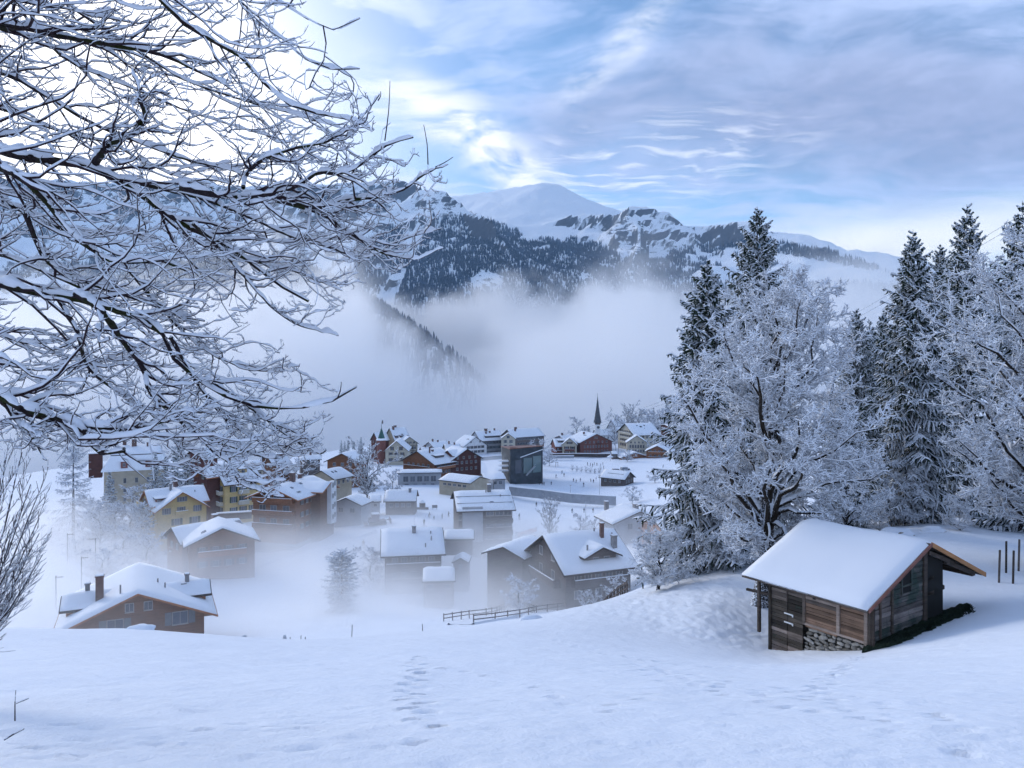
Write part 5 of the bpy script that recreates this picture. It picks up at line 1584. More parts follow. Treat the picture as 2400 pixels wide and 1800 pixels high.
# pair of dark chalets in front of it
h, b = house('chalet', 'wide dark brown chalet with snow roof and low dormer in front of the half-timbered hotel', (976, 1057), 338, (1035, 1049), w=22, pitch=26, hw=7.5, wall='tim_brown', ove=1.6, ovg=1.2, snow=0.35)
b.grid('A', 5, [-1.5, -4.4], 1.1, 1.3); b.balcony('A', -8, 8, -2.9, 1.2, 'tim_brown'); b.grid('R', 6, [-1.6, -4.4], 1.1, 1.2); b.balcony('R', -6, 6, -3.0, 1.2); b.shed_dormer(7.5, 7.0, 5.6, 1.1, 2.2, 'tim_dark', 3); b.chimney(5.2, 3.0, 3.0, 0.5, 'brick'); b.chimney(8.0, 2.0, 0.9, 0.9)
h, b = house('chalet', 'reddish brown chalet with side gable beside the wide dark chalet', (1096, 1052), 345, d=(-0.55, 0.83), L=15, w=17, pitch=30, hw=7.5, wall='tim_red', ove=1.0, ovg=0.9)
b.grid('A', 4, [0.6], 0.9, 1.1); b.grid('A', 5, [-1.6, -4.4], 1.0, 1.2); sgw = wing(h, (1048, 1056), 345, d=(0.72, 0.69), L=10, w=8, pitch=30, hw=6, wall='tim_red', ove=0.7, ovg=0.6, base=b.zb); sgw.win('A', [0], [-1.2], 1.2, 1.2)
h, b = house('shop_building', 'low pale shop row in front of the dark brown chalets', (930, 1102), 312, (1036, 1100), w=9, pitch=8, hw=5.0, wall='ren_grey', ove=0.5, ovg=0.5, snow=0.3, cat='building')
b.grid('R', 5, [-2.4], 2.0, 2.2); b.grid('R', 4, [-5.0], 1.6, 1.4)
h, b = house('shed', 'long beige shed under a smooth snow roof', (1050, 1109), 285, (1126, 1117), w=12, pitch=16, hw=4.6, wall='ren_beige', ove=0.4, ovg=0.4, snow=0.3, cat='shed'); b.grid('R', 5, [-1.2], 1.4, 0.8)
h, b = house('station_building', 'low building with snowy roof beside the steaming chimney', (1128, 1110), 292, (1180, 1108), w=10, pitch=18, hw=4.0, wall='ren_grey', ove=0.5, ovg=0.5, cat='building'); b.grid('R', 3, [-1.4], 1.2, 1.2)
for (a_, y_, b2, yb_, Y_, lab, cl) in ((1004, 1036, 1046, 1033, 470, 'snow-covered roof with little chimneys behind the wide dark chalet', 'ren_grey'), (1040, 1041, 1078, 1040, 440, 'snow roof squeezed left of the white hotel', 'ren_cream'), (985, 1049, 1010, 1048, 450, 'low snow roof at the back of the village beside the half-timbered hotel', 'tim_grey')):
    h, b = house('house', lab, (a_, y_), Y_, (b2, yb_), w=15, pitch=24, hw=6, wall=cl, ove=0.9, ovg=0.8); b.grid('R', 4, [-1.4], 1.0, 1.2); b.chimney(3, 0, 1.6, 0.8); b.chimney(6, 1, 1.3, 0.8)
# hotel row
h, b = house('white_hotel', 'white gabled hotel with rows of shuttered windows', (1116, 1024), 480, d=(-0.55, 0.83), L=15, w=18, pitch=33, hw=12.5, wall='ren_white', ove=0.8, ovg=0.8, cat='hotel')
b.grid('A', 2, [2.4], 0.9, 1.2); b.grid('A', 5, [-1.0, -3.8, -6.8, -9.8], 1.1, 1.6, 'shutbrown'); b.grid('L', 4, [-2.0, -5.0], 1.0, 1.5); b.skylight(4, -3.0); b.skylight(5.5, -3.0)
h, b = house('grand_hotel', 'long hotel with cream corner gables and grey slatted front', (1112, 1011), 495, (1170, 1008), w=17, pitch=34, hw=13, wall='ren_grey', ove=0.8, ovg=0.7, cat='hotel')
b.grid('R', 6, [-1.6, -4.6, -7.8], 1.1, 1.7, 'shutgrey'); b.shed_dormer(10.0, 6.2, 10.5, 1.2, 2.0, 'tim_dark', 6); b.chimney(8.0, 0.3, 1.6, 1.6); b.chimney(14.5, 0, 1.2, 0.8); b.chimney(7, 2.5, 1.2, 0.9); b.chimney(10, 2.0, 1.2, 0.9)
g2 = wing(h, (1191, 1016), 478, d=(0.02, 1), L=9, w=10, pitch=36, hw=13, wall='ren_cream', ove=0.7, ovg=0.7, base=b.zb)
g2.win('A', [0], [1.0], 1.8, 1.6, None); g2.grid('A', 2, [-1.8, -4.8, -7.8, -10.8], 1.1, 1.8, 'shutgrey')
g3 = wing(h, (1188, 1007), 490, (1262, 1002.5), w=16, pitch=30, hw=13, wall='tim_grey', ove=0.9, ovg=0.7, base=b.zb)
g3.grid('R', 9, [-1.4, -4.4, -7.4], 1.1, 1.5, 'shutgrey'); g3.chimney(5.0, 2.0, 2.6, 0.9); g3.chimney(7, 0, 1.2, 0.9)
# modern wedge with copper roof
root = thing('sports_hall', PG(1225, 345), 'modern dark hall with slanted copper roof and glass front', 'building', 'chalets and houses of the village')
c0 = P(1196, 1124, 335); c1 = P(1272, 1122, 345); c2 = P(1250, 1095, 375); c3 = P(1176, 1098, 370)
zt = [P(1217, 1053, 335).z, P(1272, 1046, 345).z, P(1272, 1050, 345).z - 2.5, P(1190, 1062, 345).z]
mb = MB()
bt_ = [Vector((c.x, c.y, c.z - 2)) for c in (c0, c1, c2, c3)]; tp_ = [Vector((c.x, c.y, z_)) for c, z_ in zip((c0, c1, c2, c3), zt)]
mb.poly(bt_[::-1]); mb.poly(tp_)
for i in range(4):
    j = (i + 1) % 4; mb.poly([bt_[i], bt_[j], tp_[j], tp_[i]])
mb.build('wall', MAT['slate'], root)
rf = MB()
ctr = sum(tp_, Vector()) / 4
ed = [ctr + (p - ctr) * 1.06 for p in tp_]
rf.poly([p + Z * 0.35 for p in ed]); rf.poly([p + Z * 0.02 for p in ed][::-1])
for i in range(4):
    j = (i + 1) % 4; rf.poly([ed[i] + Z * 0.02, ed[j] + Z * 0.02, ed[j] + Z * 0.35, ed[i] + Z * 0.35])
rf.build('roof', MAT['copper'], root)
fd = (c1 - c0); fd.z = 0; fl = fd.length; fd.normalize(); fn = Vector((fd.y, -fd.x, 0))
for i, (s0, s1, z0, z1, m_) in enumerate(((0.14, 0.34, 0.18, 0.62, 'glass'), (0.40, 0.66, 0.15, 0.66, 'glassgreen'), (0.69, 0.94, 0.15, 0.70, 'glassgreen'))):
    gp = MB(); H_ = (zt[0] + zt[1]) / 2 - c0.z
    gp.box(c0 + fd * (fl * (s0 + s1) / 2) + fn * 0.08 + Z * (H_ * (z0 + z1) / 2), fd, fn, Z, fl * (s1 - s0) / 2, 0.05, H_ * (z1 - z0) / 2); gp.build('glass_front', MAT[m_], root)
gp = MB(); gp.bar(c0 + fd * (fl * 0.30) + fn * 0.2 + Z * 9.3, c1 + fn * 0.2 + Z * 13.2, 0.25, 0.3); gp.build('fascia', MAT['roofsnow'], root)
gp = MB(); gp.bar(c0 + fd * (fl * 0.45) + fn * 0.9 + Z * 1.2, c0 + fd * (fl * 0.72) + fn * 0.9 + Z * 5.0, 0.9, 0.18); gp.bar(c0 + fd * (fl * 0.45) + fn * 1.3 + Z * 2.1, c0 + fd * (fl * 0.72) + fn * 1.3 + Z * 5.9, 0.08, 0.08); gp.build('outside_stair', MAT['metal'], root)
cp_ = MB(); cp_.box(P(1204, 1085, 341), Vector((1, 0, 0)), Vector((0, 1, 0)), Z, 1.7, 1.6, 7.0); cp_.build('copper_core', MAT['copper'], root)
for k in range(3):
    sb = MB(); sb.box(P(1186, 1080 + k * 11, 343), Vector((1, 0, 0)), Vector((0, 1, 0)), Z, 3.4, 1.5, 0.25); sb.build('terrace_slab', MAT['roofsnow'], root)

# ------------------------------------------------------------------ church and the houses around it
root = thing('church', PG(1400, 540), 'church with tall dark pointed spire and white clock tower', 'church')
Yc = 535
cb = P(1400.5, 1040, Yc); c_t = P(1400.5, 994, Yc)
mb = MB(); mb.box(Vector((cb.x, cb.y, (cb.z + c_t.z) / 2 - 2)), Vector((1, 0, 0)), Vector((0, 1, 0)), Z, 1.75, 1.75, (c_t.z - cb.z) / 2 + 2); mb.build('tower', MAT['ren_white'], root)
mb = MB(); mb.cyl(c_t - Z * 0.2, c_t + Z * 1.4, 2.5, 4, r2=2.55); mb.v = [tuple(Matrix.Rotation(R(0), 3, 'Z') @ Vector(v)) for v in mb.v]; mb.build('belfry', MAT['tim_dark'], root)
sp = MB(); prof = [(0, 2.75), (2.0, 2.35), (6, 1.65), (11, 0.95), (15.5, 0.42), (18.6, 0.05)]
zs0 = c_t.z + 1.0
for (za, ra), (zb2, rb3) in zip(prof, prof[1:]):
    sp.cyl(Vector((cb.x, cb.y, zs0 + za)), Vector((cb.x, cb.y, zs0 + zb2)), ra, 8, r2=rb3)
sp.build('spire', MAT['spireslate'], root)
mb = MB(); mb.cyl(Vector((cb.x, cb.y, zs0 + 18.4)), Vector((cb.x, cb.y, zs0 + 20.6)), 0.07, 6); mb.box(Vector((cb.x, cb.y, zs0 + 19.9)), Vector((1, 0, 0)), Vector((0, 1, 0)), Z, 0.45, 0.06, 0.06); mb.build('cross', MAT['tim_dark'], root)
mb = MB(); mb.cyl(P(1401.5, 1001, Yc) + Vector((0, -1.9, 0)), P(1401.5, 1001, Yc) + Vector((0, -1.76, 0)), 0.95, 16); mb.build('clock_face', MAT['spireslate'], root)
mb = MB(); mb.box(P(1401.5, 1001, Yc) + Vector((0, -1.93, 0.25)), Vector((1, 0, 0)), Vector((0, 1, 0)), Z, 0.05, 0.02, 0.45); mb.box(P(1401.5, 1001, Yc) + Vector((0.25, -1.93, 0)), Vector((1, 0, 0)), Vector((0, 1, 0)), Z, 0.3, 0.02, 0.05); mb.build('clock_hand', MAT['winframe'], root)
nv = Block(root, P(1392, 1007, 542), Vector((1, 0.18, 0)), 15, 11, 35, 6, 'ren_white', 'roofwood', 0.6, 0.5, 0.3, nm=('nave', 'nave_roof', 'nave_roof_snow')); nv.grid('R', 4, [-2.0], 0.8, 2.0)
h, b = house('brown_hotel', 'wide red-brown gabled hotel with many windows below the church', (1399, 1017), 470, d=(-0.35, 0.94), L=22, w=23.5, pitch=24, hw=11.5, wall='tim_red', ove=1.0, ovg=1.0, cat='hotel')
b.win('A', [-0.5, 0.9], [2.6], 0.8, 1.2); b.grid('A', 6, [-0.1], 0.9, 1.3); b.grid('A', 9, [-2.8, -5.8], 0.9, 1.4); b.grid('A', 8, [-8.6], 1.2, 1.5)
for zz_ in (-1.5, -4.4, -7.4):
    b.balcony('A', -3.2, 0.2, zz_, 0.9, 'tim_red', 0.8, snow=False)
b.skylight(7, -4); b.skylight(9, -4); b.chimney(12, -3, 1.5, 0.9)
h, b = house('gabled_house', 'cream house with central gable left of the red-brown hotel', (1295, 1029), 470, (1346, 1028), w=13, pitch=32, hw=8.5, wall='tim_red', ove=0.8, ovg=0.6)
g2 = wing(h, (1335, 1027), 462, d=(0.05, 1), L=9, w=10, pitch=40, hw=9, wall='ren_cream', ove=0.7, ovg=0.8, base=b.zb); g2.win('A', [0], [0.8], 1.8, 1.1, 'shutbrown'); g2.grid('A', 2, [-2.2, -5.2], 1.5, 1.7, 'shutbrown'); g2.balcony('A', -3, 3, -3.9, 1.1, 'tim_red')
b.shed_dormer(4.5, 3.4, 3.6, 1.3, 1.8, 'tim_dark', 2); b.win('R', [2.5, 4.8], [-2.0, -5.0], 1.1, 1.5, 'shutbrown'); b.balcony('R', 1.2, 6.0, -3.7, 1.0, 'tim_red'); b.chimney(6, -2, 1.6, 1.2)
h, b = house('terrace_house', 'low white terrace roof with satellite-like chimney behind the cream house', (1310, 1021), 500, (1342, 1019), w=11, pitch=20, hw=6, wall='ren_grey', ove=0.6, ovg=0.6); b.chimney(2.5, 0, 1.6, 1.0); b.grid('R', 3, [-1.5], 1.0, 1.2)
h, b = house('chalet_hotel', 'large cream chalet hotel with big plain snow roof right of the church', (1464, 993), 475, (1528, 991), w=24, pitch=28, hw=11, wall='ren_cream', ove=1.2, ovg=1.0, cat='hotel')
b.grid('A', 6, [1.0, -1.8, -4.6, -7.4], 1.0, 1.5, 'shutbrown')
for zz_ in (-0.4, -3.2, -6.0):
    b.balcony('A', -8, 8, zz_, 1.2, 'ren_cream')
b.grid('R', 5, [-1.8, -4.8], 1.1, 1.4); b.skylight(7, 2.6); b.skylight(9, 3.8, 1.4, 1.4); b.skylight(12, 2.8); b.pipe(10.5, 6.0)
g2 = wing(h, (1493, 1021), 448, d=(0.10, 1), L=10, w=13, pitch=34, hw=7, wall='ren_cream', ove=0.8, ovg=0.8, base=b.zb); g2.grid('A', 4, [-0.1], 0.8, 1.1); g2.grid('A', 6, [-2.4], 1.0, 1.8); g2.grid('A', 6, [-5.0], 1.0, 1.4)
h, b = house('ghost_house', 'pale misty house with steep roof behind the tree right of the spire', (1432, 984), 600, (1463, 983), w=22, pitch=42, hw=8, wall='ren_grey', ove=0.7, ovg=0.6); b.grid('R', 4, [-2.0], 1.2, 1.5)
h, b = house('chalet', 'low wide chalet below the cream chalet hotel', (1490, 1061), 432, d=(-0.12, 0.99), L=11, w=18, pitch=18, hw=5.0, wall='tim_brown', ove=1.0, ovg=0.9); b.grid('A', 5, [-1.5, -3.8], 1.1, 1.2); b.chimney(3, 2.0, 1.6, 0.7, 'chimgrey')
h, b = house('chalet', 'tall brown chalet at the left edge of the big tree', (1540, 1045), 428, d=(0.25, 0.97), L=14, w=14, pitch=26, hw=8.5, wall='tim_brown', ove=1.0, ovg=0.9); b.grid('A', 4, [0, -2.7, -5.4], 1.0, 1.2)
for zz_ in (-1.4, -4.2):
    b.balcony('A', -5, 5, zz_, 1.1, 'tim_brown')
h, b = house('flat_hotel', 'red-brown flat-roofed hotel half hidden by spruce boughs', (1556, 995), 500, (1600, 994), w=14, pitch=6, hw=9, wall='tim_red', ove=0.9, ovg=0.8, cat='hotel'); b.grid('R', 5, [-1.5, -4.5], 1.2, 1.4); b.balcony('R', -6, 6, -3.0, 1.2, 'tim_red')
h, b = house('kiosk', 'tiny snow-roofed kiosk in front of the red-brown hotel', (1432, 1058), 440, (1447, 1058), w=5.5, pitch=25, hw=2.6, wall='tim_dark', ove=0.4, ovg=0.4, cat='kiosk'); b.win('R', [0], [-1.0], 1.0, 0.9)
h, b = house('hut', 'lone grey hut with snow roof on the practice slope', (1478, 1106), 330, d=(-0.80, 0.60), L=13, w=10, pitch=30, hw=4.0, wall='tim_grey', ove=0.8, ovg=0.8, cat='hut'); b.grid('A', 3, [-1.4], 1.0, 1.2); b.grid('L', 4, [-1.4], 1.0, 1.0); b.win('A', [0], [1.0], 0.8, 0.8)
sgd = MB(); al = (-b.n - Z * b.tan).normalized(); sgd.box(b.q(6, -2.4, b.zr - b.tan * 2.4) + Z * 0.36, b.d, al, b.d.cross(al), 4.0, 0.08, 0.06); sgd.build('snow_guard', MAT['chimgrey'], h)
ORD = ['first', 'second', 'third', 'fourth', 'fifth', 'sixth', 'seventh', 'eighth', 'ninth']
# ------------------------------------------------------------------ trees in the village
vt = decid_meshes(16, 6.6, 51, n1=18, k2=9, k3=7, k4=2, zc=0.58, zr=0.42, trunk_r=0.45, low=0.12, tw=0.050, mats=[MAT['twig'], MAT['twigsnow']], snow=0.8)
vs_ = decid_meshes(7, 3.0, 52, n1=12, k2=7, k3=5, k4=2, zc=0.58, zr=0.42, trunk_r=0.16, low=0.14, tw=0.035, mats=[MAT['frosttwig'], MAT['twigsnow']], snow=0.8)
vsp = spruce_meshes(18, 3.4, 61, whorl=0.8, per=6, ktw=5, segs=2, tw=0.16, snow=0.45, hang=False, droop=0.4)
vfr = spruce_meshes(16, 3.6, 62, whorl=0.7, per=6, ktw=5, segs=2, tw=0.13, snow=0.55, hang=False, droop=0.35, mats=[MAT['needlefrost'], MAT['twigsnow']], shape=0.36, low=0.03, dome=True)
vla = spruce_meshes(22, 6.2, 63, whorl=1.25, per=5, ktw=7, segs=3, tw=0.07, snow=0.35, hang=True, droop=0.42, mats=[MAT['frosttwig'], MAT['twigsnow']], low=0.16, shape=0.6)
_first = set()
VT = [
 # parts, native height, column, base row, distance, height, name, label
 (vt, 16, 862, 1180, 252, 21.5, 'frosted_tree', 'wide frosted tree with many dark stems in the village centre', 1.0),
 (vla, 22, 172, 1228, 200, 23.5, 'larch_tree', 'tall bare frosted larch at the left of the village', 1.0),
 (vsp, 18, 416, 1150, 232, 17.5, 'spruce_tree', 'darkest tall spruce between the left hotels', 1.1),
 (vsp, 18, 364, 1150, 240, 12.0, 'spruce_tree', 'shorter snowy spruce left of the dark village spruce', 1.0),
 (vsp, 18, 388, 1152, 236, 11.0, 'spruce_tree', 'small snowy spruce between two taller village spruces', 1.1),
 (vsp, 18, 440, 1145, 238, 10.5, 'spruce_tree', 'small snowy spruce right of the dark village spruce', 1.1),
 (vsp, 18, 257, 1185, 222, 10.0, 'spruce_tree', 'misty spruce just right of the larch', 1.2),
 (vs_, 7, 236, 1252, 187, 8.0, 'frosted_tree', 'leaning frosted orchard tree beside the curved track', 1.2),
 (vs_, 7, 270, 1247, 192, 7.5, 'frosted_tree', 'frosted orchard tree in the middle of the track garden', 1.1),
 (vs_, 7, 306, 1243, 192, 8.0, 'frosted_tree', 'frosted orchard tree next to the yellow house', 1.1),
 (vfr, 16, 332, 1252, 180, 7.5, 'conifer_tree', 'dark small conifer against the yellow house balconies', 1.2),
 (vs_, 7, 312, 1180, 215, 6.0, 'frosted_shrub', 'white bush in front of the grey-beige hotel', 1.3),
 (vs_, 7, 215, 1205, 215, 6.0, 'frosted_shrub', 'hazy bush at the foot of the larch', 1.4),
 (vs_, 7, 178, 1300, 172, 4.2, 'frosted_shrub', 'dark round bush beside the railway bend', 1.5),
 (vs_, 7, 120, 1285, 190, 5.5, 'frosted_shrub', 'pale bush left of the railway bend', 1.5),
 (vs_, 7, 290, 1275, 172, 5.0, 'frosted_shrub', 'sprawling frosted bush below the orchard trees', 1.6),
 (vs_, 7, 345, 1300, 160, 5.0, 'frosted_shrub', 'frosted bush at the corner of the yellow house', 1.6),
 (vs_, 7, 240, 1330, 150, 4.5, 'frosted_shrub', 'misty hedge bush below the railway bend', 1.8),
 (vfr, 16, 801, 1398, 124, 7.6, 'conifer_tree', 'solitary rounded conifer in the misty meadow', 1.5),
 (vs_, 7, 868, 1345, 146, 6.0, 'frosted_shrub', 'pale bush at the left end of the dark chalet', 1.3),
 (vt, 16, 1288, 1248, 195, 10.0, 'birch_tree', 'slender misty birch between the apartment block and the far chalets', 0.62),
 (vs_, 7, 1360, 1243, 188, 4.6, 'frosted_tree', 'little bare tree behind the big dark chalet', 1.0),
 (vs_, 7, 1396, 1245, 188, 3.6, 'frosted_tree', 'smallest bare tree behind the big dark chalet', 1.0),
 (vs_, 7, 1216, 1412, 112, 4.2, 'frosted_shrub', 'broad pale shrub at the left corner of the big dark chalet', 1.5),
 (vs_, 7, 1372, 1412, 108, 2.0, 'frosted_shrub', 'tiny frosted shrub left one of two before the big dark chalet', 1.0),
 (vs_, 7, 1394, 1410, 108, 1.8, 'frosted_shrub', 'tiny frosted shrub right one of two before the big dark chalet', 1.0),
 (vs_, 7, 1446, 1398, 108, 3.2, 'frosted_shrub', 'frosted shrub at the right corner of the big dark chalet', 1.2),
 (vs_, 7, 1352, 1026, 515, 15.0, 'frosted_tree', 'frosted tree left of the church spire', 0.9),
 (vs_, 7, 1440, 1020, 505, 15.0, 'frosted_tree', 'reddish frosted tree right of the church spire', 0.9),
 (vt, 16, 1471, 1000, 560, 19.0, 'frosted_tree', 'tall frosted tree behind the cream chalet hotel', 0.8),
 (vs_, 7, 1497, 995, 560, 13.0, 'frosted_tree', 'frosted tree next right of the tallest one behind the chalet hotel', 1.2),
 (vs_, 7, 1518, 998, 555, 13.0, 'frosted_tree', 'frosted tree above the right end of the chalet hotel roof', 1.2),
 (vs_, 7, 1542, 1005, 530, 15.0, 'frosted_tree', 'frosted tree on the hillside left of the near spruce', 1.3),
 (vs_, 7, 1570, 1005, 520, 15.0, 'frosted_tree', 'frosted tree on the hillside touching the near spruce', 1.3),
 (vsp, 18, 1564, 985, 560, 17.0, 'spruce_tree', 'pointed spruce above the hillside trees near the cable', 0.9),
 (vsp, 18, 1532, 990, 570, 11.0, 'spruce_tree', 'spruce sticking out of the frosted hillside trees', 0.9),
 (vsp, 18, 1370, 1020, 540, 7.0, 'spruce_tree', 'left of two small conifers beside the church tower', 1.3),
 (vsp, 18, 1380, 1022, 540, 7.5, 'spruce_tree', 'right of two small conifers beside the church tower', 1.3),
 (vsp, 18, 800, 1070, 420, 9.0, 'spruce_tree', 'leftmost of the row of spruces left of the half-timbered hotel', 0.9),
 (vsp, 18, 808, 1070, 425, 8.5, 'spruce_tree', 'second spruce of the row left of the half-timbered hotel', 0.9),
 (vsp, 18, 816, 1070, 422, 9.2, 'spruce_tree', 'third spruce of the row left of the half-timbered hotel', 0.9),
 (vsp, 18, 829, 1070, 418, 8.8, 'spruce_tree', 'fourth spruce of the row left of the half-timbered hotel', 1.2),
 (vsp, 18, 846, 1072, 412, 11.0, 'spruce_tree', 'last and tallest spruce of the row left of the half-timbered hotel', 1.1),
 (vs_, 7, 742, 1058, 420, 7.0, 'frosted_tree', 'round hazy tree on the skyline under the branch tips', 0.9),
 (vs_, 7, 920, 1150, 248, 7.5, 'frosted_tree', 'small misty tree right of the wide frosted tree', 0.9),
 (vs_, 7, 1263, 1060, 400, 8.0, 'frosted_tree', 'frosted tree above the copper-roofed hall', 1.0),
 (vs_, 7, 1288, 1070, 420, 5.0, 'frosted_shrub', 'frosted bush between the copper-roofed hall and the cream house', 1.4),
 (vs_, 7, 705, 1115, 270, 6.5, 'frosted_tree', 'frosted tree behind the large brown chalet roof', 1.4),
 (vs_, 7, 665, 1120, 275, 6.0, 'frosted_tree', 'frosted tree between the yellow hotel and the brown chalet', 1.4),
 (vs_, 7, 1535, 1125, 320, 5.0, 'frosted_shrub', 'frosted bush at the right end of the ski slope', 1.6),
 (vs_, 7, 1482, 1163, 270, 4.0, 'frosted_shrub', 'low frosted bush below the lone grey hut', 1.6),
 (vs_, 7, 1470, 1075, 420, 5.5, 'frosted_shrub', 'grey bush left of the low wide chalet', 1.8),
 (vs_, 7, 1540, 1045, 445, 6.0, 'frosted_shrub', 'grey bush beside the tall brown chalet', 1.6),
]
for prt, h0, px, py, Y, hgt, nm, lab, wid in VT:
    loc = PG(px, Y); loc.z = min(loc.z, P(px, py, Y).z) if abs(loc.z - P(px, py, Y).z) < 6 else loc.z
    top = P(px, py, Y).z + hgt
    s_ = (top - loc.z) / h0
    put_tree(nm, prt, loc - Vector((0, 0, 0.1)), lab, 'trees in the village', rs.uniform(0, 6), s_ * wid, id(prt) not in _first, 'shrub' if 'shrub' in nm else 'tree', scz=s_)
    _first.add(id(prt))
# low hedge of frosted bushes across the practice slope
for k in range(9):
    px = 1342 + k * 10.5; Y = 395 - k * 3
    loc = PG(px, Y)
    put_tree('frosted_shrub', vs_, loc, ORD[k] + ' bush from the left in the frosted hedge across the practice slope', 'hedge bushes on the practice slope', rs.uniform(0, 6), 0.42 * rs.uniform(0.8, 1.2), False, 'shrub')

# ------------------------------------------------------------------ fences, walls, poles
MAT['fencewood'] = timber('fence_wood', (0.085, 0.070, 0.062), 0.3)
def rail_fence(label, pts, post_step, hgt, rails, r=0.05, group='rail fences by the village path'):
    w3 = [PG(px, ground_hit(px, Y, 62.0, 240.0)[1] if Y > 1000 else Y) for px, Y in pts]
    root = thing('rail_fence', w3[0], label, 'fence', group)
    pos = []
    for a, b_ in zip(w3, w3[1:]):
        n = max(1, int((b_ - a).length / post_step))
        for k in range(n):
            p = a.lerp(b_, k / n); p.z = ground(p.x, p.y); pos.append(p)
    pos.append(w3[-1])
    pm = MB(); pm.cyl((0, 0, -0.3), (0, 0, hgt), r * 1.3, 6); proto = pm.build('post', MAT['fencewood'], origin=(0, 0, 0))
    for i, p in enumerate(pos):
        if i == 0: proto.parent = root; proto.location = p - root.location
        else: link_copy(proto, root, p - root.location, (rs.uniform(-0.05, 0.05), rs.uniform(-0.05, 0.05), 0))
    for a, b_ in zip(pos, pos[1:]):
        for z_ in rails:
            rm = MB(); rm.bar(a + Z * z_, b_ + Z * z_, r * 1.3, r * 2.0); rm.build('rail', MAT['fencewood'], root)
    return root
rail_fence('curving wooden rail fence on the left side of the snowy path', [(1040, 1460), (1100, 1450), (1140, 1445), (1165, 1440), (1181, 1432), (1186, 1421), (1170, 1408), (1140, 1397), (1130, 1392)], 2.4, 1.15, (0.55, 1.0), 0.055)
rail_fence('straight wooden rail fence on the right side of the path below the big dark chalet', [(1110, 1462), (1160, 1456), (1218, 1447), (1257, 1438), (1330, 1428), (1400, 1413), (1470, 1398)], 2.6, 1.1, (0.5, 0.98), 0.055)
rail_fence('farther wooden rail fence running behind the broad pale shrub', [(1137, 1377), (1160, 1387), (1192, 1410), (1225, 1425), (1252, 1436)], 2.4, 1.1, (0.5, 0.98), 0.05)
for px, Y, h_, lab in ((653, 52, 0.7, 'short thin stake at the brow, left end of the stake row'), (681, 50, 0.9, 'leaning thin stake on the snowy brow near the tiny fir'), (704, 50, 0.9, 'thin stake right of the tiny fir on the brow'), (714, 51, 0.8, 'thin stake next to the right-hand brow stake'), (824, 47, 0.95, 'solitary dark stake on the snowy brow'), (991, 46, 0.5, 'short stump-like stake before the rail fences'),
                       (2341, 36.5, 1.55, 'leftmost wooden post of the broken fence right of the barn'), (2358, 38.5, 1.6, 'second wooden post of the broken fence right of the barn'), (2374, 36.0, 1.55, 'third wooden post of the broken fence right of the barn'), (2387, 39.0, 1.6, 'rightmost wooden post of the broken fence right of the barn')):
    p = PG(px, Y); mb = MB(); mb.cyl(p - Z * 0.3, p + Z * h_ + Vector((rs.uniform(-0.06, 0.06), 0, 0)), 0.05 if h_ > 1.2 else 0.022, 7)
    o = mb.build('fence_post', MAT['fencewood'], origin=p); o.location = p; tag(o, lab, 'post', 'fence posts')
# retaining wall below the practice slope
def wall_strip(name, label, pts, hgt, thick, mat, cat='wall', dz=0.0):
    tops = [P(*q) for q in pts]
    root = thing(name, tops[0] - Z * hgt, label, cat)
    mb = MB(); sb = MB()
    for a, b_ in zip(tops, tops[1:]):
        d = (b_ - a); d.z = 0; d.normalize(); n = Vector((d.y, -d.x, 0)) * thick
        for (m2, z0, z1, e) in ((mb, -hgt, 0, 0), (sb, 0.002, 0.22, 0.04)):
            m2.prism([a + Z * z0, a + Z * z1, a + Z * z1 - n, a + Z * z0 - n], b_ - a)
    mb.build('masonry', mat, root); bevel(sb.build('wall_snow', MAT['roofsnow'], root), 0.05, 2)
    return root
wall_strip('retaining_wall', 'long grey retaining wall below the practice slope', [(1193, 1141, 290), (1262, 1148, 285), (1340, 1158, 275), (1443, 1164, 270)], 3.2, 0.8, MAT['ren_grey'])
wall_strip('terrace_wall', 'snow-capped terrace wall in front of the red-brown hotel', [(1288, 1064, 455), (1345, 1063, 452), (1430, 1064, 448)], 2.0, 1.2, MAT['tim_dark'])
wall_strip('terrace_wall', 'low snow-topped terrace step below the cream house', [(1286, 1069, 445), (1345, 1068, 442)], 1.5, 1.0, MAT['ren_grey'])
wall_strip('hedge_wall', 'long snow-topped hedge behind the mid-left chalet', [(508, 1205, 205), (590, 1200, 208)], 1.8, 1.6, MAT['tim_dark'], 'hedge')
wall_strip('terrace_wall', 'snow-topped wall below the long hotel', [(1124, 1072, 450), (1178, 1067, 455)], 2.2, 1.0, MAT['ren_grey'])
# masts and poles
def pole(name, label, px, Y, h_, r=0.07, arm=0.0, cat='pole', group=None, mat='fencewood', head=False):
    p = PG(px, Y); root = thing(name, p, label, cat, group)
    mb = MB(); mb.cyl(p - Z * 0.3, p + Z * h_, r, 7); mb.build('mast', MAT[mat], root)
    if arm:
        ab_ = MB(); ab_.bar(p + Z * (h_ - 0.25) - Vector((abs(arm) if arm < 0 else 0.15, 0, 0)), p + Z * (h_ - 0.2) + Vector((arm if arm > 0 else 0.15, 0, 0)), r * 1.4, r * 1.4); ab_.build('arm', MAT[mat], root)
    if head:
        hb = MB(); hb.box(p + Z * (h_ + 0.05) + Vector((arm, 0, 0)), Vector((1, 0, 0)), Vector((0, 1, 0)), Z, 0.5, 0.2, 0.10); hb.build('lamp_head', MAT['metal'], root)
    return root
pole('catenary_mast', 'railway mast left one of the pair by the bend', 158, 168, 7.0, 0.08, 1.3)
pole('catenary_mast', 'railway mast right one of the pair by the bend', 224, 160, 7.0, 0.08, -1.6)
pole('catenary_mast', 'railway mast half lost in mist below the bend', 191, 140, 6.6, 0.08, 1.2)
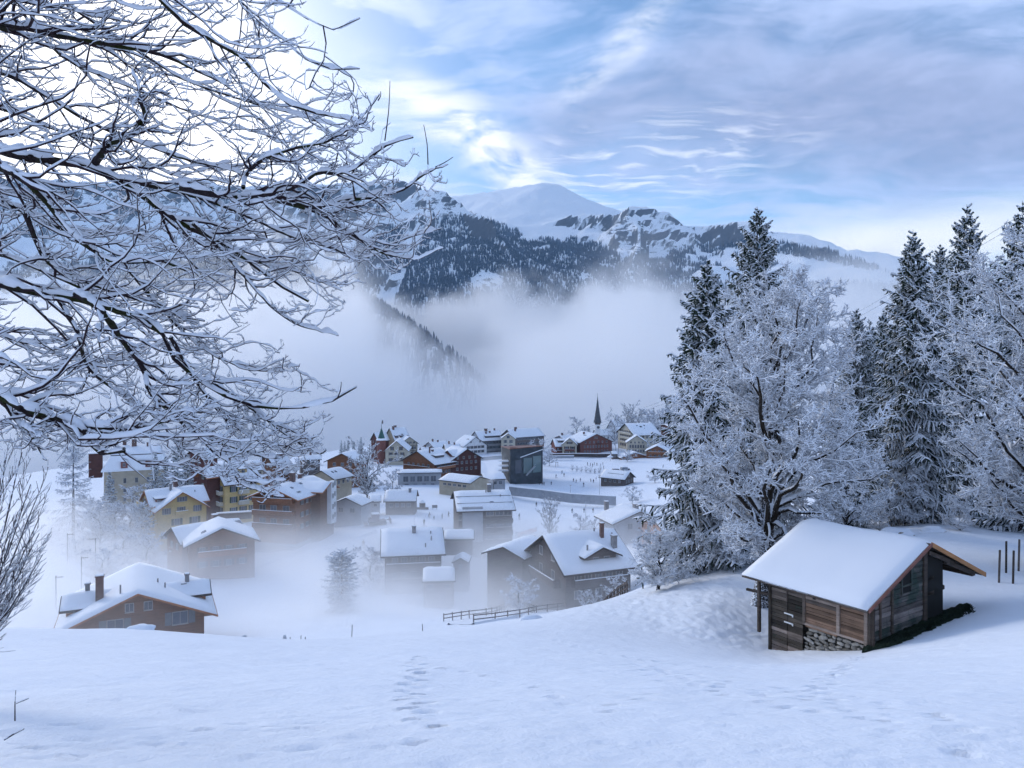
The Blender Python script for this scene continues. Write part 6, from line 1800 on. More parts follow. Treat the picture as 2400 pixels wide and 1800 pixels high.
pole('catenary_mast', 'faint railway mast at the far left', 98, 190, 6.5, 0.08, 1.2)
pole('catenary_mast', 'faintest railway mast low in the mist at far left', 131, 128, 5.5, 0.08, 1.2)
pole('lamp_post', 'tall lamp post in front of the lone hut', 1405, 300, 8.2, 0.10, 0.0, 'lamp', None, 'metal', True)
pole('lamp_post', 'lamp post above the birch', 1337, 290, 6.0, 0.10, 0.0, 'lamp', None, 'metal', True)
pole('lamp_post', 'lamp post beside the long grey retaining wall', 1373, 215, 7.5, 0.09, 0.0, 'lamp', None, 'metal', False)
pole('mast', 'thin dark mast behind the apartment block chimney', 1157, 262, 8.5, 0.10)
pole('lift_post', 'T-shaped lift post right of the apartment block', 1209, 196, 2.6, 0.08, 0.8)
pole('marker_pole', 'slalom pole on the ski slope near the red skier', 971, 198, 2.2, 0.03)
for i, (px, Y) in enumerate(((1434, 455), (1443, 456), (1450, 457))):
    pole('flag_post', ['left', 'middle', 'right'][i] + ' of three bare poles on the field right of the red-brown hotel', px, Y, 7.5, 0.09)
# orange safety net beside the apartment block
root = thing('safety_net', PG(1212, 200), 'orange safety net stretched right of the apartment block', 'net')
m_, T_, b_ = new_mat('orange_net', 0.8, 0.2); b_.inputs['Base Color'].default_value = (0.62, 0.25, 0.12, 1); MAT['net'] = m_
q = [PG(px, Y) for px, Y in ((1213, 200), (1226, 203), (1242, 206), (1258, 209))]
for a, c in zip(q, q[1:]):
    mb = MB()
    for k in range(7): mb.bar(a + Z * (0.25 + k * 0.17), c + Z * (0.25 + k * 0.17), 0.02, 0.05)
    for k in range(8): 
        p = a.lerp(c, k / 8); mb.bar(p + Z * 0.2, p + Z * 1.35, 0.03, 0.02)
    mb.build('net_panel', MAT['net'], root)
for p in q:
    mb = MB(); mb.cyl(p - Z * 0.2, p + Z * 1.5, 0.035, 6); mb.build('net_post', MAT['fencewood'], root)

# ------------------------------------------------------------------ cables of the aerial lift
cab_pts = [(1250, 1040, 640), (1406, 992, 580), (1600, 921, 500), (1800, 838, 440), (1950, 764, 400), (2080, 692, 370), (2300, 560, 330), (2600, 380, 300)]
for k, (dx_, lab) in enumerate(((0, 'upper line of the aerial lift crossing above the church'), (13, 'lower line of the aerial lift crossing above the church'))):
    pp = resample([tuple(P(a, b2 + dx_ * (0.4 + 0.6 * (a - 1250) / 800), Y)) for a, b2, Y in cab_pts], 40)
    bg_ = Bag(); bg_.add(pp[None], np.full((1, 40), 0.11), 5)
    o = bg_.build('lift_cable', [MAT['metal'], MAT['metal']]); tag(o, lab, 'cable', 'lift cables')

# ------------------------------------------------------------------ people
def skinned(verts, edges, radii, mat, name):
    me = bpy.data.meshes.new(name); me.from_pydata(verts, edges, [])
    o = bpy.data.objects.new(name, me); COL.objects.link(o)
    sk = o.modifiers.new('skin', 'SKIN'); ss = o.modifiers.new('sub', 'SUBSURF'); ss.levels = ss.render_levels = 1
    for i, r in enumerate(radii):
        me.skin_vertices[0].data[i].radius = (r, r)
    me.skin_vertices[0].data[0].use_root = True
    dg_ = bpy.context.evaluated_depsgraph_get()
    m2 = bpy.data.meshes.new_from_object(o.evaluated_get(dg_))
    bpy.data.objects.remove(o)
    m2.name = name; m2.materials.clear(); m2.materials.append(mat)
    return m2
def person_mesh(pose, mat):
    ln, sp_, arm = pose        # forward lean, leg spread, arm reach
    V_ = [(0, 0, .95), (0, -ln * .35, 1.20), (0, -ln * .7, 1.42), (0, -ln * .85, 1.53), (0, -ln, 1.60), (0, -ln * 1.02, 1.74),
          (.10, 0, .90), (.12 + sp_, -ln * .5, .50), (.12 + sp_, 0, .09), (.12 + sp_, -.14, .05),
          (-.10, 0, .90), (-.12 - sp_, -ln * .3, .50), (-.12 - sp_, .05, .09), (-.12 - sp_, -.09, .05),
          (.19, -ln * .7, 1.38), (.27, -ln * .7 - arm * .15, 1.12), (.24, -ln * .7 - arm, 0.95 + arm * .4), (.23, -ln * .7 - arm - .09, .95 + arm * .45),
          (-.19, -ln * .7, 1.38), (-.27, -ln * .7 - arm * .1, 1.12), (-.26, -ln * .7 - arm * .8, 0.93 + arm * .4), (-.25, -ln * .7 - arm * .8 - .09, .93 + arm * .45)]
    E_ = [(0, 1), (1, 2), (2, 3), (3, 4), (4, 5), (0, 6), (6, 7), (7, 8), (8, 9), (0, 10), (10, 11), (11, 12), (12, 13), (2, 14), (14, 15), (15, 16), (16, 17), (2, 18), (18, 19), (19, 20), (20, 21)]
    Rr = [.15, .15, .16, .06, .10, .09, .10, .075, .055, .05, .10, .075, .055, .05, .075, .06, .045, .04, .075, .06, .045, .04]
    return skinned(V_, E_, Rr, mat, 'person')
cl_mats = {k: plain('clothes_' + k, c, 0.25, 8) for k, c in {'dark': (0.035, 0.04, 0.055), 'navy': (0.03, 0.045, 0.10), 'brown': (0.09, 0.06, 0.05), 'red': (0.50, 0.06, 0.06), 'teal': (0.04, 0.13, 0.15)}.items()}
poses = [(0.05, 0.03, 0.12), (0.30, 0.10, 0.30), (0.12, 0.06, 0.35)]
PM = {}
for i, ps in enumerate(poses):
    for k in cl_mats:
        if k in ('red', 'teal') and i != 1: continue
        PM[(i, k)] = person_mesh(ps, cl_mats[k])
ski_b = MB(); ski_b.box((0, -0.1, 0.02), Vector((0, 1, 0)), Vector((1, 0, 0)), Z, 0.8, 0.045, 0.012); ski_b.prism([(-.045, -.9, .008), (.045, -.9, .008), (.03, -1.04, .09), (-.03, -1.04, .09)], (0, 0, 0.02))
ski_o = ski_b.build('ski', MAT['tim_dark'], origin=(0, 0, 0)); ski_me = ski_o.data; bpy.data.objects.remove(ski_o)
hat_b = MB(); hat_b.cyl((0, 0, 0), (0, 0, 0.14), 0.125, 9, r2=0.09); hat_o = hat_b.build('hat', MAT['shutgrey'], origin=(0, 0, 0)); hat_me = hat_o.data; bpy.data.objects.remove(hat_o)
def hitY(px, py, y0=150.0, y1=560.0):
    return ground_hit(px, py, y0, y1)[1]
def person(px, Y, pose, col, label, group, rz=0.0, skis=True, sc=1.0):
    if Y > 1000: Y = hitY(px, Y)
    p = PG(px, Y)
    root = thing('person', p, label, 'person', group, rz)
    root.scale = (sc, sc, sc)
    bo = bpy.data.objects.new('body', PM[(pose, col)]); COL.objects.link(bo); bo.parent = root; bo.location = (0, 0, 0.02)
    ln = poses[pose][0]
    ho = bpy.data.objects.new('hat', hat_me); COL.objects.link(ho); ho.parent = root; ho.location = (0, -ln * 1.02, 1.71)
    if skis:
        for sx in (-1, 1):
            so = bpy.data.objects.new('ski', ski_me); COL.objects.link(so); so.parent = root; so.location = (sx * (0.12 + poses[pose][1]), 0, 0)
person(957, 1201, 1, 'red', 'skier in red on the slope above the groomer', 'skiers near the apartment block', 0.6)
person(1005, 1217, 1, 'navy', 'crouching skier leaning forward left of the apartment block', 'skiers near the apartment block', 0.9)
person(1017, 1221, 2, 'dark', 'small skier with arms out left of the apartment block', 'skiers near the apartment block', 0.3, sc=0.75)
person(1036, 1220, 0, 'dark', 'upright skier standing close to the apartment block', 'skiers near the apartment block', 2.0)
person(1051, 1214, 2, 'brown', 'skier waving right beside the apartment block wall', 'skiers near the apartment block', 1.0)
person(994, 1233, 0, 'dark', 'dark skier nearest the dark chalet roof', 'skiers near the apartment block', 0.2)
person(852, 1283, 0, 'brown', 'lone faint walker on the misty slope', 'skiers near the apartment block', 0.2)
person(1217, 1217, 0, 'dark', 'dark figure standing right of the apartment block', 'skiers near the apartment block', 0.2)
person(1257, 1189, 0, 'dark', 'figure with board behind the safety net', 'skiers near the apartment block', 0.2)
person(1341, 1204, 0, 'dark', 'figure waiting left of the lamp post behind the birch', 'skiers near the apartment block', 0.2)
person(1369, 1203, 0, 'dark', 'figure at the foot of the lamp post behind the birch', 'skiers near the apartment block', 0.2)
person(1390, 1203, 0, 'brown', 'figure just right of the lamp post behind the birch', 'skiers near the apartment block', 0.2)
_far = [(1303, 1120), (1317, 1111), (1322, 1117), (1394, 1107), (1408, 1103), (1415, 1100), (1385, 1131), (1391, 1133), (1397, 1127), (1360, 1130), (1368, 1140), (1344, 1130), (1271, 1139), (1275, 1139), (1292, 1138), (1208, 1136), (1264, 1137), (1350, 1133)]
_flab = ['left one of three skiers spread below the hoop frame', 'uppermost of three skiers spread below the hoop frame', 'right one of three skiers spread below the hoop frame',
 'left of three skiers going uphill above the frosted hedge', 'middle of three skiers going uphill above the frosted hedge', 'right of three skiers going uphill above the frosted hedge',
 'left of three skiers standing just left of the tall lamp post', 'lower middle one of three skiers left of the tall lamp post', 'upper right one of three skiers left of the tall lamp post',
 'single skier below the middle of the frosted hedge', 'lowest skier on the slope above the retaining wall', 'left one of a pair of skiers below the hedge end',
 'left of two skiers close together above the wall near the copper-roofed hall', 'right of two skiers close together above the wall near the copper-roofed hall', 'skier alone above the wall between hall and lamp post',
 'figure at the foot of the copper-roofed hall terrace', 'skier nearest the right corner of the copper-roofed hall', 'right one of a pair of skiers below the hedge end']
for (px, Y), lab_ in zip(_far, _flab):
    person(px, Y, rs.choice((0, 2)), rs.choice(('dark', 'navy', 'brown')), lab_, 'far skiers on the practice slope', rs.uniform(0, 6))
for i, px in enumerate((1377, 1384, 1389, 1393, 1399, 1408, 1413)):
    person(px, 1091 + (i % 3) * 1.5, 0, rs.choice(('dark', 'navy')), ORD[i] + ' tiny figure from the left in the row below the red-brown hotel', 'people waiting below the red-brown hotel', rs.uniform(0, 6))
person(1554, 1098, 0, 'dark', 'tiny walker on the track at the right end of the practice slope', 'far skiers on the practice slope', 1.0, False)

# ------------------------------------------------------------------ snow groomer and small things on the slope
MAT['machine'] = plain('machine_paint', (0.16, 0.12, 0.13), 0.2, 2, 0.5)
p = PG(884, hitY(884, 1229)); root = thing('snow_groomer', p, 'snow groomer with raised blade parked on the misty slope', 'vehicle')
X1 = Vector((0.96, 0.28, 0)); Y1_ = Vector((-0.28, 0.96, 0))
def gbx(nm, x, y, z, hx, hy, hz_, mat, bev=0.05):
    mb = MB(); mb.box(p + X1 * x + Y1_ * y + Z * z, X1, Y1_, Z, hx, hy, hz_); return bevel(mb.build(nm, mat, root), bev, 2)
for sy in (-1, 1):
    gbx('track', 0.0, sy * 1.35, 0.45, 2.3, 0.42, 0.42, MAT['darkin'], 0.25)
gbx('chassis', 0.0, 0, 0.95, 2.1, 0.95, 0.25, MAT['machine'])
cab_ = gbx('cab', -0.5, 0, 1.95, 1.0, 0.95, 0.80, MAT['machine'], 0.15)
gbx('cab_window', 0.52, 0, 2.1, 0.03, 0.8, 0.5, MAT['glass'], 0.01)
gbx('cab_snow', -0.5, 0, 2.85, 1.0, 0.95, 0.10, MAT['roofsnow'], 0.06)
gbx('engine_hood', -1.7, 0, 1.4, 0.6, 0.85, 0.35, MAT['machine'])
mb = MB(); mb.bar(p + X1 * 1.5 + Z * 0.8, p + X1 * 3.2 + Z * 1.1, 0.25, 0.25); mb.build('blade_arm', MAT['machine'], root)
mb = MB(); mb.box(p + X1 * 3.4 + Z * 0.85, Y1_, X1, Z, 1.9, 0.10, 0.55); mb.build('blade', MAT['machine'], root)
mb = MB(); mb.box(p - X1 * 3.0 + Z * 0.35, Y1_, X1, Z, 2.0, 0.5, 0.20); mb.build('tiller', MAT['machine'], root)
p = PG(990, hitY(990, 1194)); root = thing('ticket_booth', p, 'small round-roofed booth beside the ski hut', 'booth')
mb = MB(); mb.cyl(p - Z * 0.2, p + Z * 2.0, 0.9, 10); mb.build('body', MAT['tim_dark'], root)
mb = MB(); mb.cyl(p + Z * 2.0, p + Z * 2.7, 1.05, 10, r2=0.3); mb.build('booth_snow', MAT['roofsnow'], root)
mb = MB(); mb.box(p + Vector((0, -1.2, 0.45)), Vector((1, 0, 0)), Vector((0, 1, 0)), Z, 2.0, 0.08, 0.35); mb.build('barrier', MAT['tim_dark'], root)
p = PG(1019, hitY(1019, 1197)); root = thing('notice_board', p, 'small notice board on two legs beside the booth', 'sign')
for sx in (-0.6, 0.6):
    mb = MB(); mb.cyl(p + Vector((sx, 0, -0.2)), p + Vector((sx, 0, 1.7)), 0.05, 6); mb.build('leg', MAT['fencewood'], root)
mb = MB(); mb.box(p + Z * 1.2, Vector((1, 0, 0)), Vector((0, 1, 0)), Z, 0.8, 0.04, 0.45); mb.build('panel', MAT['shutgrey'], root)
p = PG(1430, 430); root = thing('parasol', p, 'snow-covered parasol beside the tiny kiosk', 'parasol')
mb = MB(); mb.cyl(p - Z * 0.2, p + Z * 2.6, 0.06, 6); mb.build('pole', MAT['fencewood'], root)
mb = MB(); mb.cyl(p + Z * 2.3, p + Z * 3.4, 1.9, 10, r2=0.1); mb.build('canopy', MAT['roofsnow'], root)
def parked(px, Y, lab, rz, mat):
    p = PG(px, Y); root = thing('parked_vehicle', p, lab, 'vehicle', None, rz)
    mb = MB(); mb.prism([(-2.4, -.9, .45), (2.4, -.9, .45), (2.4, -.9, 1.0), (1.6, -.9, 1.05), (1.0, -.9, 1.75), (-2.0, -.9, 1.8), (-2.4, -.9, 1.2)], (0, 1.8, 0)); o = bevel(mb.build('body', mat, root, origin=(0, 0, 0)), 0.08, 2)
    mb = MB(); mb.prism([(-1.9, -.85, 1.80), (.9, -.85, 1.76), (.8, -.85, 2.05), (-1.8, -.85, 2.08)], (0, 1.7, 0)); bevel(mb.build('roof_snow', MAT['roofsnow'], root, origin=(0, 0, 0)), 0.08, 2)
    for x in (-1.5, 1.5):
        for y in (-.85, .85):
            mb = MB(); mb.cyl((x, y - .1, .36), (x, y + .1, .36), .36, 12); mb.build('wheel', MAT['darkin'], root, origin=(0, 0, 0))
    mb = MB(); mb.box((-.4, -.905, 1.40), Vector((1, 0, 0)), Vector((0, 1, 0)), Z, 1.2, .012, .22); mb.build('side_window', MAT['glass'], root, origin=(0, 0, 0))
parked(1445, 380, 'dark vehicle with snow on its roof, left of the two by the low wide chalet', 0.1, MAT['machine'])
parked(1465, 384, 'grey vehicle with snow on its roof, right of the two by the low wide chalet', 0.3, MAT['ren_grey'])
# playground arch
p = PG(1305, 415); root = thing('playground_arch', p, 'small dark hoop frame on the practice slope', 'play frame')
mb = MB(); mb.bar(p + Vector((-.6, 0, -.2)), p + Vector((-.6, 0, 2.4)), .16, .16); mb.bar(p + Vector((.6, 0, -.2)), p + Vector((.6, 0, 2.4)), .16, .16); mb.bar(p + Vector((-.7, 0, 2.45)), p + Vector((.7, 0, 2.45)), .16, .16); mb.build('hoop', MAT['tim_dark'], root)

# railway bend: trodden bed with two rails, low banks beside it
MAT['trackbed'] = plain('trodden_snow', (0.55, 0.57, 0.60), 0.08, 0.5)
rp = [PG(px, Y) for px, Y in ((300, 128), (262, 140), (232, 156), (205, 172), (190, 186), (196, 200), (225, 212))]
rc = resample([tuple(q_) for q_ in rp], 40)
for q_ in rc: q_[2] = ground(q_[0], q_[1])
mbv, mbf = [], []
tg_ = np.gradient(rc, axis=0); tg_[:, 2] = 0; tg_ = nrmz(tg_); sdv = np.stack([tg_[:, 1], -tg_[:, 0], 0 * tg_[:, 0]], -1)
rw = thing('railway_track', tuple(rc[0]), 'snowy railway bend at the far left of the village', 'railway')
def strip(off, wd, z0, z1, nm, mat):
    vs, fs = [], []
    for i in range(len(rc)):
        a = rc[i] + sdv[i] * (off - wd / 2); b_ = rc[i] + sdv[i] * (off + wd / 2)
        for q_, z_ in ((a, z0), (a, z1), (b_, z1), (b_, z0)):
            vs.append((q_[0] - rc[0][0], q_[1] - rc[0][1], rc[i][2] + z_ - rc[0][2]))
    for i in range(len(rc) - 1):
        for k in range(3):
            fs.append((4 * i + k, 4 * i + k + 1, 4 * i + 5 + k, 4 * i + 4 + k))
    mesh_obj(nm, vs, fs, mat, rw)
strip(0, 3.6, -0.4, 0.45, 'track_bed', MAT['trackbed'])
for o_ in (-0.55, 0.55):
    strip(o_, 0.14, 0.4, 0.62, 'rail', MAT['fencewood'])

# trodden lanes
def lane(name, pts, wd, y0=62.0):
    rp_ = [PG(px, ground_hit(px, py, y0, 300.0)[1]) for px, py in pts]
    rc_ = resample([tuple(q_) for q_ in rp_], 60)
    tg2 = np.gradient(rc_, axis=0); tg2[:, 2] = 0; tg2 = nrmz(tg2); sd2 = np.stack([tg2[:, 1], -tg2[:, 0], 0 * tg2[:, 0]], -1)
    prof = [(-0.62, -0.25), (-0.54, 0.38), (-0.42, 0.16), (-0.2, 0.12), (0, 0.17), (0.2, 0.12), (0.42, 0.16), (0.54, 0.38), (0.62, -0.25)]
    vs, fs = [], []
    xy = np.array([[rc_[i] + sd2[i] * (o_ * wd) for o_, _ in prof] for i in range(60)])
    gz_ = ground_np(xy[..., 0], xy[..., 1])
    for i in range(60):
        for j, (o_, z_) in enumerate(prof):
            vs.append((xy[i, j, 0], xy[i, j, 1], gz_[i, j] + z_ + 0.10 * mnoise.noise(Vector((xy[i, j, 0], xy[i, j, 1], 0)) * 0.9)))
    k = len(prof)
    for i in range(59):
        for j in range(k - 1):
            fs.append((i * k + j, i * k + j + 1, (i + 1) * k + j + 1, (i + 1) * k + j))
    o = mesh_obj(name, vs, fs, MAT['snow'], smooth=True); tag(o, kind='structure')
lane('path', [(1080, 1467), (1150, 1456), (1198, 1442), (1214, 1426), (1190, 1405), (1160, 1392), (1135, 1380)], 3.2)
lane('road', [(540, 1345), (640, 1312), (740, 1283), (820, 1262), (870, 1245)], 4.0, 110.0)
lane('road', [(1030, 1330), (1110, 1324), (1185, 1322)], 4.0, 110.0)
# ------------------------------------------------------------------ rocks and small growth near the viewer
def rock(px, Y, r, label, snow=True, name='rock'):
    p = PG(px, Y); root = thing(name, p, label, 'rock')
    bm = bmesh.new(); bmesh.ops.create_icosphere(bm, subdivisions=3, radius=1.0)
    for v in bm.verts:
        n_ = mnoise.noise(v.co * 1.6 + Vector((px, 0, 0))) * 0.35
        v.co = Vector((v.co.x * 1.6, v.co.y, v.co.z * 0.62)) * (1 + n_) * r
    me = bpy.data.meshes.new('stone_body'); bm.to_mesh(me); bm.free(); me.materials.append(MAT['stone'])
    for q_ in me.polygons: q_.use_smooth = True
    o = bpy.data.objects.new('stone_body', me); COL.objects.link(o); o.parent = root
    if snow:
        bm = bmesh.new(); bm.from_mesh(me)
        for v in bm.verts: v.co = Vector((v.co.x * 1.10 - 0.14 * r, v.co.y * 1.05 + 0.05 * r, v.co.z * 1.0 + 0.10 * r))
        m2 = bpy.data.meshes.new('snow_cap'); bm.to_mesh(m2); bm.free(); m2.materials.append(MAT['snow'])
        for q_ in m2.polygons: q_.use_smooth = True
        s_o = bpy.data.objects.new('snow_cap', m2); COL.objects.link(s_o); s_o.parent = root
    return root
rock(335, 29, 0.30, 'snow-capped boulder on the brow in front of the broad brown chalet')
rock(1246, 40, 0.30, 'grey stone poking from the snow below the rail fences')
rock(2105, 52, 0.7, 'dark rocky ledge behind the barn ridge')
rock(2190, 54, 0.5, 'small dark rock at the foot of the spreading shrub behind the barn')
# tiny firs at the brow
fir = spruce_meshes(1.6, 0.6, 71, whorl=0.14, per=5, ktw=4, segs=2, tw=0.03, snow=0.5, hang=False, mats=[MAT['needlefrost'], MAT['twigsnow']])
for i, (px, Y, s_, lab) in enumerate(((573, 48, 0.75, 'tiny snowy fir poking over the brow, left of three'), (606, 48, 0.45, 'lowest tiny fir bush poking over the brow'), (667, 50, 0.62, 'tiny snowy fir among the thin stakes'))):
    put_tree('fir_sapling', fir, PG(px, Y), lab, 'tiny firs at the brow', i * 1.3, s_, i == 0, 'sapling', scz=s_ * 1.1)
# dry twig stuck in the snow at lower left
p = Vector((*ground_hit(35, 1682), 0)); p.z = ground(p.x, p.y)
root = thing('dry_twig', p, 'upright dry twig with a side shoot standing in the near snow', 'twig')
bgx = Bag(); s_ = p.y / F
bgx.add(np.array([[[0, 0, -0.05], [0.0, 0, 30 * s_], [2 * s_, 0, 62 * s_]]]), np.array([[0.008, 0.006, 0.003]]), 6); bgx.build('stem', [MAT['twig'], MAT['twigsnow']], root)
bgx = Bag(); bgx.add(np.array([[[0, 0, 30 * s_], [15 * s_, 0.01, 36 * s_], [29 * s_, 0.02, 41 * s_]]]), np.array([[0.006, 0.008, 0.006]]), 6, 1.3, 0.8); bgx.build('side_shoot', [MAT['twig'], MAT['twigsnow']], root)
p2 = Vector((*ground_hit(10, 1737), 0)); p2.z = ground(p2.x, p2.y)
bgx = Bag(); s2 = p2.y / F; bgx.add(np.array([[[0, 0, 0.0], [20 * s2, 0.02, 12 * s2], [40 * s2, 0.04, 21 * s2]]]), np.array([[0.008, 0.009, 0.006]]), 6, 1.2, 0.7)
o = bgx.build('fallen_twig', [MAT['twig'], MAT['twigsnow']]); o.location = p2 + Z * 0.01; tag(o, 'short fallen twig lying slanted in the near snow', 'twig')
# ------------------------------------------------------------------ the near tree whose snowy boughs fill the upper left
def moss_bark(name):
    m, T, b = new_mat(name, 0.95, 0.15)
    g = T.node('ShaderNodeNewGeometry')
    n = T.noise(g.outputs['Position'], 22, 5, 0.7); n2 = T.noise(g.outputs['Position'], 6, 4, 0.6)
    c = T.mix(T.maprange(n, 0.3, 0.7), (0.014, 0.010, 0.012), (0.055, 0.040, 0.042))
    c = T.mix(T.maprange(n2, 0.50, 0.62), c, (0.030, 0.036, 0.010))
    T.put(b.inputs['Base Color'], c)
    bn = T.node('ShaderNodeBump'); bn.inputs['Strength'].default_value = 0.9; bn.inputs['Distance'].default_value = 0.01
    T.l.new(T.noise(g.outputs['Position'], 70, 4, 0.7), bn.inputs['Height']); T.l.new(bn.outputs[0], b.inputs['Normal'])
    return m
MAT['nearbark'] = moss_bark('near_bark')
MAT['neartwig'] = plain('near_twig_bark', (0.035, 0.021, 0.026), 0.4, 15, 0.9, 0.2)
g = np.random.default_rng(77)
LIMBS = [
 # (columns/rows, distance at start and end, radius at start, end)
 ([(-300,250),(0,347),(90,369),(155,374),(224,392),(289,423),(343,455),(398,492),(452,524),(540,566),(640,640),(730,700)], 5.6, 6.6, .055, .010),
 ([(224,380),(262,338),(325,303),(345,275),(336,232),(330,170)], 5.85, 5.7, .030, .010),
 ([(-300,330),(0,395),(45,412),(95,450),(140,505),(175,552),(220,585),(290,622),(372,612),(450,640)], 5.2, 5.9, .035, .008),
 ([(-300,420),(0,440),(30,482),(75,502),(140,530),(205,542),(290,540),(380,560)], 6.2, 6.8, .022, .007),
 ([(-300,40),(0,58),(70,62),(125,76),(210,92),(300,104),(375,118),(450,152),(530,190)], 6.0, 6.5, .042, .009),
 ([(200,-160),(385,0),(430,42),(480,82),(540,112),(610,165),(660,230),(730,262),(810,276),(880,300)], 5.4, 6.4, .030, .006),
 ([(420,440),(540,462),(620,459),(673,448),(753,408),(807,405),(861,372),(898,336),(970,312)], 6.1, 5.9, .026, .006),
 ([(640,462),(700,478),(745,486),(800,470),(900,458),(960,435),(985,415),(1020,392),(1060,370)], 6.2, 6.4, .022, .005),
 ([(650,470),(760,505),(840,560),(905,595),(960,600),(1035,578)], 6.4, 6.9, .018, .004),
 ([(570,440),(575,415),(620,372),(690,350),(760,335),(830,300),(860,268),(886,232)], 6.0, 5.8, .018, .004),
 ([(330,430),(480,470),(600,520),(690,560),(780,590),(850,612),(930,575),(1040,545)], 6.6, 7.0, .018, .004),
 ([(-300,640),(0,665),(60,680),(130,692),(200,702),(270,722),(340,742),(400,790),(430,852),(485,892),(560,932),(620,948),(700,955),(772,944),(846,908)], 5.6, 6.0, .040, .006),
 ([(60,500),(88,575),(118,622),(172,652),(235,672),(300,690),(380,720),(470,740)], 5.9, 6.4, .022, .006),
 ([(-300,840),(0,930),(60,965),(130,985),(190,1005),(215,1022),(232,1058),(262,1080),(302,1074)], 5.0, 5.0, .036, .014),
 ([(170,1000),(240,1005),(300,1008),(360,1003),(420,992),(452,982)], 5.0, 5.1, .020, .006),
 ([(180,690),(240,730),(290,800),(335,862),(352,925),(395,968),(450,1018),(540,1052),(600,1075),(655,1085)], 5.4, 5.9, .026, .006),
 ([(395,968),(440,1000),(500,1060),(540,1100),(560,1140),(610,1162),(652,1182)], 5.4, 5.4, .012, .004),
 ([(480,890),(560,935),(640,990),(700,1030),(750,1055),(765,1045)], 6.0, 6.2, .018, .005),
 ([(452,524),(520,590),(565,648),(620,712),(690,762),(785,778)], 6.3, 6.4, .018, .004),
 ([(-200,150),(0,170),(120,230),(220,285),(330,330),(450,370),(560,395),(660,420)], 6.8, 7.2, .024, .006),
 ([(-200,230),(0,255),(130,300),(260,330),(400,400),(520,440)], 7.2, 7.4, .020, .006),
 ([(60,-150),(140,0),(220,60),(330,130),(450,200),(560,235),(690,270),(790,300)], 6.4, 6.8, .022, .005),
 ([(-100,-120),(40,0),(80,70),(150,140),(260,190),(400,250),(520,290),(650,330)], 6.7, 7.0, .020, .005),
 ([(480,-120),(560,0),(640,70),(700,130),(760,160),(846,158)], 6.0, 6.3, .016, .004),
 ([(560,-80),(640,0),(700,30),(745,62),(790,68),(836,42)], 5.7, 5.8, .012, .003),
 ([(-250,720),(0,790),(80,810),(180,800),(300,770),(400,740)], 6.5, 6.9, .020, .006),
 ([(-250,800),(0,860),(110,870),(220,850),(310,830)], 6.1, 6.4, .018, .005),
 ([(-250,560),(0,600),(100,640),(210,690),(330,780),(420,850),(520,900),(640,925)], 7.0, 7.4, .020, .005),
 ([(290,620),(360,700),(440,790),(520,850),(600,880),(690,870)], 6.4, 6.6, .016, .004),
 ([(400,790),(450,880),(520,980),(580,1020),(650,1060),(700,1040)], 5.9, 6.1, .016, .004),
 ([(130,690),(180,780),(200,860),(260,920),(330,960),(420,1060),(470,1090)], 5.7, 6.0, .016, .004),
 ([(0,930),(40,985),(80,1010),(115,1045),(138,1072)], 5.0, 5.0, .012, .004),
 ([(330,455),(450,560),(560,600),(700,640),(800,680)], 6.9, 7.3, .016, .004),
]
def proj(p):
    y = np.maximum(p[..., 1], 0.5)
    return 1200 + F * p[..., 0] / y, HY - F * p[..., 2] / y
ENV_Y = [-300, 0, 60, 120, 200, 280, 340, 400, 500, 560, 620, 680, 740, 800, 860, 910, 950, 1000, 1060, 1120, 1190, 1230]
ENV_X = [840, 790, 800, 790, 850, 905, 1000, 1060, 1060, 1050, 960, 900, 800, 690, 720, 850, 850, 760, 790, 690, 640, 60]
def inside(pts):
    px, py = proj(pts)
    return ((px < np.interp(py, ENV_Y, ENV_X)) & (py < np.interp(px, [-400, 0, 120, 260, 430, 700, 900], [980, 1040, 1090, 1110, 1150, 1195, 1195]))).all(-1)
NL = 22
tree = thing('near_tree', PG(-430, 6.0), 'bare near tree whose snow-covered boughs fill the upper left', 'tree')
TL = tree.location
trunk_x = TL.x
def limb3d(pl, y0, y1):
    n = len(pl)
    out = []
    for i, (a, b_) in enumerate(pl):
        f = i / (n - 1); Y = y0 + (y1 - y0) * f + 0.10 * math.sin(i * 1.9 + a * 0.01)
        out.append(tuple(P(a, b_, Y)))
    return out
allp, allr = [], []
for pl, y0, y1, r0, r1 in LIMBS:
    pts3 = limb3d(pl, y0, y1)
    if pl[0][0] < -90 or pl[0][1] < -70:       # grows from the trunk outside the picture
        a = Vector(pts3[0])
        zt_ = a.z - 0.25 * abs(a.x - trunk_x) if pl[0][1] > -70 else a.z - 1.2
        pts3 = [(trunk_x + 0.05, TL.y, max(TL.z + 1.5, zt_ - 0.1))] + pts3
    pp = resample(pts3, NL)
    pp += np.cumsum(g.normal(size=pp.shape), 0) * 0.008 * np.linspace(0, 1, NL)[:, None]
    allp.append(pp); allr.append(np.linspace(r0 ** 0.7, r1 ** 0.7, NL) ** (1 / 0.7))
LP = np.stack(allp); LR = np.stack(allr)
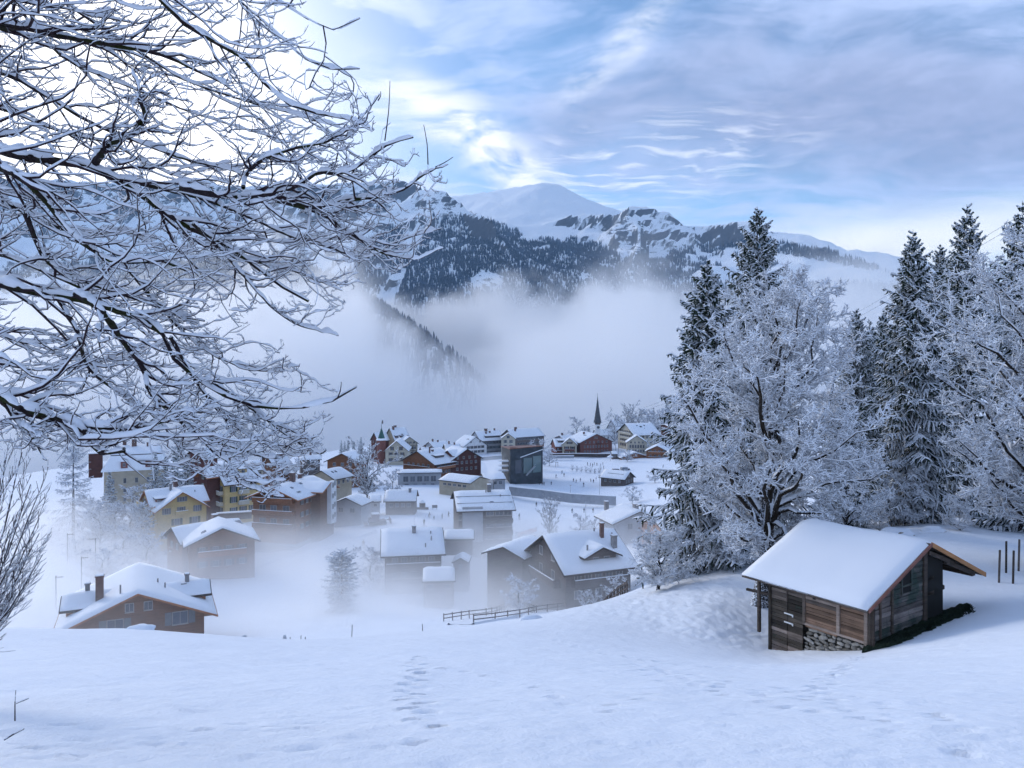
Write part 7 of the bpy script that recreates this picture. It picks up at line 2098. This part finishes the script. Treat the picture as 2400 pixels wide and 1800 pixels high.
def snow_tubes(bag, pts, rad, base_th, k, sides, gen, wmul=0.95):
    """snow lying along the upper side of branches"""
    t = nrmz(np.gradient(pts, axis=1)); hor = np.clip(1.25 - np.abs(t[..., 2]) * 1.15, 0.14, 1)
    m_, n_ = rad.shape
    ns = gen.uniform(0.1, 1.7, (m_, n_)) ** 1.3; ns = (ns + np.roll(ns, 1, 1) + np.roll(ns, -1, 1)) / 3 * 1.2
    ns = np.where(gen.random((m_, n_)) < 0.10, ns * 0.2, ns)
    th = (base_th + k * rad) * hor * ns
    th[:, 0] *= 0.6; th[:, -1] *= 0.35
    c = pts.copy(); c[..., 2] += rad * 0.55 + th * 0.48
    w = np.minimum(rad * 1.0 + th * 0.20, th * 1.6 + 0.0015)
    v, q, mi = tubes(c, w, sides, 1.0, 0.0, gen, bag.o)
    # flatten/raise: scale ring vertically so that the height follows th
    ring = v.reshape(m_, n_, sides, 3); rel = ring - c[:, :, None]
    rel[..., 2] *= (np.maximum(th, 0.001) / np.maximum(w, 0.001) * 0.75)[:, :, None]
    ring = c[:, :, None] + rel
    bag.v.append(ring.reshape(-1, 3)); bag.q.append(q); bag.m.append(np.zeros(len(q), np.int32)); bag.o += len(v)
up = np.stack([np.array([[0.0, 0, -0.4], [0.02, 0, 1.0], [0.10, 0.05, 2.4], [0.05, 0.1, 4.0], [0.0, 0.0, 6.0], [0.1, 0.0, 8.0]])])
bt = Bag(); bt.add(up, np.array([[.42, .30, .26, .22, .15, .06]]), 12); bt.build('trunk', [MAT['nearbark'], MAT['branchsnow']], tree)
for i in range(len(LIMBS)):
    bt = Bag()
    # knotty bark
    rr = LR[i:i + 1] * g.uniform(0.85, 1.18, (1, NL))
    bt.v.append(0) ; bt.v.pop()
    bt.add(LP[i:i + 1] - np.array(TL), rr, 8)
    lo_ = bt.build('limb', [MAT['nearbark'], MAT['branchsnow']], tree)
    sb = Bag(); fine = np.stack([resample(LP[i], 60)]); fr_ = np.interp(np.linspace(0, 1, 60), np.linspace(0, 1, NL), LR[i])[None]
    snow_tubes(sb, fine - np.array(TL), fr_, 0.016, 0.72, 7, g, 0.95)
    sb.build('limb_snow', [MAT['branchsnow']], lo_)
bw, bs2 = Bag(), Bag()
# only the part of a limb inside the picture carries shoots
def vis(pts):
    px, py = proj(pts)
    return ((px > -150) & (py > -150) & (py < 1900)).any(-1)
p2, r2 = spawn(LP, LR, 27, g, 0.10, 0.985, (20, 62), (0.16, 0.36), 11, 0.30, 0.75, 0.25, 0.25, flat=0.7, bias=(0.25, 0, -0.15), taper=False, rr=0.6, rend=0.35)
L2 = np.linalg.norm(np.diff(p2, axis=1), axis=-1).sum(1)
# long parents must not give overlong shoots
f_ = np.minimum(1, 1.25 / L2)[:, None, None]; p2 = p2[:, :1] + (p2 - p2[:, :1]) * f_
r2 = np.clip(r2, 0.0044, 0.0105) * np.linspace(1.2, 0.6, 11)[None]
k_ = inside(p2) & vis(p2) & ((np.abs(nrmz(p2[:, -1] - p2[:, 0])[:, 2]) < 0.75) | (g.random(len(p2)) < 0.35)); p2, r2 = p2[k_], r2[k_]
p3, r3 = spawn(p2, r2, 7, g, 0.12, 1.0, (25, 70), (0.18, 0.46), 6, 0.20, 0.60, 0.26, 0.08, flat=0.6, bias=(0.15, 0, 0.0), rr=0.7)
r3 = np.clip(r3, 0.0024, 0.0042) * np.linspace(1.1, 0.8, 6)[None]
k_ = inside(p3) & vis(p3) & ((np.abs(nrmz(p3[:, -1] - p3[:, 0])[:, 2]) < 0.72) | (g.random(len(p3)) < 0.3)); p3, r3 = p3[k_], r3[k_]
p4, r4 = spawn(p3, r3, 2, g, 0.25, 1.0, (25, 65), (0.22, 0.45), 3, 0.1, 0.35, 0.18, 0.03, flat=0.6)
r4 = np.broadcast_to(np.array([0.0026, 0.0022, 0.0014]), r4.shape)
k_ = inside(p4) & vis(p4); p4, r4 = p4[k_], r4[k_]
#print('shoots', len(p2), len(p3), len(p4))
o0 = np.array(TL)
bw.add(p2 - o0, r2, 4); bw.add(p3 - o0, r3, 3); bw.add(p4 - o0, r4, 3)
tw_o = bw.build('twigs', [MAT['neartwig'], MAT['branchsnow']], tree); tag(tw_o, kind='stuff')
def fine2(p):   # twice as many rings so that snow can break up
    m_, n_, _ = p.shape; out = np.empty((m_, 2 * n_ - 1, 3)); out[:, ::2] = p; out[:, 1::2] = (p[:, 1:] + p[:, :-1]) / 2; return out
def fine2r(r):
    m_, n_ = r.shape; out = np.empty((m_, 2 * n_ - 1)); out[:, ::2] = r; out[:, 1::2] = (r[:, 1:] + r[:, :-1]) / 2; return out
snow_tubes(bs2, fine2(p2) - o0, fine2r(r2), 0.0100, 0.70, 5, g)
snow_tubes(bs2, fine2(p3) - o0, fine2r(r3), 0.0062, 0.65, 4, g)
snow_tubes(bs2, p4 - o0, np.array(r4), 0.0042, 0.5, 3, g)
ts_o = bs2.build('twig_snow', [MAT['branchsnow']], tree); tag(ts_o, kind='stuff')
# a few bare upright shoots at the right tips
vsh = []
for (x0, y0, x1, y1, Y) in ((902, 330, 914, 190, 6.0), (1003, 385, 993, 292, 6.3), (1020, 392, 1062, 368, 6.4), (886, 236, 892, 214, 5.8), (705, 920, 703, 872, 6.0), (790, 935, 800, 895, 6.0), (560, 430, 580, 360, 6.1)):
    vsh.append(resample([tuple(P(x0, y0, Y)), tuple(P((x0 + x1) / 2 + 3, (y0 + y1) / 2, Y)), tuple(P(x1, y1, Y))], 5))
bx_ = Bag(); bx_.add(np.stack(vsh) - o0, np.tile(np.linspace(0.0055, 0.0025, 5), (len(vsh), 1)), 5); bx_.build('bare_shoot', [MAT['neartwig'], MAT['branchsnow']], tree)

# ------------------------------------------------------------------ leafless bush at the left edge
g2_ = np.random.default_rng(5)
st = []
for (x1, y1) in ((40, 1030), (70, 1060), (20, 1120), (90, 1135), (105, 1165), (60, 1200), (110, 1215), (40, 1240), (118, 1300), (80, 1260), (95, 1345), (55, 1380), (110, 1250), (70, 1320), (0, 1060), (30, 1430)):
    Yb = g2_.uniform(9.2, 10.6)
    a = P(-190, 1520, 10.0); e = P(x1 - 18, y1, Yb); m_ = P(-60 + x1 * 0.35, (1500 + y1) / 2 + 70, (10 + Yb) / 2)
    st.append(resample([tuple(a), tuple(m_), tuple(e)], 10))
st = np.stack(st); sr = np.tile(np.linspace(0.018, 0.005, 10), (len(st), 1))
bush = thing('bare_bush', PG(-190, 10.0), 'leafless dark bush leaning in at the left edge', 'shrub'); bo = np.array(bush.location)
b1 = Bag(); b1.add(st - bo, sr, 5, 1.4, 0.85, g2_)
q2, s2 = spawn(st, sr, 14, g2_, 0.2, 1.0, (15, 50), (0.12, 0.26), 5, 0.0, 0.30, 0.08, 0.1, flat=0.9, bias=(0.3, 0, 0.1), taper=False); s2 = np.clip(s2, 0.003, 0.006)
kk = (proj(q2)[0] < 122).all(-1); q2, s2 = q2[kk], s2[kk]
b1.add(q2 - bo, s2, 4, 1.6, 0.85, g2_)
q3, s3 = spawn(q2, s2, 5, g2_, 0.2, 1.0, (15, 45), (0.25, 0.5), 3, 0.0, 0.25, 0.08, 0.05, flat=0.9); s3 = np.broadcast_to(np.array([0.0035, 0.003, 0.002]), s3.shape)
kk = (proj(q3)[0] < 126).all(-1); q3, s3 = q3[kk], s3[kk]
b1.add(q3 - bo, s3, 4, 1.6, 0.8, g2_)
b1.build('stems', [MAT['twig'], MAT['twigsnow']], bush)
# ------------------------------------------------------------------ air
def box_mesh(name, lo, hi):
    vs = [(x, y, z) for z in (lo[2], hi[2]) for y in (lo[1], hi[1]) for x in (lo[0], hi[0])]
    fs = [(0,2,3,1),(4,5,7,6),(0,1,5,4),(2,6,7,3),(0,4,6,2),(1,3,7,5)]
    return mesh_obj(name, vs, fs)
def vol_mat(name):
    m = bpy.data.materials.new(name); m.use_nodes = True
    T = NT(m.node_tree)
    for nd in list(T.n):
        T.n.remove(nd)
    out = T.node('ShaderNodeOutputMaterial')
    pv = T.node('ShaderNodeVolumePrincipled')
    T.l.new(pv.outputs[0], out.inputs['Volume'])
    return m, T, pv
m, T, pv = vol_mat('haze_air')
pv.inputs['Color'].default_value = (0.50, 0.75, 1.0, 1)
pv.inputs['Density'].default_value = 4.4e-5
pv.inputs['Anisotropy'].default_value = 0.1
hz_ = box_mesh('haze', (-9100, -170, -520), (9100, 9100, 1560))
hz_.data.materials.append(m)
tag(hz_, label='pale blue winter air between the village and the mountains', cat='haze', kind='stuff')

def fog_obj(name, lo, hi, label, build, step):
    m, T, pv = vol_mat(name)
    pv.inputs['Color'].default_value = (0.995, 0.997, 1.0, 1)
    pv.inputs['Anisotropy'].default_value = 0.5
    g = T.node('ShaderNodeNewGeometry')
    build(T, pv, g.outputs['Position'])
    try:
        m.cycles.volume_step_rate = step
        m.cycles.homogeneous_volume = False
    except Exception:
        pass
    o = box_mesh(name, lo, hi); o.data.materials.append(m)
    return tag(o, label=label, cat='fog', kind='stuff')

def valley(T, pv, pos):
    x, y, z = T.sep(pos)
    u = T.math('DIVIDE', x, y)
    # height of the fog top across the valley (metres), u from -0.8 to 0.8
    k = T.maprange(u, -0.8, 0.8)
    def tops(lst):
        return T.ramp(k, [((a + 0.8) / 1.6, (h + 200) / 500) for a, h in lst], 'EASE')
    front = T.math('MULTIPLY_ADD', tops([(-0.8,60),(-0.45,70),(-0.30,110),(-0.22,135),(-0.15,55),(-0.11,16),(-0.06,18),(0.03,52),(0.12,110),(0.20,110),(0.40,95),(0.8,95)]), 500.0, -200.0)
    back = T.math('MULTIPLY_ADD', tops([(-0.8,120),(-0.25,150),(-0.15,150),(0.0,165),(0.1,170),(0.4,120),(0.8,100)]), 500.0, -200.0)
    n1 = T.math('ADD', T.math('SUBTRACT', T.noise(pos, 0.0026, 3, 0.5), 0.5), T.math('MULTIPLY', T.math('SUBTRACT', T.noise(pos, 0.0120, 4, 0.66), 0.5), 1.05))
    top = T.math('ADD', front, T.math('MULTIPLY', T.maprange(y, 1350, 1900, 0, 1, True), T.math('SUBTRACT', back, front)))
    h = T.math('SUBTRACT', top, z)
    h = T.math('ADD', h, T.math('MULTIPLY', n1, 340.0))
    d = T.maprange(h, 0.0, 85.0, 0.0, 1.0, smooth=True)
    rim = T.math('MULTIPLY', T.maprange(y, 600, 760, 0, 1, True), T.maprange(y, 2900, 2500, 0, 1, True))
    d = T.math('MULTIPLY', d, rim)
    T.put(pv.inputs['Density'], T.math('MULTIPLY', d, 0.0070))
fog_obj('valley_fog', (-2300, 590, -420), (2300, 2950, 330), 'thick white fog bank filling the valley behind the village', valley, 0.55)

def mist(T, pv, pos):
    x, y, z = T.sep(pos)
    n1 = T.noise(pos, 0.016, 4, 0.62)
    n2 = T.math('SUBTRACT', T.noise(pos, 0.05, 4, 0.62), 0.5)
    top = T.maprange(y, 60, 210, -22.5, -32.0)
    h = T.math('SUBTRACT', T.math('MULTIPLY_ADD', n2, 20.0, top), z)
    d = T.maprange(h, 0.0, 18.0, 0.0, 1.0, smooth=True)
    d = T.math('MULTIPLY', d, T.maprange(n1, 0.36, 0.62, 0.10, 1.5))
    edge = T.math('MULTIPLY', T.maprange(y, 58, 95, 0, 1, True), T.maprange(y, 220, 140, 0, 1, True))
    d = T.math('MULTIPLY', d, edge)
    T.put(pv.inputs['Density'], T.math('MULTIPLY', d, 0.074))
fog_obj('village_mist', (-190, 56, -64), (95, 335, -14), 'thin mist drifting low between the nearer houses', mist, 1.3)

def steam(T, pv, pos):
    x, y, z = T.sep(pos)
    c = P(1147, 1144, 185.5)
    t_ = T.math('SUBTRACT', z, c.z)
    wob = T.math('SUBTRACT', T.noise(pos, 0.22, 4, 0.6), 0.5)
    ax = T.math('SUBTRACT', T.math('SUBTRACT', x, c.x), T.math('MULTIPLY', t_, 0.12))
    ay = T.math('SUBTRACT', y, c.y)
    r_ = T.math('SQRT', T.math('ADD', T.math('MULTIPLY', ax, ax), T.math('MULTIPLY', ay, ay)))
    rr = T.math('ADD', T.math('MULTIPLY_ADD', t_, 0.34, 0.6), T.math('MULTIPLY', wob, T.math('MULTIPLY', t_, 1.1)))
    d = T.maprange(T.math('SUBTRACT', rr, r_), 0.0, 1.6, 0.0, 1.0, smooth=True)
    d = T.math('MULTIPLY', d, T.math('MULTIPLY', T.maprange(t_, 0.0, 0.6), T.maprange(t_, 9.0, 1.5, 0, 1, True)))
    T.put(pv.inputs['Density'], T.math('MULTIPLY', d, 0.40))
c_ = P(1147, 1144, 185.5)
fog_obj('chimney_steam', (c_.x - 7, c_.y - 6, c_.z - 0.5), (c_.x + 9, c_.y + 6, c_.z + 13.5), 'white steam rising above the apartment block chimney', steam, 0.6)
